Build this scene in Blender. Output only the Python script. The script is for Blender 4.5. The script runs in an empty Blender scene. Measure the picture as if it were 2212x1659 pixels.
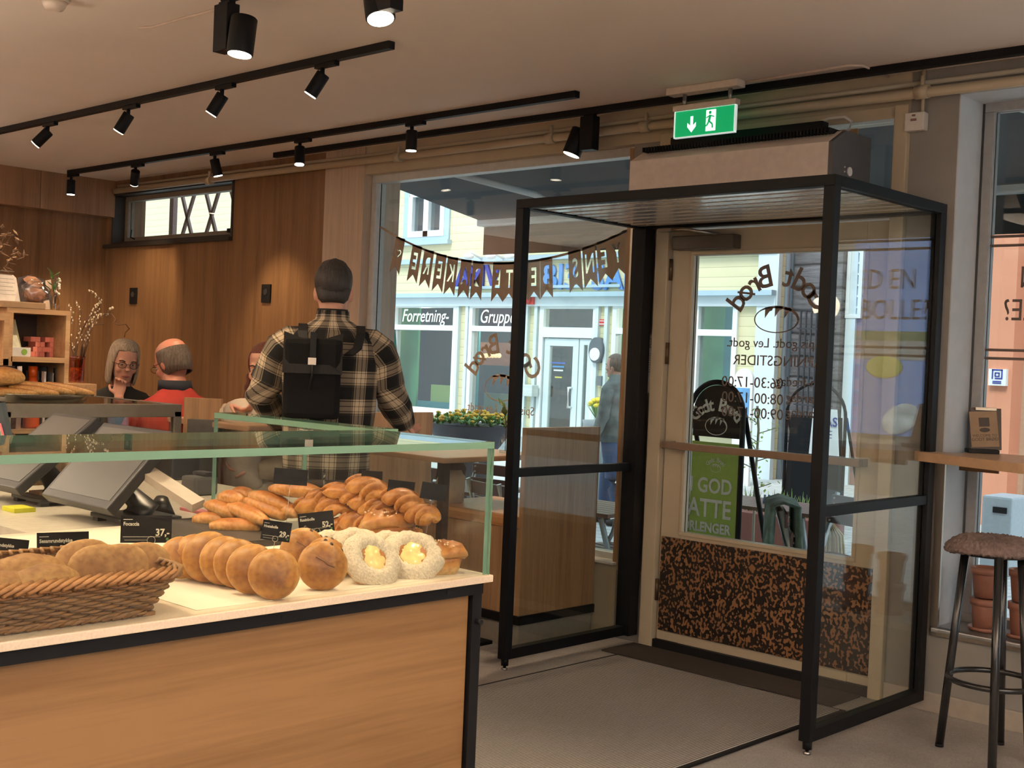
import bpy, bmesh, math, random
from math import sin, cos, pi, radians as rad
from mathutils import Vector, Matrix, noise
random.seed(7)
S = bpy.context.scene
COL = S.collection
# ------------------------------------------------------------------ camera
CAM_Z = 1.45
FPX = 2688.3
CR = Matrix(((0.7243, -0.0432, 0.6881), (0.6882, -0.0149, -0.7254), (0.0416, 0.9990, 0.0190)))
def _fix():
    import numpy as np
    f = 2688.2998
    a = -np.array([(-1720-1106)/f, -(661-829.5)/f, -1.]); a /= np.linalg.norm(a)
    b = np.array([(3660-1106)/f, -(885-829.5)/f, -1.]); b /= np.linalg.norm(b)
    c = np.cross(a, b)
    return Matrix([list(map(float, r)) for r in (a, b, c)])
CR = _fix()
cam_data = bpy.data.cameras.new('camera')
cam = bpy.data.objects.new('camera', cam_data)
COL.objects.link(cam)
cam.matrix_world = Matrix.Translation((0, 0, CAM_Z)) @ CR.to_4x4()
cam_data.sensor_width = 36.0
cam_data.lens = FPX / 2212 * 36.0
cam_data.clip_start = 0.05
cam_data.clip_end = 200
S.camera = cam
# ------------------------------------------------------------------ world, sun, exposure
W = bpy.data.worlds.new('sky'); S.world = W; W.use_nodes = True
bg = W.node_tree.nodes['Background']
bg.inputs[0].default_value = (0.72, 0.86, 1.0, 1)
bg.inputs[1].default_value = 1.65
sun_d = bpy.data.lights.new('sun', 'SUN'); sun_d.energy = 2.0; sun_d.angle = rad(20); sun_d.color = (1.0, 0.97, 0.92)
sun = bpy.data.objects.new('sun', sun_d); COL.objects.link(sun)
sun.rotation_euler = (rad(38), rad(8), rad(0))
S.view_settings.view_transform = 'Standard'
S.view_settings.look = 'None'
S.view_settings.gamma = 1
S.view_settings.use_curve_mapping = False
S.view_settings.exposure = 0.58
S.cycles.max_bounces = 12
S.cycles.transparent_max_bounces = 24
S.cycles.diffuse_bounces = 5
S.cycles.glossy_bounces = 4
S.cycles.sample_clamp_indirect = 6.0
S.cycles.caustics_reflective = False
S.cycles.caustics_refractive = False

def ray(u, v):
    return CR @ Vector(((u-1106)/FPX, -(v-829.5)/FPX, -1))
def onz(u, v, z):
    d = ray(u, v); t = (z-CAM_Z)/d.z; return Vector((d.x*t, d.y*t, z))
def ony(u, v, y):
    d = ray(u, v); t = y/d.y; return Vector((d.x*t, y, CAM_Z+d.z*t))
def onx(u, v, x):
    d = ray(u, v); t = x/d.x; return Vector((x, d.y*t, CAM_Z+d.z*t))
def dep(u, v, d):
    r = ray(u, v); return Vector((r.x*d, r.y*d, CAM_Z+r.z*d))

# ------------------------------------------------------------------ node helpers
def newmat(name):
    m = bpy.data.materials.new(name); m.use_nodes = True
    nt = m.node_tree
    return m, nt, nt.nodes['Principled BSDF']
def N(nt, typ, **kw):
    n = nt.nodes.new(typ)
    for k, v in kw.items():
        if k.startswith('i_'):
            n.inputs[k[2:].replace('_', ' ')].default_value = v
        else:
            setattr(n, k, v)
    return n
def L(nt, a, b): nt.links.new(a, b)
def rgb(c): return (c[0], c[1], c[2], 1)
def srgb(r, g, b):
    f = lambda x: (x/255/12.92) if x/255 <= .04045 else ((x/255+.055)/1.055)**2.4
    return (f(r), f(g), f(b))
def coords(nt, scale=(1, 1, 1), rot=(0, 0, 0), loc=(0, 0, 0), kind='Object'):
    tc = N(nt, 'ShaderNodeTexCoord'); mp = N(nt, 'ShaderNodeMapping')
    mp.inputs['Scale'].default_value = scale; mp.inputs['Rotation'].default_value = rot; mp.inputs['Location'].default_value = loc
    L(nt, tc.outputs[kind], mp.inputs['Vector'])
    return mp.outputs['Vector']
def ramp(nt, fac, stops, interp='LINEAR'):
    r = N(nt, 'ShaderNodeValToRGB'); r.color_ramp.interpolation = interp
    el = r.color_ramp.elements
    while len(el) < len(stops): el.new(0.5)
    for e, (p, c) in zip(el, stops):
        e.position = p; e.color = rgb(c)
    L(nt, fac, r.inputs['Fac']); return r.outputs['Color']
def bump(nt, b, h, strength=.3, dist=.01):
    n = N(nt, 'ShaderNodeBump'); n.inputs['Strength'].default_value = strength; n.inputs['Distance'].default_value = dist
    L(nt, h, n.inputs['Height']); L(nt, n.outputs['Normal'], b.inputs['Normal'])
MATS = {}
def plain(name, c, rough=.5, metal=0, noise_amt=.06, nscale=30, bmp=.0, spec=.5, kind='Object'):
    if name in MATS: return MATS[name]
    m, nt, b = newmat(name)
    b.inputs['Roughness'].default_value = rough; b.inputs['Metallic'].default_value = metal
    b.inputs['Specular IOR Level'].default_value = spec
    nz = N(nt, 'ShaderNodeTexNoise', i_Scale=nscale, i_Detail=3.0)
    L(nt, coords(nt, kind=kind), nz.inputs['Vector'])
    lo = tuple(x*(1-noise_amt) for x in c); hi = tuple(min(1, x*(1+noise_amt)) for x in c)
    L(nt, ramp(nt, nz.outputs['Fac'], [(.3, lo), (.7, hi)]), b.inputs['Base Color'])
    if bmp: bump(nt, b, nz.outputs['Fac'], bmp, .004)
    MATS[name] = m; return m
def emis(name, c, strength):
    if name in MATS: return MATS[name]
    m, nt, b = newmat(name)
    b.inputs['Base Color'].default_value = rgb(c); b.inputs['Emission Color'].default_value = rgb(c)
    b.inputs['Emission Strength'].default_value = strength
    MATS[name] = m; return m
def wood(name, c1, c2, axis='Z', scale=1.0, rough=.45, panel=None, c3=None):
    """grain runs along axis"""
    if name in MATS: return MATS[name]
    m, nt, b = newmat(name)
    s = {'X': (.35, 9, 9), 'Y': (9, .35, 9), 'Z': (9, 9, .35)}[axis]
    s = tuple(x*scale for x in s)
    v = coords(nt, scale=s)
    n1 = N(nt, 'ShaderNodeTexNoise', i_Scale=1.6, i_Detail=5.0, i_Roughness=.6, i_Distortion=.9); L(nt, v, n1.inputs['Vector'])
    v2 = coords(nt, scale=tuple(x*9 for x in s))
    n2 = N(nt, 'ShaderNodeTexNoise', i_Scale=2.0, i_Detail=3.0); L(nt, v2, n2.inputs['Vector'])
    mx = N(nt, 'ShaderNodeMath', operation='MULTIPLY_ADD'); L(nt, n2.outputs['Fac'], mx.inputs[0]); mx.inputs[1].default_value = .45
    L(nt, n1.outputs['Fac'], mx.inputs[2])
    L(nt, ramp(nt, mx.outputs[0], [(.52, c1), (.68, tuple((p+q)/2 for p, q in zip(c1, c2))), (.86, c2)]), b.inputs['Base Color'])
    b.inputs['Roughness'].default_value = rough
    bump(nt, b, mx.outputs[0], .12, .002)
    MATS[name] = m; return m
def glassmat(name, tint=(.96, .985, .975), base=.045, rough=0.0):
    if name in MATS: return MATS[name]
    m, nt, b = newmat(name); nt.nodes.remove(b)
    out = nt.nodes['Material Output']
    lw = N(nt, 'ShaderNodeLayerWeight'); lw.inputs['Blend'].default_value = .5
    pw = N(nt, 'ShaderNodeMath', operation='POWER'); L(nt, lw.outputs['Facing'], pw.inputs[0]); pw.inputs[1].default_value = 5
    ma = N(nt, 'ShaderNodeMath', operation='MULTIPLY_ADD'); L(nt, pw.outputs[0], ma.inputs[0]); ma.inputs[1].default_value = 1-base; ma.inputs[2].default_value = base
    tr = N(nt, 'ShaderNodeBsdfTransparent'); tr.inputs[0].default_value = rgb(tint)
    gl = N(nt, 'ShaderNodeBsdfGlossy'); gl.inputs['Roughness'].default_value = rough
    mx = N(nt, 'ShaderNodeMixShader'); L(nt, ma.outputs[0], mx.inputs[0]); L(nt, tr.outputs[0], mx.inputs[1]); L(nt, gl.outputs[0], mx.inputs[2])
    L(nt, mx.outputs[0], out.inputs['Surface'])
    MATS[name] = m; return m

# ------------------------------------------------------------------ mesh helpers
class MB:
    def __init__(self): self.bm = bmesh.new(); self.uv = self.bm.loops.layers.uv.new('UVMap')
    def box(self, x0, x1, y0, y1, z0, z1, bev=0, mat=0, M=None):
        r = bmesh.ops.create_cube(self.bm, size=1)
        vs = r['verts']
        T = Matrix.Translation(((x0+x1)/2, (y0+y1)/2, (z0+z1)/2)) @ Matrix.Diagonal((abs(x1-x0), abs(y1-y0), abs(z1-z0), 1))
        if M is not None: T = M @ T
        bmesh.ops.transform(self.bm, matrix=T, verts=vs)
        fs = set(f for v in vs for f in v.link_faces)
        for f in fs: f.material_index = mat
        if bev:
            es = list(set(e for v in vs for e in v.link_edges))
            rr = bmesh.ops.bevel(self.bm, geom=es, offset=bev, segments=2, affect='EDGES', profile=.6)
            for f in rr['faces']: f.material_index = mat
        return self
    def ring(self, c, ax, up, rx, ry, seg):
        s = ax.cross(up).normalized(); u = s.cross(ax).normalized()
        return [self.bm.verts.new(c + s*(rx*cos(2*pi*i/seg)) + u*(ry*sin(2*pi*i/seg))) for i in range(seg)]
    def skin(self, rings, caps=True, mat=0, uvs=None):
        n = len(rings[0]); vlen = 0
        for k in range(len(rings)-1):
            a, b = rings[k], rings[k+1]
            c1 = sum((v.co for v in a), Vector())/n; c2 = sum((v.co for v in b), Vector())/n
            nl = vlen+(c2-c1).length
            circ = sum((a[i].co-a[(i+1) % n].co).length for i in range(n))
            if k == 0: circ0 = circ
            for i in range(n):
                j = (i+1) % n
                try: f = self.bm.faces.new((a[i], a[j], b[j], b[i]))
                except ValueError: continue
                f.material_index = mat; f.smooth = True
                u0, u1 = i/n, (i+1)/n
                C = uvs or circ0
                for lp, (uu, vv) in zip(f.loops, ((u0*C, vlen), (u1*C, vlen), (u1*C, nl), (u0*C, nl))): lp[self.uv].uv = (uu, vv)
            vlen = nl
        if caps:
            for r in (rings[0], rings[-1]):
                try:
                    f = self.bm.faces.new(r if r is rings[-1] else r[::-1]); f.material_index = mat
                except ValueError: pass
        return self
    def loft(self, pts, radii, seg=12, up=None, caps=True, mat=0, uvs=None):
        """pts: centres; radii: r or (r across, r along up)"""
        pts = [Vector(p) for p in pts]; rings = []
        for k, p in enumerate(pts):
            if k == 0: ax = pts[1]-p
            elif k == len(pts)-1: ax = p-pts[k-1]
            else: ax = (pts[k+1]-p).normalized()+(p-pts[k-1]).normalized()
            if ax.length < 1e-9: ax = Vector((0, 0, 1))
            ax = ax.normalized()
            u = Vector(up) if up is not None else Vector((0, 0, 1))
            if abs(ax.dot(u.normalized())) > .97: u = Vector((0, 1, 0)) if abs(ax.y) < .9 else Vector((1, 0, 0))
            r = radii[k] if isinstance(radii, list) else radii
            rx, ry = r if isinstance(r, (tuple, list)) else (r, r)
            rings.append(self.ring(p, ax, u, rx, ry, seg))
        return self.skin(rings, caps, mat, uvs)
    def stack(self, secs, seg=24, caps=True, mat=0, uvs=None):
        """horizontal cross sections: (x, y, z, rx, ry[, power])"""
        rings = []
        for s in secs:
            x, y, z, rx, ry = s[:5]; p = s[5] if len(s) > 5 else 1.0
            rings.append([self.bm.verts.new((x+rx*math.copysign(abs(cos(t))**p, cos(t)), y+ry*math.copysign(abs(sin(t))**p, sin(t)), z)) for t in [2*pi*i/seg for i in range(seg)]])
        return self.skin(rings, caps, mat, uvs)
    def lathe(self, prof, c=(0, 0, 0), seg=24, caps=True, mat=0):
        return self.stack([(c[0], c[1], c[2]+z, r, r) for r, z in prof], seg, caps, mat)
    def tube(self, pts, r, seg=8, mat=0, caps=True): return self.loft(pts, r, seg, mat=mat, caps=caps)
    def ball(self, c, r, seg=16, sc=(1, 1, 1), mat=0, M=None):
        q = bmesh.ops.create_uvsphere(self.bm, u_segments=seg, v_segments=max(6, seg*2//3), radius=r)
        T = Matrix.Translation(c) @ (M if M is not None else Matrix.Identity(4)) @ Matrix.Diagonal((sc[0], sc[1], sc[2], 1))
        bmesh.ops.transform(self.bm, matrix=T, verts=q['verts'])
        for f in set(f for v in q['verts'] for f in v.link_faces): f.smooth = True; f.material_index = mat
        return self
    def poly(self, pts, mat=0):
        f = self.bm.faces.new([self.bm.verts.new(p) for p in pts]); f.material_index = mat; return self
    def prism(self, pts, d, mat=0):
        """extrude polygon pts (3D list) by vector d"""
        d = Vector(d); a = [self.bm.verts.new(p) for p in pts]; b = [self.bm.verts.new(Vector(p)+d) for p in pts]
        n = len(a)
        fs = [self.bm.faces.new(a), self.bm.faces.new(b[::-1])]
        for i in range(n): fs.append(self.bm.faces.new((a[i], b[i], b[(i+1) % n], a[(i+1) % n])))
        for f in fs: f.material_index = mat
        return self
    def mesh(self, name):
        bmesh.ops.recalc_face_normals(self.bm, faces=self.bm.faces)
        me = bpy.data.meshes.new(name); self.bm.to_mesh(me); self.bm.free(); return me
WM = {}
def wm(o): return WM.get(o.name, Matrix.Identity(4))
def obj(name, mb, mats, parent=None, label=None, smooth=None):
    me = mb.mesh(name) if isinstance(mb, MB) else mb
    if not isinstance(mats, (list, tuple)): mats = [mats]
    for m in mats: me.materials.append(m)
    o = bpy.data.objects.new(name, me); COL.objects.link(o)
    if smooth is not None:
        for p in me.polygons: p.use_smooth = smooth
    if parent is not None:
        M = wm(parent); me.transform(M.inverted()); o.parent = parent; WM[o.name] = M
    if label: o['label'] = label
    return o
def tag(o, label, cat, group=None, kind=None):
    o['label'] = label; o['category'] = cat
    if group: o['group'] = group
    if kind: o['kind'] = kind
    return o
def thing(name, label, cat, loc=(0, 0, 0), rotz=0, group=None):
    o = bpy.data.objects.new(name, None); COL.objects.link(o); o.empty_display_size = .05
    M = Matrix.Translation(loc) @ Matrix.Rotation(rotz, 4, 'Z')
    o.location = loc; o.rotation_euler = (0, 0, rotz); WM[o.name] = M
    return tag(o, label, cat, group)
def struct(name, mb, mats):
    o = obj(name, mb, mats); o['kind'] = 'structure'; return o
def single(name, mb, mats, label, cat, group=None, smooth=None, kind=None):
    return tag(obj(name, mb, mats, smooth=smooth), label, cat, group, kind)
def dup(root, M, label=None, group=None):
    r = root.copy(); COL.objects.link(r); r.matrix_world = M; WM[r.name] = M
    if label: r['label'] = label
    if group: r['group'] = group
    def rec(src, dst):
        for ch in list(src.children):
            c = ch.copy(); COL.objects.link(c); c.parent = dst; rec(ch, c)
    rec(root, r)
    return r
def place(o, M): o.matrix_world = M; WM[o.name] = M; return o
def TR(loc, rx=0, ry=0, rz=0, s=1):
    return Matrix.Translation(loc) @ Matrix.Rotation(rz, 4, 'Z') @ Matrix.Rotation(ry, 4, 'Y') @ Matrix.Rotation(rx, 4, 'X') @ (Matrix.Diagonal((s, s, s, 1)) if not isinstance(s, tuple) else Matrix.Diagonal((*s, 1)))
def textmesh(txt, size, depth=.002, shear=0, bold=0, align='CENTER', spacing=1.0):
    """flat text mesh in XZ plane (x right, z up), facing -Y"""
    c = bpy.data.curves.new('lettering', 'FONT'); c.body = txt; c.size = size; c.extrude = depth; c.offset = bold
    c.align_x = align; c.align_y = 'CENTER'; c.shear = shear; c.resolution_u = 3; c.space_character = spacing
    o = bpy.data.objects.new('tmp', c); COL.objects.link(o)
    dg = bpy.context.evaluated_depsgraph_get(); dg.update()
    me = bpy.data.meshes.new_from_object(o.evaluated_get(dg))
    bpy.data.objects.remove(o); bpy.data.curves.remove(c)
    me.materials.clear()
    me.transform(Matrix.Rotation(pi/2, 4, 'X'))
    return me
def addmesh(mb, me, M=None, mat=0):
    if M is not None: me.transform(M)
    n0 = len(mb.bm.faces)
    mb.bm.from_mesh(me); mb.bm.faces.ensure_lookup_table()
    for f in mb.bm.faces[n0:]: f.material_index = mat
    bpy.data.meshes.remove(me); return mb
def baked(o, mods):
    """apply modifiers listed as (type, dict) and store the result as plain mesh"""
    for t, kw in mods:
        m = o.modifiers.new(t, t)
        for k, v in kw.items(): setattr(m, k, v)
    dg = bpy.context.evaluated_depsgraph_get(); dg.update()
    me = bpy.data.meshes.new_from_object(o.evaluated_get(dg))
    o.modifiers.clear(); o.data = me
    for p in me.polygons: p.use_smooth = True
    return o
MIRX = Matrix.Diagonal((-1, 1, 1, 1))

# ------------------------------------------------------------------ palette
OAK = wood('oak', (.29, .155, .066), (.46, .27, .125), 'Z', 1.0)
OAKP = wood('oak_panel', (.15, .075, .031), (.255, .135, .06), 'Z', .8, .4)
OAKH = wood('oak_counter', (.155, .081, .031), (.23, .126, .053), 'Y', .55, .4)
OAKB = wood('oak_booth', (.24, .13, .06), (.37, .215, .105), 'Z', 1.2, .4)
PALEW = wood('pale_oak', (.42, .32, .24), (.55, .43, .33), 'Z', 1.0)
BLACK = plain('black_metal', (.004, .0045, .006), .5, .0, .1, 40, 0, .22)
BLACKM = plain('matt_black', (.009, .009, .010), .6, 0, .06, 30, 0, .22)
CREAM = plain('cream_paint', (.50, .42, .30), .45, 0, .05, 6)
WHITEP = plain('white_paint', (.72, .69, .64), .5)
GREY = plain('grey_plaster', (.27, .255, .235), .8, 0, .04, 12, .05)
GREYB = plain('grey_reveal', (.56, .58, .60), .7, 0, .04, 12)
CEILM = plain('ceiling_paint', (.76, .68, .61), .85, 0, .035, 1.2)
STEEL = plain('brushed_steel', (.45, .40, .34), .28, .9, .06, 4)
ALU = plain('grey_metal', (.32, .31, .29), .35, .7)
WHITEM = plain('white_laminate', (.78, .72, .62), .35)
GLASS = glassmat('clear_glass')
GLASSW = glassmat('window_glass', (.93, .97, .965), .04)
def green_edge():
    m, nt, b = newmat('glass_edge')
    b.inputs['Base Color'].default_value = (.30, .55, .42, 1); b.inputs['Roughness'].default_value = .12
    b.inputs['Transmission Weight'].default_value = .35; b.inputs['Metallic'].default_value = .25
    return m
EDGE = green_edge()
# ================================================================== SETTING
def floor_mat():
    m, nt, b = newmat('floor_terrazzo')
    n1 = N(nt, 'ShaderNodeTexNoise', i_Scale=2.2, i_Detail=6.0, i_Roughness=.65); L(nt, coords(nt), n1.inputs['Vector'])
    n2 = N(nt, 'ShaderNodeTexVoronoi', i_Scale=130.0); L(nt, coords(nt), n2.inputs['Vector'])
    c1 = ramp(nt, n1.outputs['Fac'], [(.3, (.29, .275, .265)), (.7, (.50, .485, .475))])
    c2 = ramp(nt, n2.outputs['Distance'], [(.2, (.75, .72, .7)), (.6, (1.0, 1.0, 1.0))])
    mx = N(nt, 'ShaderNodeMix', data_type='RGBA', blend_type='MULTIPLY'); mx.inputs[0].default_value = 1
    L(nt, c1, mx.inputs[6]); L(nt, c2, mx.inputs[7]); L(nt, mx.outputs[2], b.inputs['Base Color'])
    b.inputs['Roughness'].default_value = .32
    return m
struct('floor', MB().box(-9.9, 5, -4.5, 5.5, -.15, 0), floor_mat())
struct('ceiling', MB().box(-9.9, 5, -4.5, 5.5, 2.8, 2.95), CEILM)
# facade wall, built round its openings
fw = MB(); Y0, Y1 = 5.2, 5.5
fw.box(-4.12, -3.93, Y0+.002, Y1, 0, 2.62)            # behind the steel strip
fw.box(-2.57, -2.35, Y0, Y1, 0, 2.8)
fw.box(-2.35, .6, Y0, Y1, 0, .365); fw.box(-2.35, .6, Y0, Y1, 2.68, 2.8)
fw.box(.6, 5, Y0, Y1, 0, 2.8)
struct('wall_facade', fw, GREY)
fw = MB()
fw.box(-6.33, -3.93, Y0, Y1, 2.62, 2.8); fw.box(-3.93, -2.57, Y0, Y1, 2.655, 2.8)
fw.box(-6.33, -4.12, Y0, Y1, 0, .385)
struct('wall_facade_upper', fw, CREAM)
fw = MB()                                             # oak cladding with the strip window cut in
fw.box(-9.9, -9.60, Y0, Y1, 0, 2.8); fw.box(-9.60, -7.83, Y0, Y1, 0, 2.27); fw.box(-9.60, -7.83, Y0, Y1, 2.70, 2.8)
fw.box(-7.83, -6.74, Y0, Y1, 0, 2.8)
struct('wall_oak_facade', fw, OAKP)
struct('trim_1', MB().box(-6.74, -6.33, Y0-.012, Y1, 0, 2.8), PALEW)
fw = MB(); fw.box(-9.9, -9.7, -4.5, 5.2, 0, 2.8)
struct('wall_left', fw, OAKP)
fw = MB()
for k, (a, b_) in enumerate(((-4.5, 1.9), (1.905, 4.555), (4.56, 5.2))): fw.box(-9.7, -9.57, a, b_, 2.50, 2.8)
struct('trim_2', fw, wood('oak_soffit', (.22, .12, .06), (.34, .19, .10), 'Z', .8, .4))
g = MB()
for yy in (1.2, 2.55, 4.0, 4.25): g.box(-9.703, -9.6985, yy, yy+.004, 0, 2.5)
struct('trim_3', g, BLACKM)
struct('wall_back', MB().box(-9.9, 5, -4.7, -4.5, 0, 2.8), plain('back_wall', (.33, .27, .22), .8))
struct('wall_right', MB().box(5, 5.2, -4.7, -3.4, 0, 2.8).box(5, 5.2, 2.2, 5.5, 0, 2.8).box(5, 5.2, -3.4, 2.2, 0, .4).box(5, 5.2, -3.4, 2.2, 2.6, 2.8), plain('side_wall', (.38, .34, .30), .8))
w4 = struct('window_4', MB().box(5.05, 5.12, -3.4, 2.2, .4, .45).box(5.05, 5.12, -3.4, 2.2, 2.55, 2.6).box(5.05, 5.12, -3.4, -3.35, .4, 2.6).box(5.05, 5.12, 2.15, 2.2, .4, 2.6).box(5.05, 5.12, -.63, -.57, .4, 2.6), plain('window_frame_white', (.55, .56, .55), .4))  # side window added out of view to let in more daylight
struct('ground_side_street', MB().box(5.2, 20, -12, 5.5, -.4, -.2), plain('side_paving', (.5, .5, .49), .8))
struct('trim_4', MB().box(-4.115, -3.935, Y0-.006, Y0+.01, .36, 2.25), STEEL)
struct('baseboard_facade', MB().box(-2.57, 5, Y0-.014, Y0, 0, .085, .004), plain('beige_skirting', (.42, .37, .31), .5))
# --- the big display window beside the door
def frame_mb(x0, x1, z0, z1, y0, y1, t, mb=None):
    mb = mb or MB()
    mb.box(x0, x1, y0, y1, z0, z0+t, .004).box(x0, x1, y0, y1, z1-t, z1, .004)
    mb.box(x0, x0+t, y0, y1, z0+t, z1-t, .004).box(x1-t, x1, y0, y1, z0+t, z1-t, .004)
    return mb
def pane(name, x0, x1, y0, y1, z0, z1, parent, gm=None, label=None):
    mb = MB().box(x0, x1, y0, y1, z0, z1)
    d = [x1-x0, y1-y0, z1-z0]; a = d.index(min(d))
    for f in mb.bm.faces:
        f.material_index = 0 if abs(f.normal[a]) > .5 else 1
    return obj(name, mb, [gm or GLASS, EDGE], parent, label)
FRAMEW = plain('window_frame_white', (.55, .56, .55), .4)
win1 = struct('window_1', frame_mb(-6.33, -4.12, .385, 2.62, 5.255, 5.335, .05), FRAMEW)
pane('glass_pane', -6.28, -4.17, 5.292, 5.300, .435, 2.57, win1, GLASSW)
obj('window_sill', MB().box(-6.33, -4.12, 5.17, 5.5, .385, .40, .004), WHITEP, win1)
obj('rebate', MB().box(-4.145, -4.12, 5.2, 5.26, .4, 2.6), OAKB, win1)
# --- right hand window
win2 = struct('window_2', frame_mb(-2.335, .6, .365, 2.68, 5.43, 5.49, .045), plain('steel_window', (.33, .33, .33), .45))
pane('glass_pane', -2.29, .555, 5.452, 5.460, .41, 2.635, win2, GLASSW)
obj('window_sill', MB().box(-2.35, .6, 5.16, 5.43, .355, .372, .004), plain('sill_steel', (.40, .40, .40), .35, .6), win2)
obj('reveal_lining', MB().box(-2.35, -2.345, 5.2, 5.43, .37, 2.68).box(-2.35, .6, 5.2, 5.43, 2.675, 2.68), GREYB, win2)
mt = MB().box(-2.365, -2.33, 5.185, 5.2, .35, 1.10).box(-2.365, .6, 5.185, 5.2, .335, .372)
obj('steel_trim', mt, STEEL, win2)
# --- strip window high in the oak wall
win3 = struct('window_3', frame_mb(-9.60, -7.83, 2.27, 2.70, 5.19, 5.30, .022), plain('dark_sill', (.03, .024, .02), .5))
obj('window_ledge', MB().box(-9.69, -7.83, 5.165, 5.2, 2.245, 2.275, .003), MATS['dark_sill'], win3)
obj('inner_frame', frame_mb(-9.575, -7.86, 2.295, 2.685, 5.30, 5.36, .045), plain('greige_frame', (.24, .20, .15), .5), win3)
pane('glass_pane', -9.53, -7.905, 5.326, 5.332, 2.34, 2.64, win3, GLASSW)
obj('casement_stay', MB().tube([(-9.46, 5.30, 2.40), (-9.42, 5.27, 2.335), (-9.36, 5.27, 2.32)], .006).box(-8.02, -7.93, 5.27, 5.30, 2.32, 2.35, .004), BLACK, win3)
# lattice and pale wall seen through it
lt = MB()
for k in range(3):
    x = -9.15+k*.36
    for s in (-1, 1):
        lt.prism([(x-.16*s-.016, 5.62, 2.2), (x-.16*s+.016, 5.62, 2.2), (x+.16*s+.016, 5.62, 2.85), (x+.16*s-.016, 5.62, 2.85)], (0, .02, 0))
lt.box(-9.42, -9.36, 5.62, 5.66, -.2, 2.9).box(-8.26, -8.20, 5.62, 5.66, -.2, 2.9)
single('lattice_screen', lt, plain('lattice_paint', (.34, .24, .22), .6), 'reddish brown diamond lattice outside the narrow high window', 'lattice')
# --- door with its frame
dr = struct('door_1', MB().box(-3.93, -3.848, 5.17, 5.32, 0, 2.655, .006).box(-2.636, -2.57, 5.17, 5.32, 0, 2.655, .006)
            .box(-3.848, -2.636, 5.18, 5.32, 2.16, 2.235, .004).box(-3.848, -2.636, 5.18, 5.32, 2.60, 2.655, .004), CREAM)
pane('transom_pane', -3.848, -2.636, 5.246, 5.252, 2.235, 2.60, dr, GLASSW)
lf = MB()
lf.box(-3.84, -3.705, 5.205, 5.25, .045, 2.15, .003).box(-2.757, -2.643, 5.205, 5.25, .045, 2.15, .003)
lf.box(-3.705, -2.757, 5.205, 5.25, 2.02, 2.15).box(-3.705, -2.757, 5.205, 5.25, .045, .612)
leaf = obj('door_leaf', lf, CREAM, dr)
bd = frame_mb(-3.722, -2.74, .595, 2.04, 5.195, 5.206, .018)
obj('glazing_bead', bd, CREAM, leaf)
pane('door_glass', -3.705, -2.757, 5.222, 5.230, .612, 2.022, leaf, GLASSW)
def leopard():
    m, nt, b = newmat('leopard_print')
    n1 = N(nt, 'ShaderNodeTexNoise', i_Scale=74.0, i_Detail=0.0, i_Distortion=.3); L(nt, coords(nt, scale=(1, 1, .85)), n1.inputs['Vector'])
    L(nt, ramp(nt, n1.outputs['Fac'], [(.0, (.012, .007, .005)), (.545, (.012, .007, .005)), (.56, (.25, .118, .048))]), b.inputs['Base Color'])
    b.inputs['Roughness'].default_value = .45
    return m
obj('kick_panel', MB().box(-3.826, -2.648, 5.193, 5.206, .095, .578, .002), leopard(), leaf, 'brown kick panel with dense leopard print')
a, b_ = ony(1455, 962, 5.15), ony(1852, 1001, 5.15)
pb = MB().box(-3.80, -2.70, 5.12, 5.15, a.z-.018, a.z+.018, .004)
for x in (-3.80, -2.73): pb.box(x, x+.03, 5.15, 5.206, a.z-.018, a.z+.018, .003)
obj('push_bar', pb, plain('bar_wood', (.20, .13, .085), .35), leaf)
hg = MB()
for zz in (1.95, 1.52, .30): hg.loft([(-3.843, 5.195, zz-.055), (-3.843, 5.195, zz+.055)], .011, 10)
obj('hinges', hg, plain('old_brass', (.12, .075, .04), .4, .6), leaf)
cl = MB().box(-3.80, -3.43, 5.135, 5.205, 2.045, 2.115, .006)
clo = obj('door_closer', cl, plain('closer_bronze', (.09, .075, .06), .4, .3), leaf)
obj('closer_arm', MB().loft([(-3.52, 5.15, 2.115), (-3.66, 5.05, 2.135), (-3.83, 5.12, 2.145)], .008, 8).box(-3.86, -3.7, 5.09, 5.13, 2.135, 2.15), plain('arm_steel', (.35, .32, .28), .3, .8), clo)
obj('threshold', MB().box(-3.848, -2.636, 5.18, 5.34, 0, .045, .003), BLACKM, dr)
# ================================================================== LETTERING ON THE GLASS
DECAL = plain('brown_vinyl', (.32, .25, .19), .7)
DECALD = plain('dark_vinyl', (.13, .095, .08), .7)
def decal(name, parent, mat, items, extra=None, label=None):
    """items: (text, x, z, size, y, rot)  seen mirrored from indoors"""
    mb = extra or MB()
    for (t, x, z, s, y, r) in items:
        addmesh(mb, textmesh(t, s, .0012), Matrix.Translation((x, y, z)) @ Matrix.Rotation(r, 4, 'Y') @ MIRX)
    return obj(name, mb, mat, parent, label)
def arc_text(mb, txt, cx, cz, rad_, size, y, a0, a1):
    """letters of a word set along an arc, mirrored: first letter at the right"""
    n = len(txt)
    for i, ch in enumerate(txt):
        if ch == ' ': continue
        a = a0+(a1-a0)*i/(n-1)
        x, z = cx-rad_*sin(a), cz+rad_*cos(a)
        addmesh(mb, textmesh(ch, size, .0012, 0, size*.012), Matrix.Translation((x, y, z)) @ Matrix.Rotation(-a, 4, 'Y') @ MIRX)
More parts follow.
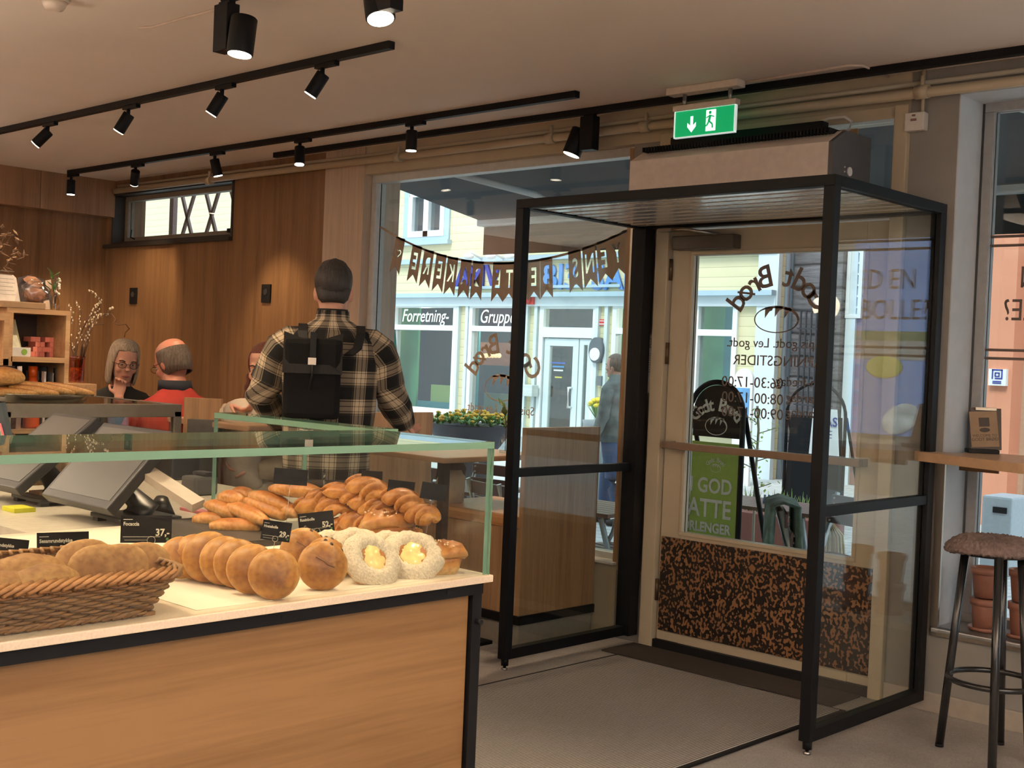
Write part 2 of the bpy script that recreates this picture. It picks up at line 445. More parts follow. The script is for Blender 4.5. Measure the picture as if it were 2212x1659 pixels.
def loaf(mb, cx, cz, rx, rz, y, flip=-1):
    """oval loaf outline, thicker at the upper right, with three slashes"""
    n = 40; o = []; inn = []
    for i in range(n+1):
        t = 2*pi*i/n
        th = .05+.085*max(0, cos(t+flip*.9 if flip < 0 else t-.9))
        o.append((cx+rx*cos(t), cz+rz*sin(t)))
        inn.append((cx+(rx*(1-th*.9))*cos(t), cz+(rz*(1-th*1.6))*sin(t)))
    for i in range(n):
        mb.prism([(o[i][0], y, o[i][1]), (o[i+1][0], y, o[i+1][1]), (inn[i+1][0], y, inn[i+1][1]), (inn[i][0], y, inn[i][1])], (0, .0012, 0))
    for k in (-.42, .02, .44):
        x = cx+k*rx; zt = cz+rz*math.sqrt(1-k*k)*.98
        mb.prism([(x-.10*rx, y, zt), (x+.26*rx, y, zt-.02*rz), (x+.20*rx, y, zt-.25*rz), (x+.10*rx, y, zt-.30*rz), (x-.10*rx, y, zt-.80*rz)], (0, .0012, 0))
# bunting: DYENS BESTE BAKERE + heart, hanging along a sagging string
P0, P1, P2 = ony(822, 488, 5.29), ony(1100, 566, 5.29), ony(1352, 497, 5.29)
def sag(x):
    # quadratic through the three measured points
    (x0, z0), (x1, z1), (x2, z2) = (P0.x, P0.z), (P1.x, P1.z), (P2.x, P2.z)
    return z0*(x-x1)*(x-x2)/((x0-x1)*(x0-x2))+z1*(x-x0)*(x-x2)/((x1-x0)*(x1-x2))+z2*(x-x0)*(x-x1)/((x2-x0)*(x2-x1))
bunt = MB(); YB = 5.288
pts = [(P0.x+(P2.x+.12-P0.x)*i/40) for i in range(41)]
for i in range(40):
    bunt.prism([(pts[i], YB, sag(pts[i])), (pts[i+1], YB, sag(pts[i+1])), (pts[i+1], YB, sag(pts[i+1])-.014), (pts[i], YB, sag(pts[i])-.014)], (0, .001, 0))
line = obj('bunting_decal', bunt, DECAL, win1, 'brown bunting of swallowtail flags spelling a line of mirrored capitals')
fx = {}
pxs = [(862, '#'), (899, 'E'), (925, 'R'), (952, 'E'), (977, 'K'), (1006, 'A'), (1032, 'B'), (1076, 'E'), (1100, 'T'), (1128, 'S'), (1152, 'E'), (1178, 'B'), (1238, 'S'), (1268, 'N'), (1298, 'E'), (1325, 'Y'), (1352, 'B')]
CUT = plain('letter_clear', (.80, .84, .78), .6)
fl = MB(); lt2 = MB()
for u, ch in pxs:
    p = ony(u, 600, YB); x = p.x; w = .046; top = sag(x)
    sl = (sag(x+.05)-sag(x-.05))/.1
    M = Matrix.Translation((x, YB, top)) @ Matrix.Rotation(-math.atan(sl)*.6, 4, 'Y')
    f = [M @ Vector(q) for q in ((-w, 0, 0), (w, 0, 0), (w*1.05, 0, -.235), (0, 0, -.185), (-w*1.05, 0, -.235))]
    fl.prism([f[0], f[1], f[2], f[3], f[4]], (0, .001, 0))
    if ch == '#':
        h = [[M @ Vector((q*.032*(16*sin(t)**3)/16, -.005, -.10+q*.030*(13*cos(t)-5*cos(2*t)-2*cos(3*t)-cos(4*t))/15)) for t in [2*pi*i/24 for i in range(24)]] for q in (1, .74)]
        for i in range(24): lt2.prism([h[0][i], h[0][(i+1) % 24], h[1][(i+1) % 24], h[1][i]], (0, .012, 0))
    else:
        addmesh(lt2, textmesh(ch, .15, .006, 0, .0025), M @ Matrix.Translation((0, .0005, -.105)) @ Matrix.Diagonal((-.62, 1, 1, 1)))
flo = obj('flags', fl, DECAL, line, 'brown flags with cut out capitals')
cut = obj('cutter', lt2, DECAL)
md_ = flo.modifiers.new('cut', 'BOOLEAN'); md_.operation = 'DIFFERENCE'; md_.object = cut; md_.solver = 'EXACT'; md_.use_self = True
dg_ = bpy.context.evaluated_depsgraph_get(); dg_.update()
me_ = bpy.data.meshes.new_from_object(flo.evaluated_get(dg_)); flo.modifiers.clear(); flo.data = me_; bpy.data.objects.remove(cut)
lg = MB()
c = ony(1082, 838, YB)
arc_text(lg, 'Godt Brød', c.x, c.z-.02, .28, .17, YB, -1.05, 1.05)
loaf(lg, c.x, c.z, .135, .082, YB)
for t, u in (('Spis godt. Lev godt.', 1078),): addmesh(lg, textmesh(t, .072, .001), Matrix.Translation(ony(u, 884, YB)) @ MIRX)
obj('logo_decal', lg, DECAL, win1, 'brown mirrored bakery logo of a loaf under arched letters')
# on the door glass
lg = MB(); YD = 5.219
c = ony(1677, 690, YD)
arc_text(lg, 'Godt Brød', c.x, c.z-.06, .27, .155, YD, -.95, 1.0)
loaf(lg, c.x, c.z, .125, .066, YD)
def dl(txt, u, v, s, al='CENTER'):
    p = ony(u, v, YD); addmesh(lg, textmesh(txt, s, .001, align=al), Matrix.Translation(p) @ MIRX)
dl('Spis godt. Lev godt.', 1668, 742, .066); dl('ÅPNINGSTIDER', 1678, 781, .072)
for v, d, h_ in ((827, 'Man-fredag', '06:30-17:00'), (861, 'Lørdag', '08:00-17:00'), (893, 'Søndag', '09:00-17:00')):
    dl(h_, 1624, v, .074); dl(d, 1735, v, .066)
obj('opening_hours_decal', lg, DECALD, leaf, 'dark mirrored logo and opening hours')
# on the right hand window
lg = MB(); YW = 5.45
def wt(txt, x, z, s): addmesh(lg, textmesh(txt, s, .001, align='RIGHT'), Matrix.Translation((x, YW, z)) @ MIRX @ Matrix.Diagonal((.8, 1, 1, 1)))
wt('HVA MED EN', -2.155, 1.90, .135); wt('MANDELBOLLE?', -2.22, 1.757, .135)
for zz in (2.085, 2.045, 1.585, 1.548): lg.box(-2.29, .555, YW-.001, YW, zz-.006, zz+.006)
obj('slogan_decal', lg, DECALD, win2, 'dark mirrored slogan between thin double lines')
# ================================================================== ENTRANCE PORTAL
BK = BLACK
po = thing('entrance_portal', 'black steel and glass draught portal standing in front of the entrance door', 'portal', (-3.18, 4.7, 0))
XL0, XL1, XR0, XR1 = -4.015, -3.968, -2.415, -2.368
YF0, YF1, YK0, YK1 = 4.205, 4.252, 5.115, 5.17
ZB, ZT = .05, 2.20
for (x0, x1, y0, y1) in ((XL0, XL1, YF0, YF1), (XR0, XR1, YF0, YF1), (XL0-.01, XL1+.03, YK0-.02, YK1), (XR0, XR1, YK0, YK1)):
    obj('post', MB().box(x0, x1, y0, y1, ZB, ZT-.042, .002), BK, po)
for (x0, x1, y0, y1, z0, z1) in ((XL0, XR1, YF0, YF1, ZT-.042, ZT), (XL0, XR1, YK0, YK1, ZT-.042, ZT), (XL0, XL1, YF1, YK0, ZT-.042, ZT), (XR0, XR1, YF1, YK0, ZT-.042, ZT)):
    obj('top_beam', MB().box(x0, x1, y0, y1, z0, z1, .002), BK, po)
for (x0, x1) in ((XL0, XL1), (XR0, XR1)):
    obj('bottom_rail', MB().box(x0, x1, YF1, YK0, ZB, ZB+.048, .002), BK, po)
    obj('middle_rail', MB().box(x0+.004, x1-.004, YF1, YK0, .905, .945, .002), BK, po)
    xm = (x0+x1)/2
    pane('glass_panel', xm-.003, xm+.003, YF1, YK0, .945, ZT-.042, po)
    pane('glass_panel', xm-.003, xm+.003, YF1, YK0, ZB+.048, .905, po)
for x in ((XL0+XL1)/2+.003, (XR0+XR1)/2+.003):
    f = obj('foot', MB().loft([(x, 4.228, .02), (x, 4.228, .06)], .018, 14), BK, po)
    obj('foot_pad', MB().lathe([(.015, 0), (.015, .007), (.008, .01), (.006, .024)], (x, 4.228, 0), 14), plain('chrome', (.5, .5, .5), .2, 1), f)
sl = MB(); SLW = plain('slat_white', (.82, .80, .76), .22, .55); 
n = 8
for k in range(n):
    y = YF1+.012+k*(YK0-YF1-.02)/n
    sl.box(XL1+.002, XR0-.002, y, y+.072, ZT-.036, ZT-.022, .002)
obj('slatted_top', sl, SLW, po)
obj('top_board', MB().box(XL1, XR0, YF1, YK0, ZT-.016, ZT-.010), plain('top_board', (.30, .07, .035), .6), po)
# steel plate beside the portal is trim_4; air curtain above
ac = thing('air_curtain', 'long cream air curtain heater with grey end above the entrance portal', 'heater', (-3.28, 5, 2.2))
prof = [(4.82, 2.225), (4.82, 2.452), (4.93, 2.515), (5.165, 2.515), (5.165, 2.225)]
obj('casing', MB().prism([(-3.84, y, z) for y, z in prof], (1.085, 0, 0)), plain('heater_cream', (.76, .68, .60), .4), ac)
obj('end_cap', MB().prism([(-2.755, y+(.003 if y < 5 else -.003), z) for y, z in prof], (.02, 0, 0)), plain('heater_grey', (.10, .10, .10), .5), ac)
gr = MB()
for k in range(60): gr.box(-3.80+k*.0172, -3.792+k*.0172, 4.86, 5.14, 2.5, 2.522)
obj('intake_grille', gr, BLACKM, ac)
obj('switch', MB().loft([(-2.735, 4.97, 2.34), (-2.728, 4.97, 2.34)], .02, 16).ball((-2.733, 4.93, 2.355), .004, 8).ball((-2.733, 4.93, 2.335), .004, 8), plain('knob_white', (.8, .8, .78), .4), ac)
for x in (-3.62, -2.86): obj('mount_bracket', MB().box(x-.05, x+.05, 5.165, 5.18, 2.50, 2.57), plain('bracket_tan', (.35, .22, .11), .6), ac)
# small black lamp bar between heater and sign, and its white cable
lb = single('linear_lamp', MB().box(-3.78, -2.93, 5.06, 5.12, 2.555, 2.60, .003), BLACK, 'short black linear bar lamp mounted above the air curtain', 'lamp')
cb = [ony(u, v, 5.12) for u, v in ((1760, 268), (1790, 256), (1825, 252), (1840, 262), (1835, 278), (1815, 292))]
single('power_cable', MB().tube(cb, .007), WHITEP, 'white cable loop at the right end of the linear lamp', 'cable')
# pipes
pp = thing('water_pipe', 'cream painted pipe running along the facade below the ceiling', 'pipe', (-3, 5.1, 2.67))
obj('pipe_run', MB().loft([(-9.45, 5.13, 2.70), (3, 5.13, 2.675)], .022, 14), CREAM, pp)
for u, v in ((452, 388), (860, 345), (1190, 300), (1395, 270), (1992, 205)):
    p = ony(u, v, 5.13); ft = MB()
    ft.loft([(p.x-.03, 5.13, 2.69), (p.x+.03, 5.13, 2.69)], .031, 12)
    ft.loft([(p.x, 5.13, 2.69), (p.x, 5.13, 2.76)], .01, 8)
    obj('pipe_fitting', ft, CREAM, pp)
p2 = [ony(u, v, 5.16) for u, v in ((232, 405), (620, 360), (800, 338))]
single('thin_pipe', MB().tube([(-9.45, 5.16, 2.745), (-6.2, 5.16, 2.735), (-2.0, 5.16, 2.735)], .011), CREAM, 'thin cream conduit just above the larger facade pipe', 'pipe')
# alarm box and ceiling cable
ab = thing('alarm_box', 'small white square alarm box on grey wall right of the heater', 'alarm box', (-2.55, 5.2, 2.58))
a, b_ = ony(1958, 240, 5.17), ony(1998, 281, 5.17)
obj('box_body', MB().box(a.x, b_.x, 5.155, 5.2, b_.z, a.z-.012, .006), WHITEP, ab)
obj('display', MB().box(a.x+.03, b_.x-.035, 5.152, 5.156, a.z-.05, a.z-.04).box(a.x+.035, a.x+.05, 5.152, 5.156, a.z-.03, a.z-.022), plain('red_grey', (.25, .12, .10), .5), ab)
obj('cable_stub', MB().tube([(b_.x-.02, 5.18, a.z-.02), (b_.x-.02, 5.18, 2.8)], .008), CREAM, ab)
# exit sign
ex = thing('exit_sign', 'green and white emergency exit sign hanging from the ceiling', 'sign', (-3.44, 4.9, 2.8))
obj('ceiling_housing', MB().box(-3.68, -3.27, 4.87, 4.94, 2.765, 2.80, .006), plain('sign_white', (.72, .62, .52), .4), ex)
for x in (-3.59, -3.33): obj('hanger', MB().loft([(x, 4.905, 2.70), (x, 4.905, 2.77)], .010, 8), ALU, ex)
obj('top_bar', MB().box(-3.645, -3.285, 4.885, 4.925, 2.685, 2.712, .003), MATS['sign_white'], ex)
fr = frame_mb(-3.64, -3.29, 2.555, 2.69, 4.892, 4.914, .006)
sp = obj('green_panel', MB().box(-3.635, -3.295, 4.898, 4.910, 2.56, 2.685), emis('sign_green', (.0, .27, .085), .75), ex)
obj('edge_frame', fr, emis('sign_edge', (.75, .85, .8), .4), ex)
pic = MB(); YS = 4.8965
def pp_(pts, mat=0): pic.prism([(x, YS, z) for x, z in pts], (0, .0012, 0), mat)
pp_([(-3.545, 2.655), (-3.53, 2.655), (-3.53, 2.61), (-3.513, 2.625), (-3.513, 2.605), (-3.5375, 2.578), (-3.562, 2.605), (-3.562, 2.625), (-3.545, 2.61)])
obj('arrow', pic, emis('sign_white_lit', (.8, .95, .85), .8), sp); pic = MB()
pp_([(-3.455, 2.575), (-3.40, 2.575), (-3.40, 2.675), (-3.455, 2.675)])
obj('doorway', pic, emis('sign_white_lit', (.8, .95, .85), .8), sp)
pic = MB()
pic.ball((-3.432, YS, 2.662), .008, 10, (1, .2, 1))
for a_, b_, r_ in (((-3.43, 2.65), (-3.437, 2.622), .0065), ((-3.433, 2.648), (-3.452, 2.638), .003), ((-3.43, 2.648), (-3.408, 2.64), .003), ((-3.437, 2.622), (-3.418, 2.607), .0045), ((-3.418, 2.607), (-3.416, 2.588), .004), ((-3.437, 2.622), (-3.447, 2.603), .0045), ((-3.447, 2.603), (-3.47, 2.596), .004)):
    pic.loft([(a_[0], YS, a_[1]), (b_[0], YS, b_[1])], r_, 6)
obj('running_figure', pic, MATS['sign_green'], sp)
cc = [onz(u, v, 2.795) for u, v in ((1590, 181), (1720, 160), (1835, 141), (1862, 141), (1935, 172))]
single('ceiling_cable', MB().tube(cc, .006), plain('cable_white', (.62, .5, .42), .5), 'white cable clipped to ceiling from the exit sign', 'cable')
cc = [onz(u, v, 2.795) for u, v in ((300, 60), (330, 58), (400, 38), (492, 14))]
single('ceiling_cable', MB().tube(cc, .005), MATS['cable_white'], 'thin cable across ceiling to the nearest large spotlight track', 'cable')
q = onz(118, -2, 2.8)
sd = thing('smoke_detector', 'round white smoke detector on the ceiling at the upper left', 'smoke detector', (q.x, q.y, 2.8))
obj('detector_base', MB().lathe([(.055, -.012), (.06, 0)], q, 24), MATS['sign_white'], sd)
obj('detector_cap', MB().lathe([(.02, -.045), (.034, -.042), (.042, -.03), (.048, -.012)], q, 24), MATS['sign_white'], sd)
# ================================================================== TRACK LIGHTS
LENS = emis('lamp_face', (1.0, .86, .66), 9)
def spotlight(loc, aim, energy, size=66, blend=.7, name='spot_lamp', parent=None, col=(1, .73, .45)):
    d = bpy.data.lights.new(name, 'SPOT'); d.energy = energy; d.spot_size = rad(size); d.spot_blend = blend; d.color = col; d.shadow_soft_size = .03
    o = bpy.data.objects.new(name, d); COL.objects.link(o)
    v = Vector(aim)
    M = Matrix.Translation(loc) @ v.to_track_quat('-Z', 'Y').to_matrix().to_4x4()
    if parent is not None:
        o.parent = parent; M = wm(parent).inverted() @ M
    o.matrix_basis = M
    return o
def track(name_label, x0, x1, y, z=2.8):
    t = single('light_track', MB().box(x0, x1, y-.018, y+.018, z-.034, z, .002), BLACK, name_label, 'light track', 'black ceiling light tracks')
    return t
track('black ceiling track carrying four angled spotlights, second from camera', -9.6, -4.12, 3.5)
track('black ceiling track nearest the oak wall and strip window', -9.35, -4.08, 4.68)
track('black ceiling track running over the display window and exit sign', -7.1, 2.5, 5.03)
track('black ceiling track nearest camera at the top of picture', -4.12, 1.5, 2.66)
def head(p, aim, label, energy, r=.032, l=.105, group='small black track spotlights', size=70):
    t = thing('track_spotlight', label, 'spotlight', (p[0], p[1], p[2]), 0, group)
    obj('adapter', MB().box(p[0]-.075, p[0]+.075, p[1]-.014, p[1]+.014, p[2]-.02, p[2], .002), BLACK, t)
    obj('swivel', MB().loft([(p[0]-.03, p[1], p[2]-.05), (p[0]-.03, p[1], p[2]-.015)], .011, 10), BLACK, t)
    a = Vector(aim).normalized(); c = Vector((p[0]-.03, p[1], p[2]-.055))
    can = obj('can', MB().loft([c-a*.012, c-a*.008, c+a*(l-.012), c+a*(l-.004)], [r*.9, r, r, r*.97], 24), BLACK, t)
    obj('lens', MB().loft([c+a*(l-.0045), c+a*l], r*.9, 24), LENS, can)
    if energy: spotlight(c+a*(l+.01), a, energy, parent=t, size=size)
    return t
ords = ['leftmost', 'second from left', 'third from left', 'rightmost']
for k, (u, v) in enumerate(((158, 274), (348, 240), (576, 203), (800, 160))):
    p = onz(u, v, 2.766)
    head((p.x, 3.5, 2.766), (-.45, -.35, -.95) if k else (-.5, -.5, -.75), 'small black angled spotlight, %s of four on the nearer long track' % ords[k], 46)
ords = ['leftmost', 'second from left', 'third from left', 'fourth from left', 'rightmost']
for k, ((u, v), am) in enumerate(zip(((232, 387), (392, 370), (590, 350), (778, 325), (1022, 292)), ((.0, .0, -1), (-.55, .25, -.8), (.1, .25, -1), (.15, -.1, -1), (0, 0, -1)))):
    p = onz(u, v, 2.766)
    head((p.x, 4.68, 2.766), am, 'small black spotlight, %s of five on the track by the oak wall' % ords[k], 40)
def bighead(p, aim, label, energy, side=1):
    t = thing('large_track_spotlight', label, 'spotlight', (p[0], p[1], p[2]), 0, 'large black track spotlights')
    obj('driver_box', MB().box(p[0]-.045, p[0]+.045, p[1]-.028, p[1]+.028, p[2]-.19, p[2]-.012, .003), BLACK, t)
    obj('adapter', MB().box(p[0]-.035, p[0]+.035, p[1]-.014, p[1]+.014, p[2]-.02, p[2]), BLACK, t)
    a = Vector(aim).normalized(); c = Vector((p[0]+.085*side, p[1]+.02, p[2]-.09))
    obj('swivel', MB().loft([(p[0]+.02*side, p[1]+.02, p[2]-.11), c+Vector((0, 0, -.02))], .012, 10), BLACK, t)
    can = obj('can', MB().loft([c-a*.022, c-a*.018, c+a*.118, c+a*.122], [.046, .05, .05, .048], 32), BLACK, t)
    obj('lens', MB().loft([c+a*.1195, c+a*.1235], .044, 32), LENS, can)
    spotlight(c+a*.135, a, energy, 74, .7, parent=t)
    return t
p = onz(556, 22, 2.766); bighead((p.x, 2.66, 2.766), (.02, -.12, -1), 'large black cylinder spotlight with box driver on the nearest track', 60)
p = onz(1000, -30, 2.766); bighead((p.x+.06, 2.66, 2.766), (.35, -.1, -1), 'large black spotlight cut off by the top picture edge', 60, -1)
p = onz(1353, 268, 2.766); bighead((p.x, 5.03, 2.766), (-.25, -.25, -1), 'large black spotlight hanging left of the air curtain over the window', 45, -1)
# spots of the same kind, added out of view to brighten counter and room
for k, (x, y, e, am) in enumerate(((-2.3, 2.66, 36, (-.1, -.45, -1)), (-1.2, 2.66, 38, (-.5, -.6, -1)), (.6, 2.66, 60, (.1, .4, -1)))):
    bighead((x, y, 2.766), am, ['large black spotlight over the front of the pastry case', 'large black spotlight over the aisle before the pastry case', 'large black spotlight over the open floor'][k], e)
track('black ceiling track over the back of the pastry counter', -6.5, -1.0, 1.15)  # unseen track and its heads, added for more light on the counter
for k, x in enumerate((-5.4, -4.3, -3.3, -2.5, -1.5)):
    head((x, 1.15, 2.766), (.12, .12, -1) if k != 2 else (.2, .05, -1), 'small black spotlight out of view over the counter', 52, group='spotlights above the counter')
# milk glass globes added behind the camera to brighten the room
for k, (x, y) in enumerate(((-.6, -1.6), (-3.6, -1.8), (2.2, 1.0), (-6.6, -1.2))):
    t = thing('globe_pendant', 'round milk glass pendant lamp hanging behind the camera', 'pendant lamp', (x, y, 2.8), 0, 'milk glass pendants behind the camera')
    obj('cord', MB().loft([(x, y, 2.28), (x, y, 2.8)], .004, 6), BLACK, t)
    obj('globe', MB().ball((x, y, 2.15), .14, 24), emis('globe_glow', (1.0, .80, .58), 12), t)
# torchieres added out of view to brighten the ceiling
for k, (x, y, e) in enumerate(((-1.2, -1.4, 560), (1.6, 2.2, 720), (-5.2, -.4, 640), (-8.6, .8, 400), (.9, -.5, 400))):
    t = thing('uplighter', 'black floor uplighter standing behind the camera', 'floor lamp', (x, y, 0), 0, 'floor uplighters behind the camera')
    obj('base', MB().lathe([(.14, 0), (.14, .02), (.02, .03)], (x, y, 0), 24), BLACK, t)
    obj('pole', MB().loft([(x, y, .02), (x, y, 1.75)], .012, 10), BLACK, t)
    obj('bowl', MB().lathe([(.02, 1.72), (.10, 1.76), (.15, 1.84), (.145, 1.84), (.09, 1.77), (.01, 1.74)], (x, y, 0), 24, caps=False), BLACK, t)
    spotlight((x, y, 1.80), (0, 0, 1), e, 165, .9, 'uplight', t, (1, .85, .70))
# upper storeys of this building, outside above the shop front
struct('wall_upper_storey', MB().box(-12, 6, 5.2, 5.5, 2.951, 8), GREY)
# ================================================================== FLOOR MATS
def matmat():
    m, nt, b = newmat('ribbed_mat')
    w = N(nt, 'ShaderNodeTexWave', i_Scale=26.0, i_Distortion=.6, i_Detail=2.0); w.bands_direction = 'X'
    w.inputs['Detail Scale'].default_value = 6
    L(nt, coords(nt), w.inputs['Vector'])
    n1 = N(nt, 'ShaderNodeTexNoise', i_Scale=260.0, i_Detail=2.0); L(nt, coords(nt), n1.inputs['Vector'])
    ad = N(nt, 'ShaderNodeMath', operation='MULTIPLY_ADD'); L(nt, n1.outputs['Fac'], ad.inputs[0]); ad.inputs[1].default_value = .55; L(nt, w.outputs['Fac'], ad.inputs[2])
    L(nt, ramp(nt, ad.outputs[0], [(.35, (.10, .092, .086)), (1.0, (.47, .445, .42))]), b.inputs['Base Color'])
    b.inputs['Roughness'].default_value = .95
    bump(nt, b, ad.outputs[0], .6, .006)
    return m
mt = thing('entrance_mat', 'large ribbed grey brown entrance mat on the floor inside the portal', 'mat', (-3.2, 3.9, 0))
obj('ribbed_pile', MB().box(-3.82, -2.60, 3.10, 4.86, .001, .012), matmat(), mt)
eb = MB()
for (x0, x1, y0, y1) in ((-3.84, -2.58, 3.08, 3.10), (-3.84, -2.58, 4.86, 4.88), (-3.84, -3.82, 3.10, 4.86), (-2.60, -2.58, 3.10, 4.86)): eb.box(x0, x1, y0, y1, .001, .009)
obj('rubber_edge', eb, BLACKM, mt)
single('door_mat', MB().box(-3.95, -2.66, 4.895, 5.16, .001, .010, .002), plain('brown_mat', (.045, .034, .028), .9), 'thin dark brown mat strip lying along the entrance door', 'mat')
# ================================================================== PASTRY CASE
ZS = .93
XF, XBK, YE = -2.085, -3.25, 2.158
case = thing('pastry_case', 'large pastry display case with white slab, glass guard and oak front, nearest the camera', 'display case', (-2.65, .8, 0))
slabM = plain('cream_stone', (.66, .55, .43), .4, 0, .08, 200)
obj('slab', MB().box(XBK, XF, -.9, YE, ZS-.017, ZS, .002), slabM, case)
def paper_mat():
    return plain('baking_paper', (.74, .66, .54), .6, 0, .05, 6)
obj('baking_paper', MB().box(XBK+.05, XF-.04, 1.36, YE-.06, ZS, ZS+.0012), paper_mat(), case)
fr = MB()
fr.box(XF-.05, XF-.012, -.9, YE-.02, ZS-.045, ZS-.017, .001)
fr.box(XBK+.02, XF-.012, YE-.055, YE-.02, ZS-.045, ZS-.017, .001)
fr.box(XF-.048, XF-.014, YE-.053, YE-.022, 0, ZS-.045, .001)
fr.box(XF-.048, XF-.014, -.9, YE-.055, .0, .05, .001)
obj('steel_frame', fr, BLACK, case)
obj('oak_front', MB().box(XF-.044, XF-.026, -.9, YE-.057, .05, ZS-.045), OAKH, case)
obj('end_panel', MB().box(XBK+.03, XF-.05, YE-.05, YE-.03, .03, ZS-.045), OAKB, case)
sc = MB()
for (y, z) in ((.75, ZS-.031), (1.55, ZS-.031), (2.02, ZS-.031)): sc.loft([(XF-.013, y, z), (XF-.010, y, z)], .005, 10)
sc.loft([(XF-.013, 2.12, .82), (XF+.004, 2.12, .82)], .006, 10)
obj('frame_screw', sc, BLACKM, case)
ZG = 1.236; XG = -2.092; YG = 2.15
pane('front_glass', XG-.008, XG, -.9, YG, ZS, ZG, case)
pane('top_glass', XG-.43, XG, -.9, YG, ZG, ZG+.016, case)
sx = ony(666, 915, YG).x
pane('end_glass', sx, XG-.009, YG-.014, YG, ZS, ZG, case)
xb = onz(465, 903, ZG).x
pane('top_glass', xb, XG-.432, YG-.014, YG+.07, ZG+.001, ZG+.017, case)
pane('end_glass', xb, sx-.004, YG-.014, YG, ZS, ZG, case)
obj('glass_clamp', MB().box(sx-.022, sx+.018, YG-.014, YG+.006, ZG-.035, ZG-.004, .002).ball((sx, YG, ZG+.006), .006, 10), plain('clamp_steel', (.45, .42, .38), .35, .8), case)
# ------------------------------------------------------------------ bread materials
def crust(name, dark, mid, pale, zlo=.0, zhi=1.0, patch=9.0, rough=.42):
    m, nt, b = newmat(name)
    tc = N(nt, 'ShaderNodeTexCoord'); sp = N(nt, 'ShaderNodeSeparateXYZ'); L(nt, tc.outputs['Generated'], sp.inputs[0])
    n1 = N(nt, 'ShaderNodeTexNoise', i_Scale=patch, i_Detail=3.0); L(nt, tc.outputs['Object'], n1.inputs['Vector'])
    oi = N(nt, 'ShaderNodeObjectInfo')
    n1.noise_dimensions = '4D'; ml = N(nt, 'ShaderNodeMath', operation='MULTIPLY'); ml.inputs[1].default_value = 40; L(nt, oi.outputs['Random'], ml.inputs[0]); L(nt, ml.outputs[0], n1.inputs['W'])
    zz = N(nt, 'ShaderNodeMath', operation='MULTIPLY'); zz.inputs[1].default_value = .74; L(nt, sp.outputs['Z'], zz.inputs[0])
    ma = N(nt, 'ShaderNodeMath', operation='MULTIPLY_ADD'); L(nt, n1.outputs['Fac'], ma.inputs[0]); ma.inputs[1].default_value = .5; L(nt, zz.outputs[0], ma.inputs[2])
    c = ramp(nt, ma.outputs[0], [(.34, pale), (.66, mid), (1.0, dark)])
    n2 = N(nt, 'ShaderNodeTexNoise', i_Scale=90.0, i_Detail=4.0); L(nt, tc.outputs['Object'], n2.inputs['Vector'])
    mx = N(nt, 'ShaderNodeMix', data_type='RGBA', blend_type='MULTIPLY'); mx.inputs[0].default_value = .8
    L(nt, c, mx.inputs[6]); L(nt, ramp(nt, n2.outputs['Fac'], [(.32, (.62, .5, .4)), (.62, (1, 1, 1))]), mx.inputs[7])
    L(nt, mx.outputs[2], b.inputs['Base Color'])
    b.inputs['Roughness'].default_value = rough; b.inputs['Subsurface Weight'].default_value = .08; b.inputs['Subsurface Radius'].default_value = (.02, .01, .004)
    b.inputs['Subsurface Scale'].default_value = .3
    bump(nt, b, n2.outputs['Fac'], .25, .003)
    MATS[name] = m; return m
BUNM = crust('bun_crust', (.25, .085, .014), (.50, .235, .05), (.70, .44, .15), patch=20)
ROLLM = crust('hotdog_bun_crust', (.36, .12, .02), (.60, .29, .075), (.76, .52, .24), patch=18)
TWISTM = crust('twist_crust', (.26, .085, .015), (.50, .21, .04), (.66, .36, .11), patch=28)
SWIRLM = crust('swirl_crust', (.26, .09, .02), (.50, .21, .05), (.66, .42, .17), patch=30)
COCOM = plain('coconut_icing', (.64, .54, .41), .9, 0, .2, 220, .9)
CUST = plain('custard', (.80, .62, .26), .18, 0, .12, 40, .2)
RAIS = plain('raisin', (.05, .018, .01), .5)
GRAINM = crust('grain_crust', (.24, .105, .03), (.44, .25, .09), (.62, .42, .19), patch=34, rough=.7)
HERB = plain('herb_and_crust', (.16, .09, .035), .7, 0, .5, 60)
def organic(mb, amp, freq, seed=0):
    o = Vector((seed*7.3, seed*3.1, seed*1.7))
    for v in mb.bm.verts:
        d = noise.noise(v.co*freq+o)
        v.co += v.co.normalized()*amp*d if v.co.length > 1e-6 else Vector()
    return mb
def prot(name, label, cat, group): return thing(name, label, cat, (0, 0, 0), 0, group)
# round bun: flat base at z=0
def bun_mesh(r, h, seed, seg=28):
    mb = MB(); pr = [(0, r*.62), (.06*h, r*.84), (.22*h, r*.98), (.42*h, r), (.62*h, r*.93), (.8*h, r*.74), (.92*h, r*.48), (.985*h, r*.22)]
    rings = []
    for z, q in pr:
        rings.append([mb.bm.verts.new((q*cos(2*pi*i/seg)*(1+.035*noise.noise(Vector((cos(2*pi*i/seg)*1.3, sin(2*pi*i/seg)*1.3, seed*3+z*5)))), q*sin(2*pi*i/seg)*(1+.05*noise.noise(Vector((sin(2*pi*i/seg)*1.5, cos(2*pi*i/seg), seed+z*9)))), z+.004*noise.noise(Vector((cos(i), z*20, seed))))) for i in range(seg)])
    mb.skin(rings, True)
    top = rings[-1]
    return mb
BG = 'plain round wheat buns standing in a row'
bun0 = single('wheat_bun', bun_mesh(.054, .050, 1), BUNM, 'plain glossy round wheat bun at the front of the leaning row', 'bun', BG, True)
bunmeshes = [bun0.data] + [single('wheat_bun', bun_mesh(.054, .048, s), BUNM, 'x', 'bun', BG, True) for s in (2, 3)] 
extra = bunmeshes[1:]; bunmeshes = [bun0.data]+[o.data for o in extra]
for o in extra: bpy.data.objects.remove(o)
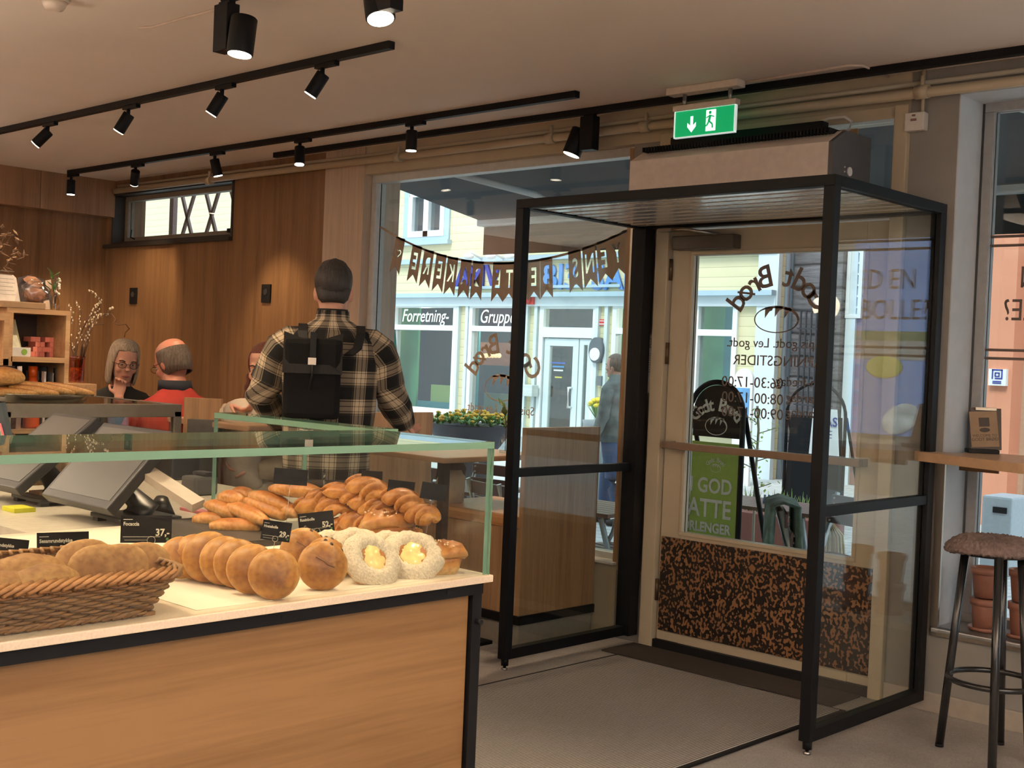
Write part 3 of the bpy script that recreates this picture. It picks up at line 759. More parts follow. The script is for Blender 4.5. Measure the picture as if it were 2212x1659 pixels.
# standing on edge: local z (top) turned to +X, tipped back a little
def edge_on(x, y, z, tip, yaw, s=1.0): return Matrix.Translation((x, y, z)) @ Matrix.Rotation(yaw, 4, 'Z') @ Matrix.Rotation(rad(90-tip), 4, 'Y') @ Matrix.Diagonal((s, s, s, 1))
names = ['second', 'third', 'fourth', 'fifth', 'sixth', 'farthest']
def centred(u, v, z, tip, yaw, s=1.0, cz=.02):
    """bun whose middle shows at a measured point, top turned towards +X and tipped back"""
    p = onz(u, v, ZS+z)
    return Matrix.Translation(p) @ Matrix.Rotation(rad(yaw), 4, 'Z') @ Matrix.Rotation(rad(90-tip), 4, 'Y') @ Matrix.Diagonal((s, s, s, 1)) @ Matrix.Translation((0, 0, -cz))
for k, (u, v, z, s_) in enumerate(((592, 1240, .053, 1.0), (545, 1229, .054, 1.0), (514, 1217, .054, 1.0), (486, 1211, .055, 1.02), (452, 1203, .057, 1.08), (421, 1202, .053, .95), (392, 1204, .050, .9))):
    M = centred(u, v, z, 14+k*1.5, -34+k*2, s_)
    if k == 0: place(bun0, M)
    else:
        b2 = dup(bun0, M, 'plain round wheat bun, %s in the leaning row behind the 29 card' % names[k-1]); b2.data = bunmeshes[k % 3]
# raisin buns
def raisin_bun(label):
    t = thing('raisin_bun', label, 'bun', (0, 0, 0), 0, 'raisin buns')
    obj('crust', bun_mesh(.055, .05, 9), BUNM, t, smooth=True)
    for (a, q, z) in ((2.75, .046, .031), (3.0, .053, .018), (2.2, .051, .022)):
        obj('raisin', MB().ball((q*cos(a), q*sin(a), z), .0065, 8, (1.2, .8, .6)), RAIS, t)
    cr = MB().tube([(-.018, -.02, .0475), (-.008, -.004, .0495), (.0, .006, .0500), (.006, .02, .0490)], .0016, 6)
    obj('crease', cr, plain('crease_brown', (.16, .055, .015), .6), t)
    return t
rb = raisin_bun('raisin bun with dark crease, standing in front of the 52 card')
place(rb, centred(697, 1222, .053, 14, -26))
dup(rb, centred(655, 1190, .055, 18, -25), 'raisin bun half hidden between wheat bun row and front raisin bun')
dup(rb, centred(705, 1203, .050, 30, -20, .88), 'raisin bun farther back behind the front raisin bun')
# custard buns with coconut
def custard_bun(label):
    t = thing('custard_bun', label, 'bun', (0, 0, 0), 0, 'coconut custard buns')
    mb = bun_mesh(.064, .034, 5, 32); obj('dough', mb, ROLLM, t, smooth=True)
    # icing: a torus like ring over the top
    rings = []; mb = MB(); nn = 56
    for i in range(nn):
        a = 2*pi*i/nn; w = 1+.10*noise.noise(Vector((cos(a)*2, sin(a)*2, 3)))
        ring = []
        for q, z in ((.025, .0275), (.029, .034), (.037, .0385), (.047, .038), (.057, .033), (.0655, .023), (.064, .014)):
            j = .0060*noise.noise(Vector((cos(a)*q*260, sin(a)*q*260, z*180)))
            ring.append(mb.bm.verts.new((q*w*cos(a), q*w*sin(a), z+j)))
        rings.append(ring)
    for i in range(nn):
        A, B = rings[i], rings[(i+1) % nn]
        for j in range(6):
            f = mb.bm.faces.new((A[j], A[j+1], B[j+1], B[j])); f.smooth = True
    obj('coconut_icing', mb, COCOM, t)
    mb = MB().ball((0, 0, .0285), .030, 26, (1.05, .9, .24)); obj('custard', organic(mb, .003, 90, 2), CUST, t)
    return t
cb0 = custard_bun('coconut custard bun, rightmost of the front pair')
place(cb0, centred(890, 1203, .044, 47, -34, 1.17))
for (u, v, z, yaw, tip, s, lab) in ((803, 1210, .049, -6, 40, 1.12, 'coconut custard bun leaning at the left of the front pair'),
        (772, 1188, .056, -30, 46, 1.0, 'coconut custard bun behind the front pair, below the braided pastries'),
        (722, 1190, .052, -25, 52, 1.0, 'coconut custard bun at left rear, directly right of the 52 card'),
        (845, 1192, .050, -30, 50, 1.0, 'coconut custard bun at the rear, below the 56 card')):
    dup(cb0, centred(u, v, z, tip, yaw, s), lab)
# hot dog buns
def roll_mesh(l, r, seed, seg=18):
    mb = MB(); pts = []; rr = []
    n = 13
    for k in range(n):
        t = k/(n-1); x = (t-.5)*l
        q = r*max(.25, (1-abs(2*t-1)**3.2))**.5
        pts.append((x, .006*sin(t*3+seed), r*.9+.004*sin(t*pi))); rr.append((q*1.12, q*.95))
    mb.loft(pts, rr, seg, up=(0, 0, 1))
    for v in mb.bm.verts:
        v.co += Vector((0, 1, 1))*.002*noise.noise(v.co*40+Vector((seed*5, 0, 0)))
        if v.co.z < .003: v.co.z = .003
    return mb
h0 = single('hotdog_bun', roll_mesh(.165, .027, 1), ROLLM, 'golden long bun', 'bun', 'long golden hot dog buns', True)
h1 = bpy.data.meshes.new_from_object(h0)
# (px, py of its middle, height above slab, yaw deg, pitch, label)
def at_h(u, v, z): return onz(u, v, ZS+z)
def between(u0, v0, z0, u1, v1, z1, l, r_, sr=1.0):
    a_, b_ = onz(u0, v0, ZS+z0), onz(u1, v1, ZS+z1)
    if a_.y > 2.08: a_ = ony(u0, v0, 2.08)
    if b_.y > 2.09: b_ = ony(u1, v1, 2.09)
    # keep both ends at a plausible common depth: the far end is slid along its ray
    d = b_-a_
    x = d.normalized(); up = Vector((0, 0, 1)); y = up.cross(x).normalized(); z = x.cross(y)
    return Matrix.Translation((a_+b_)/2) @ Matrix((x, y, z)).transposed().to_4x4() @ Matrix.Diagonal((d.length/l, sr, sr, 1)) @ Matrix.Translation((0, 0, -r_*.9))
rolls = [(452, 1138, .026, 562, 1140, .026, 'long golden bun lying at the very front of the pile'),
         (416, 1123, .026, 500, 1127, .026, 'long golden bun leftmost at the foot of the pile'),
         (444, 1090, .066, 512, 1112, .052, 'long golden bun with dark spot at the left of the pile'),
         (490, 1095, .070, 577, 1127, .048, 'pale long bun slanting down at the middle of the pile'),
         (529, 1082, .090, 618, 1116, .062, 'long golden bun right of the middle of the pile'),
         (473, 1073, .092, 529, 1084, .086, 'pale bun on the upper left of the pile'),
         (499, 1066, .100, 549, 1075, .092, 'orange long bun near the top of the pile'),
         (540, 1069, .108, 633, 1101, .080, 'long bun just below the topmost bun'),
         (584, 1056, .130, 694, 1064, .126, 'topmost long pale bun lying across the pile'),
         (500, 1118, .040, 580, 1132, .030, 'long bun low in the pile, mostly covered'),
         (560, 1090, .050, 650, 1110, .045, 'long bun at the rear of the pile, mostly hidden'),
         (470, 1108, .030, 540, 1115, .026, 'long bun at the rear bottom of the pile, mostly hidden')]
for k, (u0, v0, z0_, u1, v1, z1_, lab) in enumerate(rolls):
    M = between(u0, v0, z0_, u1, v1, z1_, .165, .027, .86)
    if k == 0: place(h0, M); h0['label'] = lab
    else: dup(h0, M, lab)
tray = single('tray_stand', MB().box(-3.18, -2.72, 1.80, 2.10, ZS+.001, ZS+.020, .002), plain('dark_tray', (.03, .024, .02), .5), 'dark tray under the pile of long buns and braided pastries', 'tray')
# braided pastries
def twist_mesh(l, r, seed):
    mb = MB(); pts = []; n = 40; rings = []; seg = 36
    for k in range(n):
        t = k/(n-1); q = r*max(.15, (1-abs(2*t-1)**2.6))**.55
        x = (t-.5)*l; ring = []
        for i in range(seg):
            a = 2*pi*i/seg
            g = abs(sin(1.5*a+t*10+seed))
            rr = q*(1.04-.50*(1-g)**2.6)
            ring.append(mb.bm.verts.new((x+.01*sin(a+t*9), rr*cos(a)*1.15+.006*sin(t*6), r*.85+rr*sin(a)*.88)))
        rings.append(ring)
    mb.skin(rings, True)
    for v in mb.bm.verts:
        if v.co.z < .004: v.co.z = .004
    return mb
t0 = single('braided_pastry', twist_mesh(.15, .040, 0), TWISTM, 'x', 'pastry', 'glazed braided pastries', True)
tw = [(642, 1092, .072, 752, 1099, .072, 1.0, 'wide braided pastry directly above the 52 card'),
      (664, 1075, .105, 722, 1079, .102, .8, 'small braided pastry on top of the wide one'),
      (701, 1056, .125, 800, 1086, .096, .82, 'braided pastry with sugar crumbs, slanting down behind the 52 card'),
      (753, 1044, .142, 838, 1073, .112, 1.0, 'topmost braided pastry of the pile'),
      (831, 1069, .118, 909, 1097, .085, .95, 'braided pastry right of the topmost one'),
      (777, 1098, .080, 857, 1105, .074, .85, 'bright round-ended braided pastry in the middle of the pile'),
      (738, 1126, .036, 820, 1135, .034, .95, 'braided pastry at the foot, between 52 card and custard buns'),
      (792, 1112, .052, 858, 1124, .045, .9, 'braided pastry low beside the 56 card'),
      (715, 1136, .030, 762, 1146, .030, .8, 'braided pastry peeping out beside the 52 card'),
      (760, 1084, .085, 840, 1098, .075, .9, 'braided pastry inside the pile, partly hidden'),
      (880, 1112, .060, 944, 1118, .055, .9, 'braided pastry behind the cinnamon swirls')]
for k, (u0, v0, z0_, u1, v1, z1_, sr, lab) in enumerate(tw):
    M = between(u0, v0, z0_, u1, v1, z1_, .15, .034, sr*.9)
    if k == 0: place(t0, M); t0['label'] = lab
    else: dup(t0, M, lab)
# cinnamon swirls: muffin-like buns with a rough top
def swirl(label):
    t = thing('cinnamon_swirl', label, 'pastry', (0, 0, 0), 0, 'cinnamon swirls')
    mb = MB(); seg = 44; rings = []
    for z, q in ((0, .040), (.012, .045), (.028, .049), (.036, .050)):
        rings.append([mb.bm.verts.new((q*(1+.04*sin(5*2*pi*i/seg+z*40))*cos(2*pi*i/seg), q*(1+.04*sin(5*2*pi*i/seg+z*40))*sin(2*pi*i/seg), z)) for i in range(seg)])
    mb.skin(rings, True); obj('base', mb, ROLLM, t, smooth=True)
    mb = MB(); rings = []
    for z, q in ((.034, .049), (.041, .0535), (.050, .052), (.058, .042), (.0625, .030), (.063, .018), (.058, .008)):
        ring = []
        for i in range(seg):
            a = 2*pi*i/seg; w = 1+.12*sin(2*a+q*130)+.06*noise.noise(Vector((cos(a)*3, sin(a)*3, q*60)))
            ring.append(mb.bm.verts.new((q*w*cos(a), q*w*sin(a), z+.006*sin(3*a+q*150)+.004*noise.noise(Vector((cos(a)*4, sin(a)*4, z*90))))))
        rings.append(ring)
    mb.skin(rings, True); obj('swirled_top', mb, SWIRLM, t, smooth=True)
    mb = MB(); random.seed(3)
    for i in range(26):
        a = random.random()*6.28; q = .012+.035*random.random()
        mb.ball((q*cos(a), q*sin(a), .064-.25*max(0, q-.03)), .0022, 6)
    obj('sugar_crumbs', mb, plain('pearl_sugar', (.75, .58, .40), .6), t)
    return t
s0 = swirl('cinnamon swirl in front, at the right end of the slab')
sw = [(1000, 1228, 0, 1.12, 0, 'cinnamon swirl in front, at the right end of the slab'),
      (1012, 1205, 0.0, 1.1, 40, 'dark cinnamon swirl behind the front one by the end glass'),
      (950, 1200, 0.0, .72, 20, 'small cinnamon swirl between custard buns and end swirls'),
      (978, 1155, .052, 1.18, 70, 'largest cinnamon swirl, sitting on top of others'),
      (922, 1160, .040, .8, 10, 'pale based cinnamon swirl beside the 56 card'),
      (1030, 1155, .052, .55, 50, 'small cinnamon swirl squeezed against the end glass'),
      (972, 1186, .0, .95, 70, 'cinnamon swirl underneath the largest one'),
      (925, 1185, .0, .85, 90, 'cinnamon swirl underneath the one beside the 56 card')]
for k, (u, v, z, s, yaw, lab) in enumerate(sw):
    p = at_h(u, v, z); p.y = min(p.y, YG-.012-.062*s)
    M = TR((p.x, p.y, ZS+z), 0, 0, rad(yaw), (s*1.14, s*1.14, s))
    if k == 0: place(s0, M)
    else: dup(s0, M, lab)
# ------------------------------------------------------------------ price cards
CARD = plain('card_black', (.005, .005, .006), .45, 0, .06, 30, 0, .2)
CTXT = plain('card_print', (.62, .58, .48), .6)
CGRN = plain('card_green', (.05, .16, .05), .6)
RING = plain('clip_steel', (.42, .38, .32), .3, .9)
def card(u, v, w_px, zc, name, price, label, roll=0, yaw=58, w=.10, h=.056, pin=.05, back=False, sub=True, pinx=.0):
    """zc: height of card centre above slab"""
    p = at_h(u, v, zc)
    if p.x < -3.16: p = onx(u, v, -3.14)
    if p.y > 2.11: p = ony(u, v, 2.09)
    zc = p.z-ZS
    d = (CR.transposed() @ (p-Vector((0, 0, CAM_Z)))).z*-1
    if w_px: s = w_px*d/FPX/w; w *= s; h *= s
    if back or name == 'Kanel': pin = max(.03, zc-h/2-.004)
    t = thing('price_card', label, 'price card', (p.x, p.y, p.z-h/2-pin), rad(yaw), 'black price cards in the pastry case')
    M = WM[t.name] @ Matrix.Translation((0, 0, h/2+pin)) @ Matrix.Rotation(rad(roll), 4, 'Y')
    def put(nm, mb, mat, par=t, lab=None):
        bmesh.ops.transform(mb.bm, matrix=M, verts=mb.bm.verts); return obj(nm, mb, mat, par, lab)
    c = put('card', MB().box(-w/2, w/2, -.0006, .0006, -h/2, h/2), CARD)
    sgn = -1
    yy = .0018 if back else -.0010
    if not back:
        mb = MB()
        addmesh(mb, textmesh(name, h*.19, .0002, align='LEFT', bold=.0003), Matrix.Translation((-w*.45, yy, h*.19)) @ Matrix.Diagonal((.85, 1, 1, 1)))
        addmesh(mb, textmesh(price, h*.36, .0002, align='RIGHT', bold=.0006), Matrix.Translation((w*.46, yy, -h*.13)) @ Matrix.Diagonal((.9, 1, 1, 1)))
        mb.box(-w*.45, -w*.27, yy, yy+.0002, h*.34, h*.365)
        mb.box(-w*.45, w*.28, yy, yy+.0002, -h*.285, -h*.27)
        put('print', mb, CTXT, c)
        put('green_mark', MB().ball((w*.42, yy, -h*.36), h*.055, 8, (1, .1, 1)), CGRN, c)
        put('small_print', MB().box(-w*.42, w*.02, yy, yy+.0002, -h*.41, -h*.385), plain('fine_print', (.25, .24, .2), .6), c)
    mb = MB(); r = h*.14; n = 18
    yr = -.0035 if not back else .004
    pts = [(pinx+r*cos(2*pi*i/n), yr, -h*.40+r*sin(2*pi*i/n)) for i in range(n+1)]
    mb.tube(pts, .0008, 6); put('ring_clip', mb, RING)
    put('pin', MB().tube([(pinx, yr, -h*.40-r), (pinx, 0, -h/2-pin)], .0007, 6), RING)
    return t
card(316, 1143, 106, .085, 'Focaccia', '37,-', 'black price card reading 37, standing above the right of the basket', 0, 60, pinx=.012)
card(136, 1179, 106, .085, 'Sesamrundstykke', '27,-', 'black price card reading 27 with its pin in the sesame roll', -2, 60)
card(12, 1188, 92, .08, 'Havrerundstykke', '27,-', 'black price card reading 27, cut by the left picture edge', 5, 55)
card(597, 1147, 62, .105, 'Hvetebolle', '29,-', 'black tilted price card reading 29 above the wheat buns', 7, 55, h=.068, w=.10)
card(683, 1129, 76, .105, 'Rosinbolle', '52,-', 'black price card reading 52 above the raisin bun', -7, 60, h=.060)
card(877, 1127, 54, .10, 'Skolebolle', '56,-', 'black price card reading 56 above the custard buns', -8, 50, h=.072, w=.095)
card(803, 1037, 46, .175, '', '', 'black price card seen from behind, left of the three at the rear', 0, 40, h=.085, back=True)
card(866, 1057, 58, .145, '', '', 'black price card seen from behind, middle of the three at the rear', 5, 52, h=.064, back=True)
card(937, 1062, 56, .145, '', '', 'black price card seen from behind, rightmost of the three at the rear', 8, 52, h=.064, back=True)
card(628, 1030, 72, .19, '', '', 'black price card seen from behind, above the topmost long bun', 3, 55, h=.048, back=True)
card(700, 1036, 20, .16, 'Kanel', '56,-', 'narrow price card turned edgeways between long buns and braided pastries', -10, 130, h=.22, w=.10)
# ------------------------------------------------------------------ wicker basket
def basket():
    t = thing('bread_basket', 'brown wicker basket of rolls on the white slab, at the lower left', 'basket', (-2.32, .9, ZS))
    WK = wood('wicker', (.12, .05, .015), (.29, .14, .045), 'Y', 2.0, .5)
    x0, x1, y0, y1 = -2.385, -2.135, .35, 1.275; ht = .085; fl = .045
    def perim(t_, z):
        """rounded rectangle at height z; returns point for t_ in 0..1"""
        e = fl*z/ht; a0, a1, b0, b1 = x0-e, x1+e, y0-e, y1+e; r = .05+e*.3
        segs = [((a1, b0+r), (a1, b1-r)), ('c', (a1-r, b1-r), 0), ((a1-r, b1), (a0+r, b1)), ('c', (a0+r, b1-r), 90), ((a0, b1-r), (a0, b0+r)), ('c', (a0+r, b0+r), 180), ((a0+r, b0), (a1-r, b0)), ('c', (a1-r, b0+r), 270)]
        lens = [math.dist(s[0], s[1]) if s[0] != 'c' else r*pi/2 for s in segs]
        tot = sum(lens); d = (t_ % 1)*tot
        for s, l in zip(segs, lens):
            if d <= l or s is segs[-1]:
                f = min(1, d/l)
                if s[0] == 'c':
                    a = rad(s[2])+f*pi/2; return Vector((s[1][0]+r*cos(a), s[1][1]+r*sin(a), 0)), Vector((cos(a), sin(a), 0))
                p = Vector((*s[0], 0)).lerp(Vector((*s[1], 0)), f); dv = Vector((*s[1], 0))-Vector((*s[0], 0)); nrm = Vector((dv.y, -dv.x, 0)).normalized()
                return p, nrm
            d -= l
    rows = 13; K = 92; sub_ = 4
    wv = MB()
    for r_ in range(rows):
        z = .008+r_*(ht-.014)/(rows-1)
        pts = []
        for i in range(K*sub_+1):
            p, nr = perim(i/(K*sub_), z); ph = pi*i/sub_/1.0+(pi if r_ % 2 else 0)
            q = p+nr*(.0042*cos(ph)); pts.append((q.x, q.y, z))
        wv.loft(pts, (.0036, .0036), 5, caps=False)
    for v in wv.bm.verts: v.co += Vector((0, 0, ZS))
    obj('woven_sides', wv, WK, t)
    st = MB()
    for i in range(K):
        a, n1 = perim(i/K, 0); b2, n2 = perim(i/K, ht)
        st.loft([(a.x, a.y, ZS+.002), (b2.x, b2.y, ZS+ht)], .0026, 5)
    obj('stakes', st, plain('wicker_dark', (.14, .065, .025), .6), t)
    rm = MB(); K2 = 120
    for i in range(K2):
        a, n1 = perim(i/K2, ht); b2, n2 = perim((i+2.4)/K2, ht); m, nm = perim((i+1.2)/K2, ht)
        rm.loft([a-n1*.006+Vector((0, 0, ZS+ht-.010)), a+n1*.007+Vector((0, 0, ZS+ht-.004)), m+nm*.008+Vector((0, 0, ZS+ht+.007)), b2-n2*.004+Vector((0, 0, ZS+ht+.012)), b2-n2*.012+Vector((0, 0, ZS+ht+.004))], .0046, 6)
    obj('braided_rim', rm, WK, t)
    rm = MB(); K2 = 110
    for i in range(K2):
        a, n1 = perim(i/K2, 0); b2, n2 = perim((i+2.2)/K2, 0)
        rm.loft([a+n1*.003+Vector((0, 0, ZS+.004)), (a+b2)/2+n1*.009+Vector((0, 0, ZS+.012)), b2+n2*.005+Vector((0, 0, ZS+.022))], .0042, 6)
    obj('foot_braid', rm, WK, t)
    obj('basket_floor', MB().box(x0, x1, y0, y1, ZS+.001, ZS+.008), WK, t)
    return t
basket()
def lump(r, sc, seed, amp=.12, freq=30, seg=24):
    mb = MB().ball((0, 0, 0), r, seg, sc)
    for v in mb.bm.verts:
        v.co *= 1+amp*noise.noise(v.co*freq+Vector((seed*3, 0, 0)))
    zmin = min(v.co.z for v in mb.bm.verts)
    for v in mb.bm.verts: v.co.z -= zmin
    return mb
f0 = thing('focaccia_roll', 'x', 'bread roll', (0, 0, 0), 0, 'focaccia rolls in the basket')
obj('crust', lump(.055, (1.0, 1.12, .44), 1, .08, 25), GRAINM, f0, smooth=True)
hb = MB(); random.seed(5)
for i in range(12):
    a = random.random()*6.28; q = .012+.026*random.random()
    hb.ball((q*cos(a), q*sin(a), .0475-q*q*10), .0046, 6, (1.5, 1, .4))
obj('herb_topping', hb, HERB, f0)
for k, (u, v, z, yaw, tip, lab) in enumerate(((306, 1234, .074, -35, 58, 'focaccia roll with dark herbs, rightmost in the basket'), (258, 1238, .074, -32, 62, 'focaccia roll in the basket, second from the right'),
        (214, 1240, .074, -30, 66, 'focaccia roll in the basket, third from the right'), (185, 1228, .080, -30, 60, 'focaccia roll in the basket, behind the sesame price card'))):
    p = at_h(u, v, z)
    M = centred(u, v-6, z, 24, -28+k*3, 1.0, .02)
    if k == 0: place(f0, M); f0['label'] = lab
    else: dup(f0, M, lab)
q0 = single('sesame_roll', lump(.05, (.8, 1.45, .62), 4, .08, 28), GRAINM, 'x', 'bread roll', 'sesame rolls in the basket', True)
for k, (u, v, x_, yaw, lab) in enumerate(((95, 1256, -2.215, 10, 'brown sesame roll lying at the basket front'), (-5, 1272, -2.215, 20, 'brown roll at the left picture edge of the basket'), (60, 1232, -2.30, -10, 'crusty seeded roll behind the sesame roll'), (-20, 1248, -2.31, 15, 'crusty roll behind the left price card'), (150, 1240, -2.30, 0, 'roll in the basket under the sesame price card'))):
    p = onx(u, v, x_); M = TR((p.x, p.y, p.z-.03), 0, 0, rad(yaw))
    if k == 0: place(q0, M); q0['label'] = lab
    else: dup(q0, M, lab)
# paper edge of a tray at the back of the slab
single('oval_plate', MB().stack([(onz(455, 1150, .935).x, onz(455, 1150, .935).y, ZS+.001, .10, .06), (onz(455, 1150, .935).x, onz(455, 1150, .935).y, ZS+.012, .125, .075)], 32), WHITEP, 'white oval plate rim under the leftmost long bun', 'plate')
# ================================================================== TILL COUNTER
tc = thing('till_counter', 'white topped till counter behind the pastry case', 'counter', (-3.9, 2.0, 0))
mb = MB(); zc = .90
ctr = [(-5.2, 1.63), (-3.16, 1.63), (-3.10, 1.655), (-3.06, 1.70), (-3.05, 1.76), (-3.05, 2.45), (-5.2, 2.45)]
XK = -3.27
ctr = [(-4.55, 1.63), (XK-.11, 1.63), (XK-.05, 1.65), (XK-.01, 1.69), (XK, 1.75), (XK, 2.85), (-4.55, 2.85)]
obj('worktop', MB().prism([(x, y, zc-.03) for x, y in ctr], (0, 0, .03)), plain('white_worktop', (.62, .57, .47), .25), tc)
obj('base_cabinet', MB().box(-4.53, XK-.03, 1.68, 2.83, 0, zc-.03), plain('dark_cabinet', (.02, .016, .012), .6), tc)
SCR = plain('screen_glass', (.045, .045, .04), .3, 0, .05, 3, 0, .8)
BEZ = plain('screen_bezel', (.018, .018, .018), .35)
def screen(bl, br, tl, label, th=.035, base=None, name='till_screen'):
    bl, br, tl = Vector(bl), Vector(br), Vector(tl)
    ex_ = (br-bl); ey_ = (tl-bl); w = ex_.length; h = ey_.length
    ex_.normalize(); ey_ = (ey_-ex_*ey_.dot(ex_)).normalized(); nz_ = ex_.cross(ey_)
    M = Matrix.Translation(bl) @ Matrix((ex_, ey_, nz_)).transposed().to_4x4()
    c = base or (bl+br)/2+Vector((0, .10, 0)); c = Vector((c[0], c[1], zc))
    t = thing(name, label, 'till screen', c)
    def put(nm, mb, mat, par=t):
        bmesh.ops.transform(mb.bm, matrix=M, verts=mb.bm.verts); return obj(nm, mb, mat, par)
    b = put('casing', MB().box(0, w, 0, h, -th, 0, .004), BEZ)
    put('display', MB().box(.018, w-.018, .028, h-.018, -.001, .0012), SCR, b)
    obj('stand', MB().loft([M @ Vector((w/2, h*.45, -th)), Vector((c.x, c.y+.03, zc+.05)), Vector((c.x, c.y, zc+.018))], [(.05, .018), (.05, .02), (.06, .03)], 16), BEZ, t)
    obj('base_plate', MB().box(c.x-.11, c.x+.11, c.y-.09, c.y+.10, zc+.012, zc+.026, .004).box(c.x-.10, c.x-.07, c.y-.085, c.y-.055, zc, zc+.013).box(c.x+.07, c.x+.10, c.y-.085, c.y-.055, zc, zc+.013).box(c.x-.10, c.x-.07, c.y+.06, c.y+.09, zc, zc+.013).box(c.x+.07, c.x+.10, c.y+.06, c.y+.09, zc, zc+.013), BEZ, t)
    return t
bl = onz(88, 1068, .965); br = onz(228, 1100, .965); br.y = bl.y
tl = onx(225, 912, bl.x)
screen(bl, br, tl, 'dark touch screen till tilted on its stand, nearest the camera', base=(br+Vector((.02, .16, 0))) if False else onz(290, 1128, .9))
bl2 = onz(-55, 1035, .965); br2 = onz(88, 1052, .965); br2.y = bl2.y
tl2 = onx(118, 890, bl2.x)
screen(bl2, br2, tl2, 'dark touch screen till farther left, behind the nearer one', base=onz(110, 1085, .9))
# customer display seen from its edge, card terminal, printer, notepad
cd = thing('customer_display', 'pale edged customer display leaning beside the near till', 'display', tuple(onz(350, 1112, .9)))
a, b_ = dep(302, 1024, 3.75), dep(415, 1098, 3.6)
ax = (b_-a); 
mb = MB().prism([a+Vector((0, 0, .01)), b_+Vector((0, 0, .01)), b_+Vector((0, 0, -.012)), a+Vector((0, 0, -.012))], (-.015, .05, .012))
obj('panel', mb, plain('display_beige', (.36, .30, .24), .4), cd)
obj('foot', MB().loft([onz(345, 1110, .9), onz(350, 1075, .95)], [.05, .02], 14), BEZ, cd)
pt = thing('card_terminal', 'dark card payment terminal behind the leaning display', 'card terminal', tuple(onz(430, 1075, .9)))
q = onz(425, 1068, .9)
obj('terminal_body', MB().box(q.x-.05, q.x+.05, q.y-.04, q.y+.06, zc, zc+.07, .012), plain('terminal_grey', (.07, .068, .065), .45), pt)
obj('paper_lid', MB().box(q.x-.045, q.x+.045, q.y+.005, q.y+.055, zc+.07, zc+.085, .006), BEZ, pt)
q = onz(350, 1035, .9)
rp = thing('receipt_printer', 'black receipt printer behind the tills', 'printer', (q.x, q.y+.06, zc))
obj('printer_body', MB().box(q.x-.07, q.x+.07, q.y, q.y+.14, zc, zc+.11, .01), BEZ, rp)
obj('lid', MB().box(q.x-.06, q.x+.06, q.y+.01, q.y+.10, zc+.108, zc+.122, .006), plain('lid_black', (.03, .03, .03), .25), rp)
a = onz(45, 1104, .9)
single('sticky_notes', MB().box(a.x-.05, a.x+.04, a.y-.04, a.y+.03, zc, zc+.014, .001), plain('yellow_paper', (.55, .55, .02), .6), 'block of yellow sticky notes on the white counter at the left', 'notepad')
a = onz(48, 1085, .9)
single('order_pad', MB().box(a.x-.04, a.x+.04, a.y+.04, a.y+.09, zc, zc+.035, .001), plain('peach_paper', (.75, .42, .22), .6), 'small peach coloured block behind the yellow notes', 'notepad')
a = onz(425, 1108, .9)
single('pink_tray', MB().box(a.x-.09, a.x+.05, a.y-.01, a.y+.03, zc, zc+.010, .002), plain('pink_plastic', (.6, .18, .2), .4), 'flat pink tray on the counter beside the long buns', 'tray')
# menu card with colour stripes cut by the left edge
q = dep(2, 930, 2.9)
mc = thing('menu_card', 'dark leaning card with pink and green stripes at the left edge', 'card', (q.x, q.y, q.z-.2))
obj('card_board', MB().prism([dep(-40, 880, 2.9), dep(2, 870, 2.9), dep(26, 985, 2.9), dep(20, 1000, 2.9), dep(-40, 1002, 2.9)], (-.02, .02, 0)), plain('card_dark', (.035, .05, .06), .4), mc)
for k, (c_, dv) in enumerate((((.65, .7, .65), 0), ((.7, .16, .2), -8), ((.1, .35, .12), 9))):
    obj('stripe', MB().prism([dep(-30, 925+dv, 2.895), dep(2, 922+dv, 2.895), dep(15, 968+dv, 2.895), dep(10, 971+dv, 2.895), dep(-2, 930+dv, 2.895), dep(-30, 932+dv, 2.895)], (.002, -.002, 0)), plain('stripe_%d' % k, c_, .5), mc)
# ================================================================== PEOPLE
def skinmat(name, c):
    m, nt, b = newmat(name)
    n1 = N(nt, 'ShaderNodeTexNoise', i_Scale=18.0, i_Detail=3.0); L(nt, coords(nt), n1.inputs['Vector'])
    L(nt, ramp(nt, n1.outputs['Fac'], [(.35, tuple(x*.9 for x in c)), (.65, (c[0]*1.05, c[1]*.95, c[2]*.92))]), b.inputs['Base Color'])
    b.inputs['Roughness'].default_value = .5; b.inputs['Subsurface Weight'].default_value = .1; b.inputs['Subsurface Radius'].default_value = (.5, .2, .1); b.inputs['Subsurface Scale'].default_value = .02
    return m
SKIN = skinmat('skin', (.60, .33, .235)); SKIN2 = skinmat('skin_ruddy', (.50, .22, .15))
EYEW = plain('eye_white', (.6, .56, .52), .2); EYED = plain('iris', (.03, .025, .02), .15); LIP = plain('lips', (.36, .11, .09), .4)
def hairmat(name, c1, c2):
    m, nt, b = newmat(name)
    n1 = N(nt, 'ShaderNodeTexNoise', i_Scale=14.0, i_Detail=6.0, i_Roughness=.7); L(nt, coords(nt, scale=(9, 9, .9)), n1.inputs['Vector'])
    L(nt, ramp(nt, n1.outputs['Fac'], [(.35, c1), (.68, c2)]), b.inputs['Base Color']); b.inputs['Roughness'].default_value = .45
    bump(nt, b, n1.outputs['Fac'], .9, .01); return m
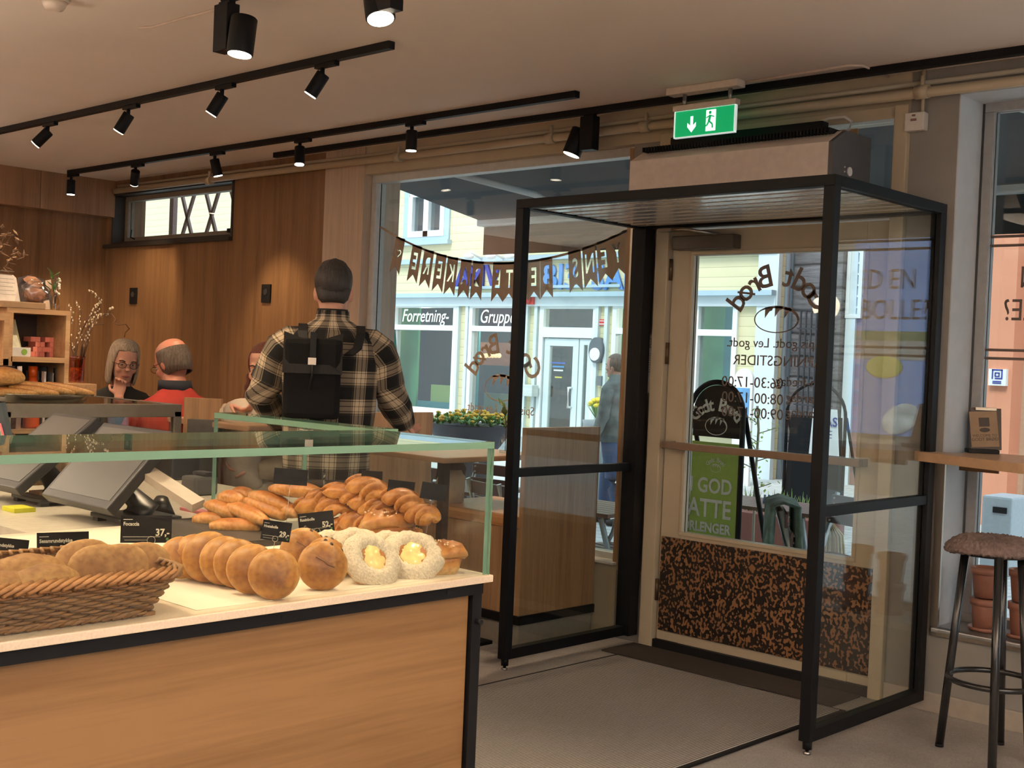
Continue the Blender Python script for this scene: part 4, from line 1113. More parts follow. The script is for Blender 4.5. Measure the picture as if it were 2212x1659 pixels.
def head_into(mb, H):
    """H: matrix, +Y the way the face looks, origin at the middle of the skull"""
    n0 = len(mb.bm.verts)
    secs = [(0, .052, -.125, .018, .016), (0, .046, -.117, .034, .032), (0, .030, -.100, .046, .055), (0, .014, -.075, .056, .074), (0, .004, -.045, .063, .086),
            (0, 0, -.015, .068, .092), (0, -.004, .02, .073, .096), (0, -.007, .055, .073, .096), (0, -.008, .085, .062, .084), (0, -.008, .105, .044, .062), (0, -.008, .117, .02, .03)]
    mb.stack(secs, 28)
    mb.loft([(0, .088, .012), (0, .101, -.018), (0, .108, -.034), (0, .09, -.045)], [(.009, .008), (.012, .011), (.017, .012), (.012, .006)], 12)
    for s in (-1, 1):
        mb.ball((s*.074, -.006, -.02), .03, 12, (.28, .62, 1.0))
        mb.ball((s*.03, .078, .012), .022, 10, (1.1, .55, .5))          # brow
        mb.ball((s*.036, .064, -.04), .027, 10, (1, .8, .9))          # cheek
    mb.ball((0, .083, -.075), .019, 10, (1.2, .6, .5)); mb.ball((0, .072, -.108), .02, 10, (1, .8, .7))
    mb.bm.verts.ensure_lookup_table()
    bmesh.ops.transform(mb.bm, matrix=H, verts=mb.bm.verts[n0:])
def face_parts(t, H, eyes=True, lipc=None):
    def put(nm, mb, mat, par=t, lab=None):
        bmesh.ops.transform(mb.bm, matrix=H, verts=mb.bm.verts); return obj(nm, mb, mat, par, lab)
    for s in (-1, 1):
        e = put('eye', MB().ball((s*.031, .0815, -.008), .0115, 12, (1.15, .7, .42)), EYEW)
        put('iris', MB().ball((s*.031, .0885, -.008), .0042, 10, (1, .4, .9)), EYED, e)
        put('eyebrow', MB().loft([(s*.017, .095, .010), (s*.032, .095, .016), (s*.048, .083, .011)], .0032, 6), lipc or EYED)
    put('mouth', MB().loft([(-.024, .083, -.078), (-.008, .094, -.075), (.008, .094, -.075), (.024, .083, -.078)], [(.002, .002), (.006, .006), (.006, .006), (.002, .002)], 8, up=(0, 1, 0)), LIP)
    return put
def hand_into(mb, wrist, fdir, pnorm, curl=.6, scale=1.0, side=1):
    """palm and five fingers; fdir: the way the fingers point, pnorm: the palm's normal, side: thumb side"""
    f = Vector(fdir).normalized(); n = Vector(pnorm); n = (n-f*n.dot(f)).normalized(); s = f.cross(n)*side
    w = Vector(wrist); k = scale
    mb.loft([w-f*.01*k, w+f*.02*k, w+f*.055*k, w+f*.088*k], [(.026*k, .018*k), (.032*k, .017*k), (.041*k, .015*k), (.038*k, .012*k)], 14, up=n)
    for i, (o, l) in enumerate(((.030, .070), (.010, .078), (-.011, .073), (-.030, .058))):
        p = w+f*.083*k+s*o*k; d = f; a = curl*(.8+.12*i); pts = [p]; rs = [.0088*k]
        for j, q in enumerate((.42, .32, .26)):
            d = (Matrix.Rotation(a*(1.15 if j else .8), 4, n.cross(f)) @ d) if True else d
            p = p+d*l*q*k; pts.append(p); rs.append((.0084, .0078, .0066)[j]*k)
        mb.loft(pts, rs, 10)
    th = w+f*.022*k+s*.026*k; d = (f*.55+s*.8+n*.3).normalized(); p1 = th+d*.035*k; d2 = (f*.85+s*.25+n*.45).normalized(); p2 = p1+d2*.030*k; p3 = p2+(f*.9+n*.5).normalized()*.024*k
    mb.loft([th, p1, p2, p3], [.013*k, .0105*k, .0095*k, .0072*k], 10)
def body(t, mb, mat, vox=.0055):
    o = obj('body', mb, mat, t)
    return baked(o, [('REMESH', dict(mode='VOXEL', voxel_size=vox)), ('SMOOTH', dict(factor=.5, iterations=3))])
def limb(mb, a, b_, c, ra, rb, rc, seg=14, uvs=None, extra=1.0):
    a, b_, c = Vector(a), Vector(b_), Vector(c)
    pts = [a, a.lerp(b_, .35), a.lerp(b_, .8), b_, b_.lerp(c, .25), b_.lerp(c, .65), c]
    mb.loft(pts, [ra, ra*.97, rb*1.03, rb*1.05, rb, (rb+rc)/2, rc], seg, uvs=uvs)
def wrinkle(mb, amp, freq, seed=0):
    mb.bm.normal_update()
    for v in mb.bm.verts:
        v.co += v.normal*amp*(noise.noise(v.co*freq+Vector((seed, 0, 0)))+.6*noise.noise(Vector((v.co.x*freq*.6, v.co.y*freq*.6, v.co.z*freq*2.3))+Vector((seed*2, 4, 0))))
# ---------------- plaid
def plaid():
    m, nt, b = newmat('plaid_flannel')
    uv = N(nt, 'ShaderNodeUVMap'); sp = N(nt, 'ShaderNodeSeparateXYZ'); L(nt, uv.outputs[0], sp.inputs[0])
    cols = []
    for ax, off in (('X', 0.03), ('Y', 0.0)):
        md = N(nt, 'ShaderNodeMath', operation='MULTIPLY_ADD'); L(nt, sp.outputs[ax], md.inputs[0]); md.inputs[1].default_value = 1/.115; md.inputs[2].default_value = off
        fr_ = N(nt, 'ShaderNodeMath', operation='FRACT'); L(nt, md.outputs[0], fr_.inputs[0])
        D = (.02, .02, .025); Lt = (1, .93, .82); G = (.28, .25, .22)
        cols.append(ramp(nt, fr_.outputs[0], [(0, D), (.30, G), (.335, D), (.37, (.9, .84, .72)), (.42, G), (.45, Lt), (.60, G), (.63, Lt), (.78, (.30, .26, .22)), (.82, Lt), (.86, D)], 'CONSTANT'))
    mx = N(nt, 'ShaderNodeMix', data_type='RGBA', blend_type='MIX'); mx.inputs[0].default_value = .5
    L(nt, cols[0], mx.inputs[6]); L(nt, cols[1], mx.inputs[7])
    mm = N(nt, 'ShaderNodeMix', data_type='RGBA', blend_type='MULTIPLY'); mm.inputs[0].default_value = 1
    pw = N(nt, 'ShaderNodeGamma'); pw.inputs[1].default_value = 1.7; L(nt, mx.outputs[2], pw.inputs[0])
    L(nt, pw.outputs[0], mm.inputs[6]); mm.inputs[7].default_value = (.42, .385, .335, 1)
    L(nt, mm.outputs[2], b.inputs['Base Color']); b.inputs['Roughness'].default_value = .95
    return m
PLAID = plaid()
DEN = 5.17
px0 = dep(715, 762, DEN); fw_ = Vector((ray(715, 762).x, ray(715, 762).y, 0)).normalized()
yaw = math.atan2(-fw_.x, fw_.y)
man = thing('person', 'man in black and cream plaid flannel shirt with black backpack, standing with his back turned', 'person', (px0.x, px0.y, 0), yaw)
MM = WM[man.name]
def MT(mb): bmesh.ops.transform(mb.bm, matrix=MM, verts=mb.bm.verts); return mb
def lat(u, v): return (u-715-.0416*(762-v))/FPX*DEN, CAM_Z+(762-v)/FPX*DEN
mb = MB()
mb.stack([(0, 0, .93, .15, .10), (0, 0, 1.05, .14, .10), (0, 0, 1.25, .165, .11), (0, 0, 1.42, .18, .11), (0, 0, 1.52, .15, .085), (0, 0, 1.57, .07, .06), (0, .01, 1.60, .056, .056), (0, .015, 1.68, .054, .056)], 24)
Hm = Matrix.Translation((0, .03, 1.712)) @ Matrix.Rotation(rad(-6), 4, 'X')
head_into(mb, Hm)
SR, ER, WR = (.175, 0, 1.51), (.265, .03, 1.27), (.325, .17, 1.16)
SL, EL, WL = (-.175, 0, 1.51), (-.275, .03, 1.27), (-.20, .24, 1.14)
limb(mb, SR, ER, WR, .05, .042, .028); limb(mb, SL, EL, WL, .05, .042, .028)
hand_into(mb, WR, (.25, .8, -.25), (-.6, 0, -.8), .5, 1, -1); hand_into(mb, WL, (.7, .65, 0), (.3, 0, -.95), .6, 1, 1)
for s in (-1, 1): limb(mb, (s*.085, 0, .93), (s*.10, .0, .50), (s*.10, -.02, .10), .085, .058, .042); mb.loft([(s*.10, -.06, .05), (s*.10, .02, .05), (s*.10, .13, .03)], [(.035, .04), (.042, .045), (.038, .025)], 12)
body(man, MT(mb), SKIN, .007)
mb = MB()
mb.stack([(0, .0, .935, .172, .125), (0, 0, .97, .178, .13), (0, -.005, 1.05, .182, .135), (0, -.01, 1.2, .190, .142), (0, -.01, 1.34, .198, .145), (0, -.005, 1.44, .205, .138), (0, 0, 1.50, .196, .12), (0, 0, 1.535, .165, .10), (0, .005, 1.565, .115, .082), (0, .005, 1.59, .075, .07), (0, .01, 1.625, .070, .068)], 44, caps=False, uvs=1.15)
wrinkle(mb, .007, 9, 1)
for (a, b2, c) in ((SR, ER, WR), (SL, EL, WL)):
    s = 1 if a[0] > 0 else -1
    sm = MB(); pts = [Vector(a)+Vector((-s*.075, 0, .0)), Vector(a)+Vector((-s*.02, 0, -.015)), Vector(a)+Vector((s*.018, 0, -.05)), Vector(a).lerp(Vector(b2), .4), Vector(a).lerp(Vector(b2), .8), Vector(b2)+Vector((s*.004, -.01, -.01)), Vector(b2).lerp(Vector(c), .4), Vector(b2).lerp(Vector(c), .85), Vector(c)]
    sm.loft(pts, [.045, .068, .078, .078, .072, .069, .062, .052, .046], 26, uvs=.46, caps=False)
    wrinkle(sm, .008, 14, 5+s)
    me = bpy.data.meshes.new('t'); sm.bm.to_mesh(me); sm.bm.free(); addmesh(mb, me)
sh = obj('flannel_shirt', MT(mb), PLAID, man, smooth=True)
mb = MB(); mb.stack([(0, .008, 1.58, .070, .070), (0, .008, 1.615, .066, .069), (0, .01, 1.632, .063, .066)], 28, caps=False)
obj('jacket_collar', MT(mb), BLACKM, man)
mb = MB(); mb.stack([(0, 0, .90, .165, .12), (0, 0, .945, .168, .122)], 28)
for s in (-1, 1): limb(mb, (s*.085, 0, .90), (s*.10, 0, .5), (s*.10, -.02, .09), .098, .075, .062, 18)
obj('trousers', MT(mb), plain('dark_trousers', (.025, .022, .02), .8), man, smooth=True)
mb = MB()
for s in (-1, 1): mb.loft([(s*.10, -.08, .045), (s*.10, -.02, .055), (s*.10, .07, .045), (s*.10, .16, .028)], [(.035, .043), (.046, .053), (.046, .042), (.035, .026)], 16)
for s in (0,): pass
obj('shoes', MT(mb), BLACKM, man, smooth=True)
mb = MB().ball((0, -.014, .032), .099, 30, (.80, 1.04, .98))
for v in mb.bm.verts:
    if v.co.z < -.02: v.co.x *= .86; v.co.y = min(v.co.y, .0)
    if v.co.y > .055: v.co.y = .055
    v.co += v.co.normalized()*.006*noise.noise(Vector((v.co.x*60, v.co.y*60, v.co.z*12)))
mb.stack([(0, -.050, -.062, .046, .036), (0, -.040, -.045, .062, .056), (0, -.028, .0, .074, .074)], 26)
bmesh.ops.transform(mb.bm, matrix=Hm, verts=mb.bm.verts)
obj('hair', MT(mb), hairmat('dark_hair', (.008, .006, .005), (.035, .026, .021)), man, smooth=True)
face_parts(man, MM @ Hm)
# backpack: hangs on him but is a thing of its own
bp = thing('backpack', 'black roll top backpack with small pale label, on the man in plaid', 'backpack', (px0.x-fw_.x*.2, px0.y-fw_.y*.2, 1.0), yaw)
BPM = plain('backpack_black', (.005, .005, .0055), .8, 0, .06, 30, 0, .12)
mb = MB()
x0, z0 = lat(614, 900); x1, z1 = lat(738, 735)
mb.box(x0, x1, -.235, -.14, z0, 1.505, .022)
obj('main_body', MT(mb), BPM, bp)
mb = MB()
mb.prism([(x0-.004, -.245, 1.365), (x1+.004, -.245, 1.365), (x1+.004, -.20, 1.53), (x0+.09, -.16, 1.515), (x1-.09, -.16, 1.515), (x0-.004, -.20, 1.53)][:3]+[((x0+x1)/2, -.19, 1.49), (x0-.004, -.20, 1.53)], (0, .05, 0))
fl = obj('top_flap', MT(mb), plain('flap_black', (.006, .006, .0065), .6, 0, .06, 30, 0, .18), bp)
mb = MB().box((x0+x1)/2-.018, (x0+x1)/2+.014, -.2505, -.246, 1.40, 1.428, .001)
obj('pale_label', MT(mb), plain('label_silver', (.6, .55, .5), .4), fl)
mb = MB().box((x0+x1)/2-.012, (x0+x1)/2+.012, -.248, -.19, 1.43, 1.53).tube([((x0+x1)/2, -.249, 1.40), ((x0+x1)/2, -.255, 1.36), ((x0+x1)/2-.01, -.25, 1.30)], .003)
obj('closing_strap', MT(mb), BLACKM, bp)
mb = MB()
for s, (u0, v0), (u1, v1) in ((-1, (640, 697), (660, 745)), (1, (757, 697), (722, 745))):
    a, b2 = lat(u0, v0), lat(u1, v1)
    q4 = [(s*.115, .03, 1.555), (s*.118, -.05, 1.560), (s*.118, -.11, 1.53), (s*.105, -.155, 1.47), (s*.07, -.175, 1.44)]
    for i_ in range(4):
        (ax_, ay_, az_), (bx_, by_, bz_) = q4[i_], q4[i_+1]
        mb.prism([(ax_-.018, ay_, az_), (ax_+.018, ay_, az_), (bx_+.018, by_, bz_), (bx_-.018, by_, bz_)], (0, -.006, .006))
    obj('shoulder_strap', MT(mb), BLACKM, bp); mb = MB()
mb.bm.free()
# ---------------- seated people
def seated(label, pos, face, headc, sh_w, joints, skin, top, topmat, hair=None, extra=None, headrot=(0, 0, 0), seat=.70):
    """pos: world point on floor under the hips; face: world direction looked at; joints in local frame"""
    f = Vector((face[0], face[1], 0)).normalized(); yw = math.atan2(-f.x, f.y)
    t = thing('person', label, 'person', (pos[0], pos[1], 0), yw)
    return t, WM[t.name]
# woman, chin on hand
hp = dep(268, 779, 7.3)
toc = Vector((-hp.x, -hp.y, 0)).normalized(); right = Vector((.724, .689, 0))
fdir = (toc+right*.28).normalized()
w = thing('person', 'woman with grey bob and glasses in dark top, resting her chin on her hand', 'person', (hp.x-fdir.x*.10, hp.y-fdir.y*.10, 0), math.atan2(-fdir.x, fdir.y))
WMx = WM[w.name]; zh = hp.z
def TF(M):
    def f(mb): bmesh.ops.transform(mb.bm, matrix=M, verts=mb.bm.verts); return mb
    return f
T_ = TF(WMx)
mb = MB(); seat = zh-.68
mb.stack([(0, -.03, seat, .16, .12), (0, 0, seat+.2, .15, .11), (0, .0, seat+.38, .17, .11), (0, .02, seat+.46, .14, .09), (0, .05, seat+.52, .06, .06), (0, .07, seat+.60, .05, .052)], 22)
Hw = Matrix.Translation((0.0, .10, zh)) @ Matrix.Rotation(rad(-10), 4, 'X') @ Matrix.Rotation(rad(-4), 4, 'Y')
head_into(mb, Hw)
# her right hand is at the left of the picture
SRw, ERw, WRw = (-.16, .03, seat+.43), (-.10, .27, seat+.22), (-.062, .245, zh-.135-.10)
WRw = (.06, .25, zh-.205)
limb(mb, (.165, .02, seat+.42), (.05, .30, seat+.20), WRw, .046, .040, .027)
hand_into(mb, WRw, (-.15, -.35, .9), (-.2, -1, -.3), 1.0, .92, 1)
limb(mb, (-.17, .02, seat+.42), (-.20, .22, seat+.22), (.0, .33, seat+.20), .046, .040, .027)
hand_into(mb, (.0, .33, seat+.20), (1, .2, 0), (0, .1, -1), .4, .9, -1)
for s in (-1, 1): limb(mb, (s*.08, 0, seat+.03), (s*.09, .42, seat+.02), (s*.09, .44, seat-.38), .075, .055, .04)
body(w, T_(mb), SKIN, .0055)
DT = plain('dark_olive_knit', (.018, .017, .013), .9, 0, .15, 50)
mb = MB(); mb.stack([(0, -.03, seat-.02, .185, .15), (0, 0, seat+.2, .18, .14), (0, 0, seat+.36, .215, .13), (0, .01, seat+.44, .20, .115), (0, .02, seat+.49, .155, .095), (0, .04, seat+.52, .08, .075), (0, .055, seat+.53, .062, .066)], 32, caps=False)
limb(mb, (.165, .01, seat+.42), (.05, .30, seat+.18), (.052, .285, zh-.26), .074, .066, .047, 18)
limb(mb, (-.165, .01, seat+.42), (-.21, .22, seat+.20), (-.04, .32, seat+.20), .074, .064, .047, 18)
wrinkle(mb, .008, 14, 3); obj('dark_top', T_(mb), DT, w, smooth=True)
mb = MB()
for s in (-1, 1): limb(mb, (s*.08, 0, seat+.03), (s*.09, .42, seat+.02), (s*.09, .44, seat-.38), .090, .070, .055)
obj('trousers', T_(mb), MATS['dark_trousers'], w, smooth=True)
def bob(length, gap=.052):
    mb = MB(); seg = 40; rings = []
    for z, rx, ry, yo in ((.128, .012, .012, -.01), (.122, .045, .05, -.01), (.105, .070, .078, -.01), (.07, .086, .1, -.01), (.02, .092, .104, -.012), (-.04, .094, .10, -.014), (-.09, .094, .09, -.016), (length, .086, .078, -.012)):
        rings.append([mb.bm.verts.new((rx*cos(a), yo+ry*sin(a), z)) for a in [2*pi*i/seg for i in range(seg)]])
    mb.skin(rings, False)
    rm_ = [f for f in mb.bm.faces if f.calc_center_median().z < .082 and f.calc_center_median().y > .012 and abs(f.calc_center_median().x) < .074-.25*max(0, f.calc_center_median().z)]
    bmesh.ops.delete(mb.bm, geom=rm_, context='FACES')
    for v in mb.bm.verts: v.co += Vector((v.co.x, v.co.y, 0)).normalized()*.005*noise.noise(Vector((v.co.x*45, v.co.y*45, v.co.z*8)))
    return mb
mb = bob(-.145); bmesh.ops.transform(mb.bm, matrix=Hw, verts=mb.bm.verts)
hr = obj('grey_bob_hair', T_(mb), hairmat('grey_hair', (.26, .20, .13), (.58, .48, .36)), w)
baked(hr, [('SOLIDIFY', dict(thickness=.016, offset=-1)), ('SUBSURF', dict(levels=1, render_levels=1))])
face_parts(w, WMx @ Hw)
def glasses(t, M, mat):
    g = MB()
    for s in (-1, 1):
        pts = [(s*.033+.024*cos(a)*(1 if abs(cos(a)) < .8 else 1), .103, -.010+.017*sin(a)) for a in [2*pi*i/20 for i in range(21)]]
        g.tube(pts, .0018, 6); g.tube([(s*.057, .103, -.004), (s*.076, .06, -.004), (s*.078, -.02, -.008)], .0017, 6)
    g.tube([(-.010, .104, -.006), (0, .106, -.003), (.010, .104, -.006)], .0018, 6)
    bmesh.ops.transform(g.bm, matrix=M, verts=g.bm.verts)
    o = obj('glasses_frame', g, mat, t)
    l = MB()
    for s in (-1, 1): l.loft([(s*.033, .1025, -.010), (s*.033, .1035, -.010)], [(.023, .016)]*2, 20, up=(0, 0, 1))
    bmesh.ops.transform(l.bm, matrix=M, verts=l.bm.verts); obj('glasses_lens', l, GLASS, o)
glasses(w, WMx @ Hw, plain('dark_frame', (.03, .012, .01), .3))
# man in red, seen from behind, looking left
hp = dep(372, 782, 6.5)
tow = Vector((-6.4, 3.57, 0))-Vector((hp.x, hp.y, 0)); toc = Vector((-hp.x, -hp.y, 0)).normalized()
fdir = (-right*.75-toc*.55).normalized()
bd_ = (-right*.35-toc*.8).normalized()
r = thing('person', 'balding man with glasses in red jacket, seen from behind bending towards the woman', 'person', (hp.x-bd_.x*.16, hp.y-bd_.y*.16, 0), math.atan2(-bd_.x, bd_.y))
RM = WM[r.name]; T_ = TF(RM); zh = hp.z; seat = zh-.64
hloc = RM.inverted() @ Vector((hp.x, hp.y, zh))
yh = math.atan2(-fdir.x, fdir.y)-math.atan2(-bd_.x, bd_.y)
Hr = Matrix.Translation(hloc) @ Matrix.Rotation(yh, 4, 'Z') @ Matrix.Rotation(rad(-22), 4, 'X')
mb = MB(); mb.stack([(0, -.04, seat, .17, .13), (0, -.02, seat+.2, .16, .12), (0, .01, seat+.36, .18, .11), (0, .05, seat+.44, .14, .09), (0, .09, seat+.50, .065, .065), (0, .13, seat+.57, .056, .06)], 22)
head_into(mb, Hr)
for s in (-1, 1):
    limb(mb, (s*.17, .04, seat+.40), (s*.20, .20, seat+.18), (s*.08, .40, seat+.20), .05, .042, .028)
    hand_into(mb, (s*.08, .40, seat+.20), (-s*.5, .8, 0), (0, 0, -1), .5, 1, s)
    limb(mb, (s*.08, 0, seat+.03), (s*.10, .44, seat+.02), (s*.10, .46, seat-.38), .08, .058, .04)
body(r, T_(mb), SKIN2, .006)
mb = MB(); mb.stack([(0, -.05, seat-.03, .215, .17), (0, -.04, seat+.15, .215, .165), (0, -.02, seat+.30, .228, .155), (0, .01, seat+.39, .222, .135), (0, .04, seat+.44, .18, .115), (0, .075, seat+.475, .115, .095), (0, .10, seat+.505, .078, .082), (0, .11, seat+.535, .072, .078)], 40, caps=False)
for s in (-1, 1): limb(mb, (s*.165, .03, seat+.39), (s*.225, .20, seat+.17), (s*.09, .38, seat+.20), .085, .072, .052, 20)
wrinkle(mb, .010, 13, 8)
obj('red_jacket', T_(mb), plain('red_cloth', (.30, .020, .012), .85, 0, .12, 18), r, smooth=True)
mb = MB(); mb.stack([(0, .10, seat+.49, .082, .086), (0, .115, seat+.545, .075, .081)], 32, caps=False)
co = obj('navy_collar', T_(mb), plain('navy_knit', (.01, .012, .02), .9), r); baked(co, [('SOLIDIFY', dict(thickness=.008, offset=1))])
mb = MB().stack([(0, -.03, -.075, .060, .068), (0, -.022, -.04, .074, .082), (0, -.018, .0, .080, .092), (0, -.016, .035, .0785, .0915), (0, -.014, .06, .074, .088)], 32, caps=False)
rm_ = [f for f in mb.bm.faces if f.calc_center_median().y > .03]
bmesh.ops.delete(mb.bm, geom=rm_, context='FACES')
bmesh.ops.transform(mb.bm, matrix=Hr, verts=mb.bm.verts)
hr = obj('short_hair', T_(mb), hairmat('short_grey_brown', (.05, .035, .025), (.16, .12, .09)), r); baked(hr, [('SOLIDIFY', dict(thickness=.006, offset=0))])
face_parts(r, RM @ Hr); glasses(r, RM @ Hr, plain('tortoise_frame', (.10, .025, .012), .3))
mb = MB()
for s in (-1, 1): limb(mb, (s*.08, 0, seat+.03), (s*.10, .44, seat+.02), (s*.10, .46, seat-.38), .095, .075, .058)
obj('trousers', T_(mb), MATS['dark_trousers'], r, smooth=True)
# girl with braid, knee drawn up
hp = dep(574, 793, 6.3)
toc = Vector((-hp.x, -hp.y, 0)).normalized()
fdir = (-right*.28+toc*.95).normalized()
g = thing('person', 'young woman with auburn braid in cream cardigan, one white knee drawn up, partly hidden', 'person', (hp.x, hp.y, 0), math.atan2(-fdir.x, fdir.y))
GM_ = WM[g.name]; T_ = TF(GM_); zh = hp.z; seat = zh-.70; GI = GM_.inverted()
Hg = Matrix.Translation((0, .02, zh)) @ Matrix.Rotation(rad(-5), 4, 'X')
hand = GI @ dep(500, 875, 6.0); knee = GI @ dep(522, 893, 6.0)
mb = MB(); mb.stack([(0, -.03, seat, .15, .12), (0, 0, seat+.2, .13, .10), (0, 0, seat+.40, .155, .10), (0, 0, seat+.47, .12, .08), (0, .0, seat+.53, .05, .05), (0, .01, seat+.62, .045, .048)], 22)
head_into(mb, Hg)
el = Vector((-.26 if hand.x < 0 else .26, .12, seat+.26))
sx_ = -1 if hand.x < 0 else 1
wr = hand+Vector((0, .0, .0))
limb(mb, (sx_*.155, 0, seat+.44), (el.x, el.y, el.z), wr, .042, .038, .024)
hand_into(mb, wr, (-sx_*.75, .25, -.25), (0, .3, -1), .75, .95, -1)
limb(mb, (-sx_*.155, 0, seat+.44), (-sx_*.2, .1, seat+.22), (-sx_*.02, .26, seat+.2), .042, .038, .024)
hand_into(mb, (-sx_*.02, .26, seat+.2), (sx_*.8, .4, 0), (0, 0, -1), .5, .9, 1)
limb(mb, (sx_*.08, 0, seat+.04), knee-Vector((0, .03, .02)), (knee.x, knee.y-.10, seat+.08), .07, .055, .04)
limb(mb, (-sx_*.08, 0, seat+.04), (-sx_*.1, .42, seat+.03), (-sx_*.1, .44, seat-.36), .07, .055, .04)
body(g, T_(mb), SKIN, .0055)
CRM = plain('cream_knit', (.50, .41, .30), .95, 0, .06, 30)
mb = MB(); mb.stack([(0, -.03, seat-.03, .18, .15), (0, 0, seat+.2, .165, .13), (0, 0, seat+.38, .185, .12), (0, 0, seat+.45, .16, .105), (0, 0, seat+.495, .10, .08), (0, .0, seat+.525, .06, .062)], 32, caps=False)
limb(mb, (sx_*.15, 0, seat+.43), el, Vector(el).lerp(wr, .9), .072, .064, .042, 18)
limb(mb, (-sx_*.15, 0, seat+.43), (-sx_*.2, .1, seat+.22), (-sx_*.05, .24, seat+.2), .072, .064, .042, 18)
wrinkle(mb, .009, 12, 11); obj('cream_cardigan', T_(mb), CRM, g, smooth=True)
mb = MB(); limb(mb, (sx_*.08, 0, seat+.05), knee, (knee.x, knee.y-.10, seat+.06), .105, .082, .085, 22)
limb(mb, (-sx_*.08, 0, seat+.04), (-sx_*.1, .42, seat+.03), (-sx_*.1, .44, seat-.36), .10, .075, .07, 18)
wrinkle(mb, .010, 16, 15); obj('white_trousers', T_(mb), plain('white_linen', (.56, .47, .38), .9, 0, .05, 30), g, smooth=True)
AUB = hairmat('auburn_hair', (.05, .012, .008), (.20, .05, .025))
mb = MB().ball((0, -.008, .022), .106, 28, (.80, 1.0, 1.0))
rm_ = [v for v in mb.bm.verts if v.co.y > .045 and v.co.z < .075]
bmesh.ops.delete(mb.bm, geom=rm_, context='VERTS')
bmesh.ops.transform(mb.bm, matrix=Hg, verts=mb.bm.verts)
hh = obj('auburn_hair', T_(mb), AUB, g); baked(hh, [('SOLIDIFY', dict(thickness=.012, offset=-1)), ('SUBSURF', dict(levels=1, render_levels=1))])
mb = MB(); pts = []; rs = []
for i in range(22):
    t_ = i/21; pts.append((sx_*(.068+.012*sin(t_*3)), .035+.065*t_, zh-.04-.36*t_)); rs.append(.017*(1.0-.35*t_)*(1+.22*sin(i*2.1)))
mb.loft(pts, rs, 12); obj('braid', T_(mb), AUB, g)
face_parts(g, GM_ @ Hg)
# ================================================================== SEATING BOOTHS AND TABLES
def booth(label, xr, y0, y1, x_w=.50, ztop=1.115, cushion=True):
    """high backed oak bench: back board at +X end, cushion on its left"""
    t = thing('bench_booth', label, 'bench', (xr-x_w/2, (y0+y1)/2, 0), 0, 'oak window benches')
    obj('back_board', MB().box(xr-.03, xr, y0, y1, .12, ztop, .002), OAKB, t)
    obj('seat_box', MB().box(xr-x_w, xr-.03, y0, y1, .12, .60), OAKB, t)
    obj('kick_rail', MB().box(xr-x_w-.004, xr+.012, y0-.012, y1, .12, .165, .004), BLACK, t)
    obj('plinth', MB().box(xr-x_w+.01, xr-.01, y0+.01, y1, 0, .12), plain('plinth_beige', (.24, .21, .17), .6), t)
    if cushion: obj('seat_cushion', MB().box(xr-x_w-.01, xr-.032, y0-.012, y1, .60, .665, .02), plain('tan_leather', (.42, .20, .075), .45), t)
    return t
booth('oak bench booth with tall plain end board and black rail, beside the portal', -4.235, 4.58, 5.16, .76)
pb = onz(897, 890, 1.115)
booth('oak bench booth just right of the standing man, in front of the display window', -5.55, 4.35, 5.16, .55)
def table(label, x0, x1, y0, y1, z, leg=(.5, .5), mat=None):
    t = thing('cafe_table', label, 'table', ((x0+x1)/2, (y0+y1)/2, 0), 0, 'square cafe tables')
    obj('tabletop', MB().box(x0, x1, y0, y1, z-.028, z, .006), mat or plain('table_oak', (.40, .24, .14), .35), t)
    lx, ly = x0+(x1-x0)*leg[0], y0+(y1-y0)*leg[1]
    obj('column', MB().box(lx-.022, lx+.022, ly-.022, ly+.022, .02, z-.028, .003), BLACK, t)
    obj('foot_plate', MB().box(lx-.2, lx+.2, ly-.2, ly+.2, 0, .018, .003), BLACK, t)
    return t
table('pale oak cafe table on square black column between the two window benches', -5.10, -4.50, 4.27, 5.0, .95, (.85, .12))
q = onz(470, 914, .95)
tp = onz(478, 914, .95)
a = dep(470, 912, 5.9)
table('small oak table in front of the young woman with the drawn up knee', a.x-.45, a.x+.25, a.y, a.y+.6, a.z, (.3, .5))
# small booth boards behind red jacket
def bench2(label, x0, x1, y0, y1, zs, zt):
    t = thing('bench_booth', label, 'bench', ((x0+x1)/2, y1, 0), 0, 'oak wall benches')
    obj('seat_box', MB().box(x0, x1, y0, y1, 0, zs-.05), OAKB, t)
    obj('seat_cushion', MB().box(x0, x1, y0-.01, y1, zs-.05, zs, .015), plain('grey_cushion', (.09, .085, .075), .8), t)
    return t
bench2('low oak bench with grey cushion under the seated people', -6.75, -4.95, dep(172, 829, 6.9).y+.07, 4.1, .60, 1.1)
a = onx(398, 858, -5.35); 
bb = thing('oak_divider', 'low oak divider board behind the end of the glass counter', 'divider', (-5.3, 3.4, 0))
p0, p1 = dep(398, 858, 6.0), dep(478, 862, 6.0)
obj('board', MB().prism([(p0.x, p0.y, .62), (p1.x, p1.y, .62), (p1.x, p1.y, p1.z), (p0.x, p0.y, p1.z)], (-.02, .025, 0)), OAKB, bb)
obj('cushion', MB().prism([(p0.x+.03, p0.y+.02, .64), (p1.x+.02, p1.y-.02, .64), (p1.x+.02, p1.y-.02, p1.z-.10), (p0.x+.03, p0.y+.02, p1.z-.10)], (.03, -.035, 0)), MATS['grey_cushion'], bb)
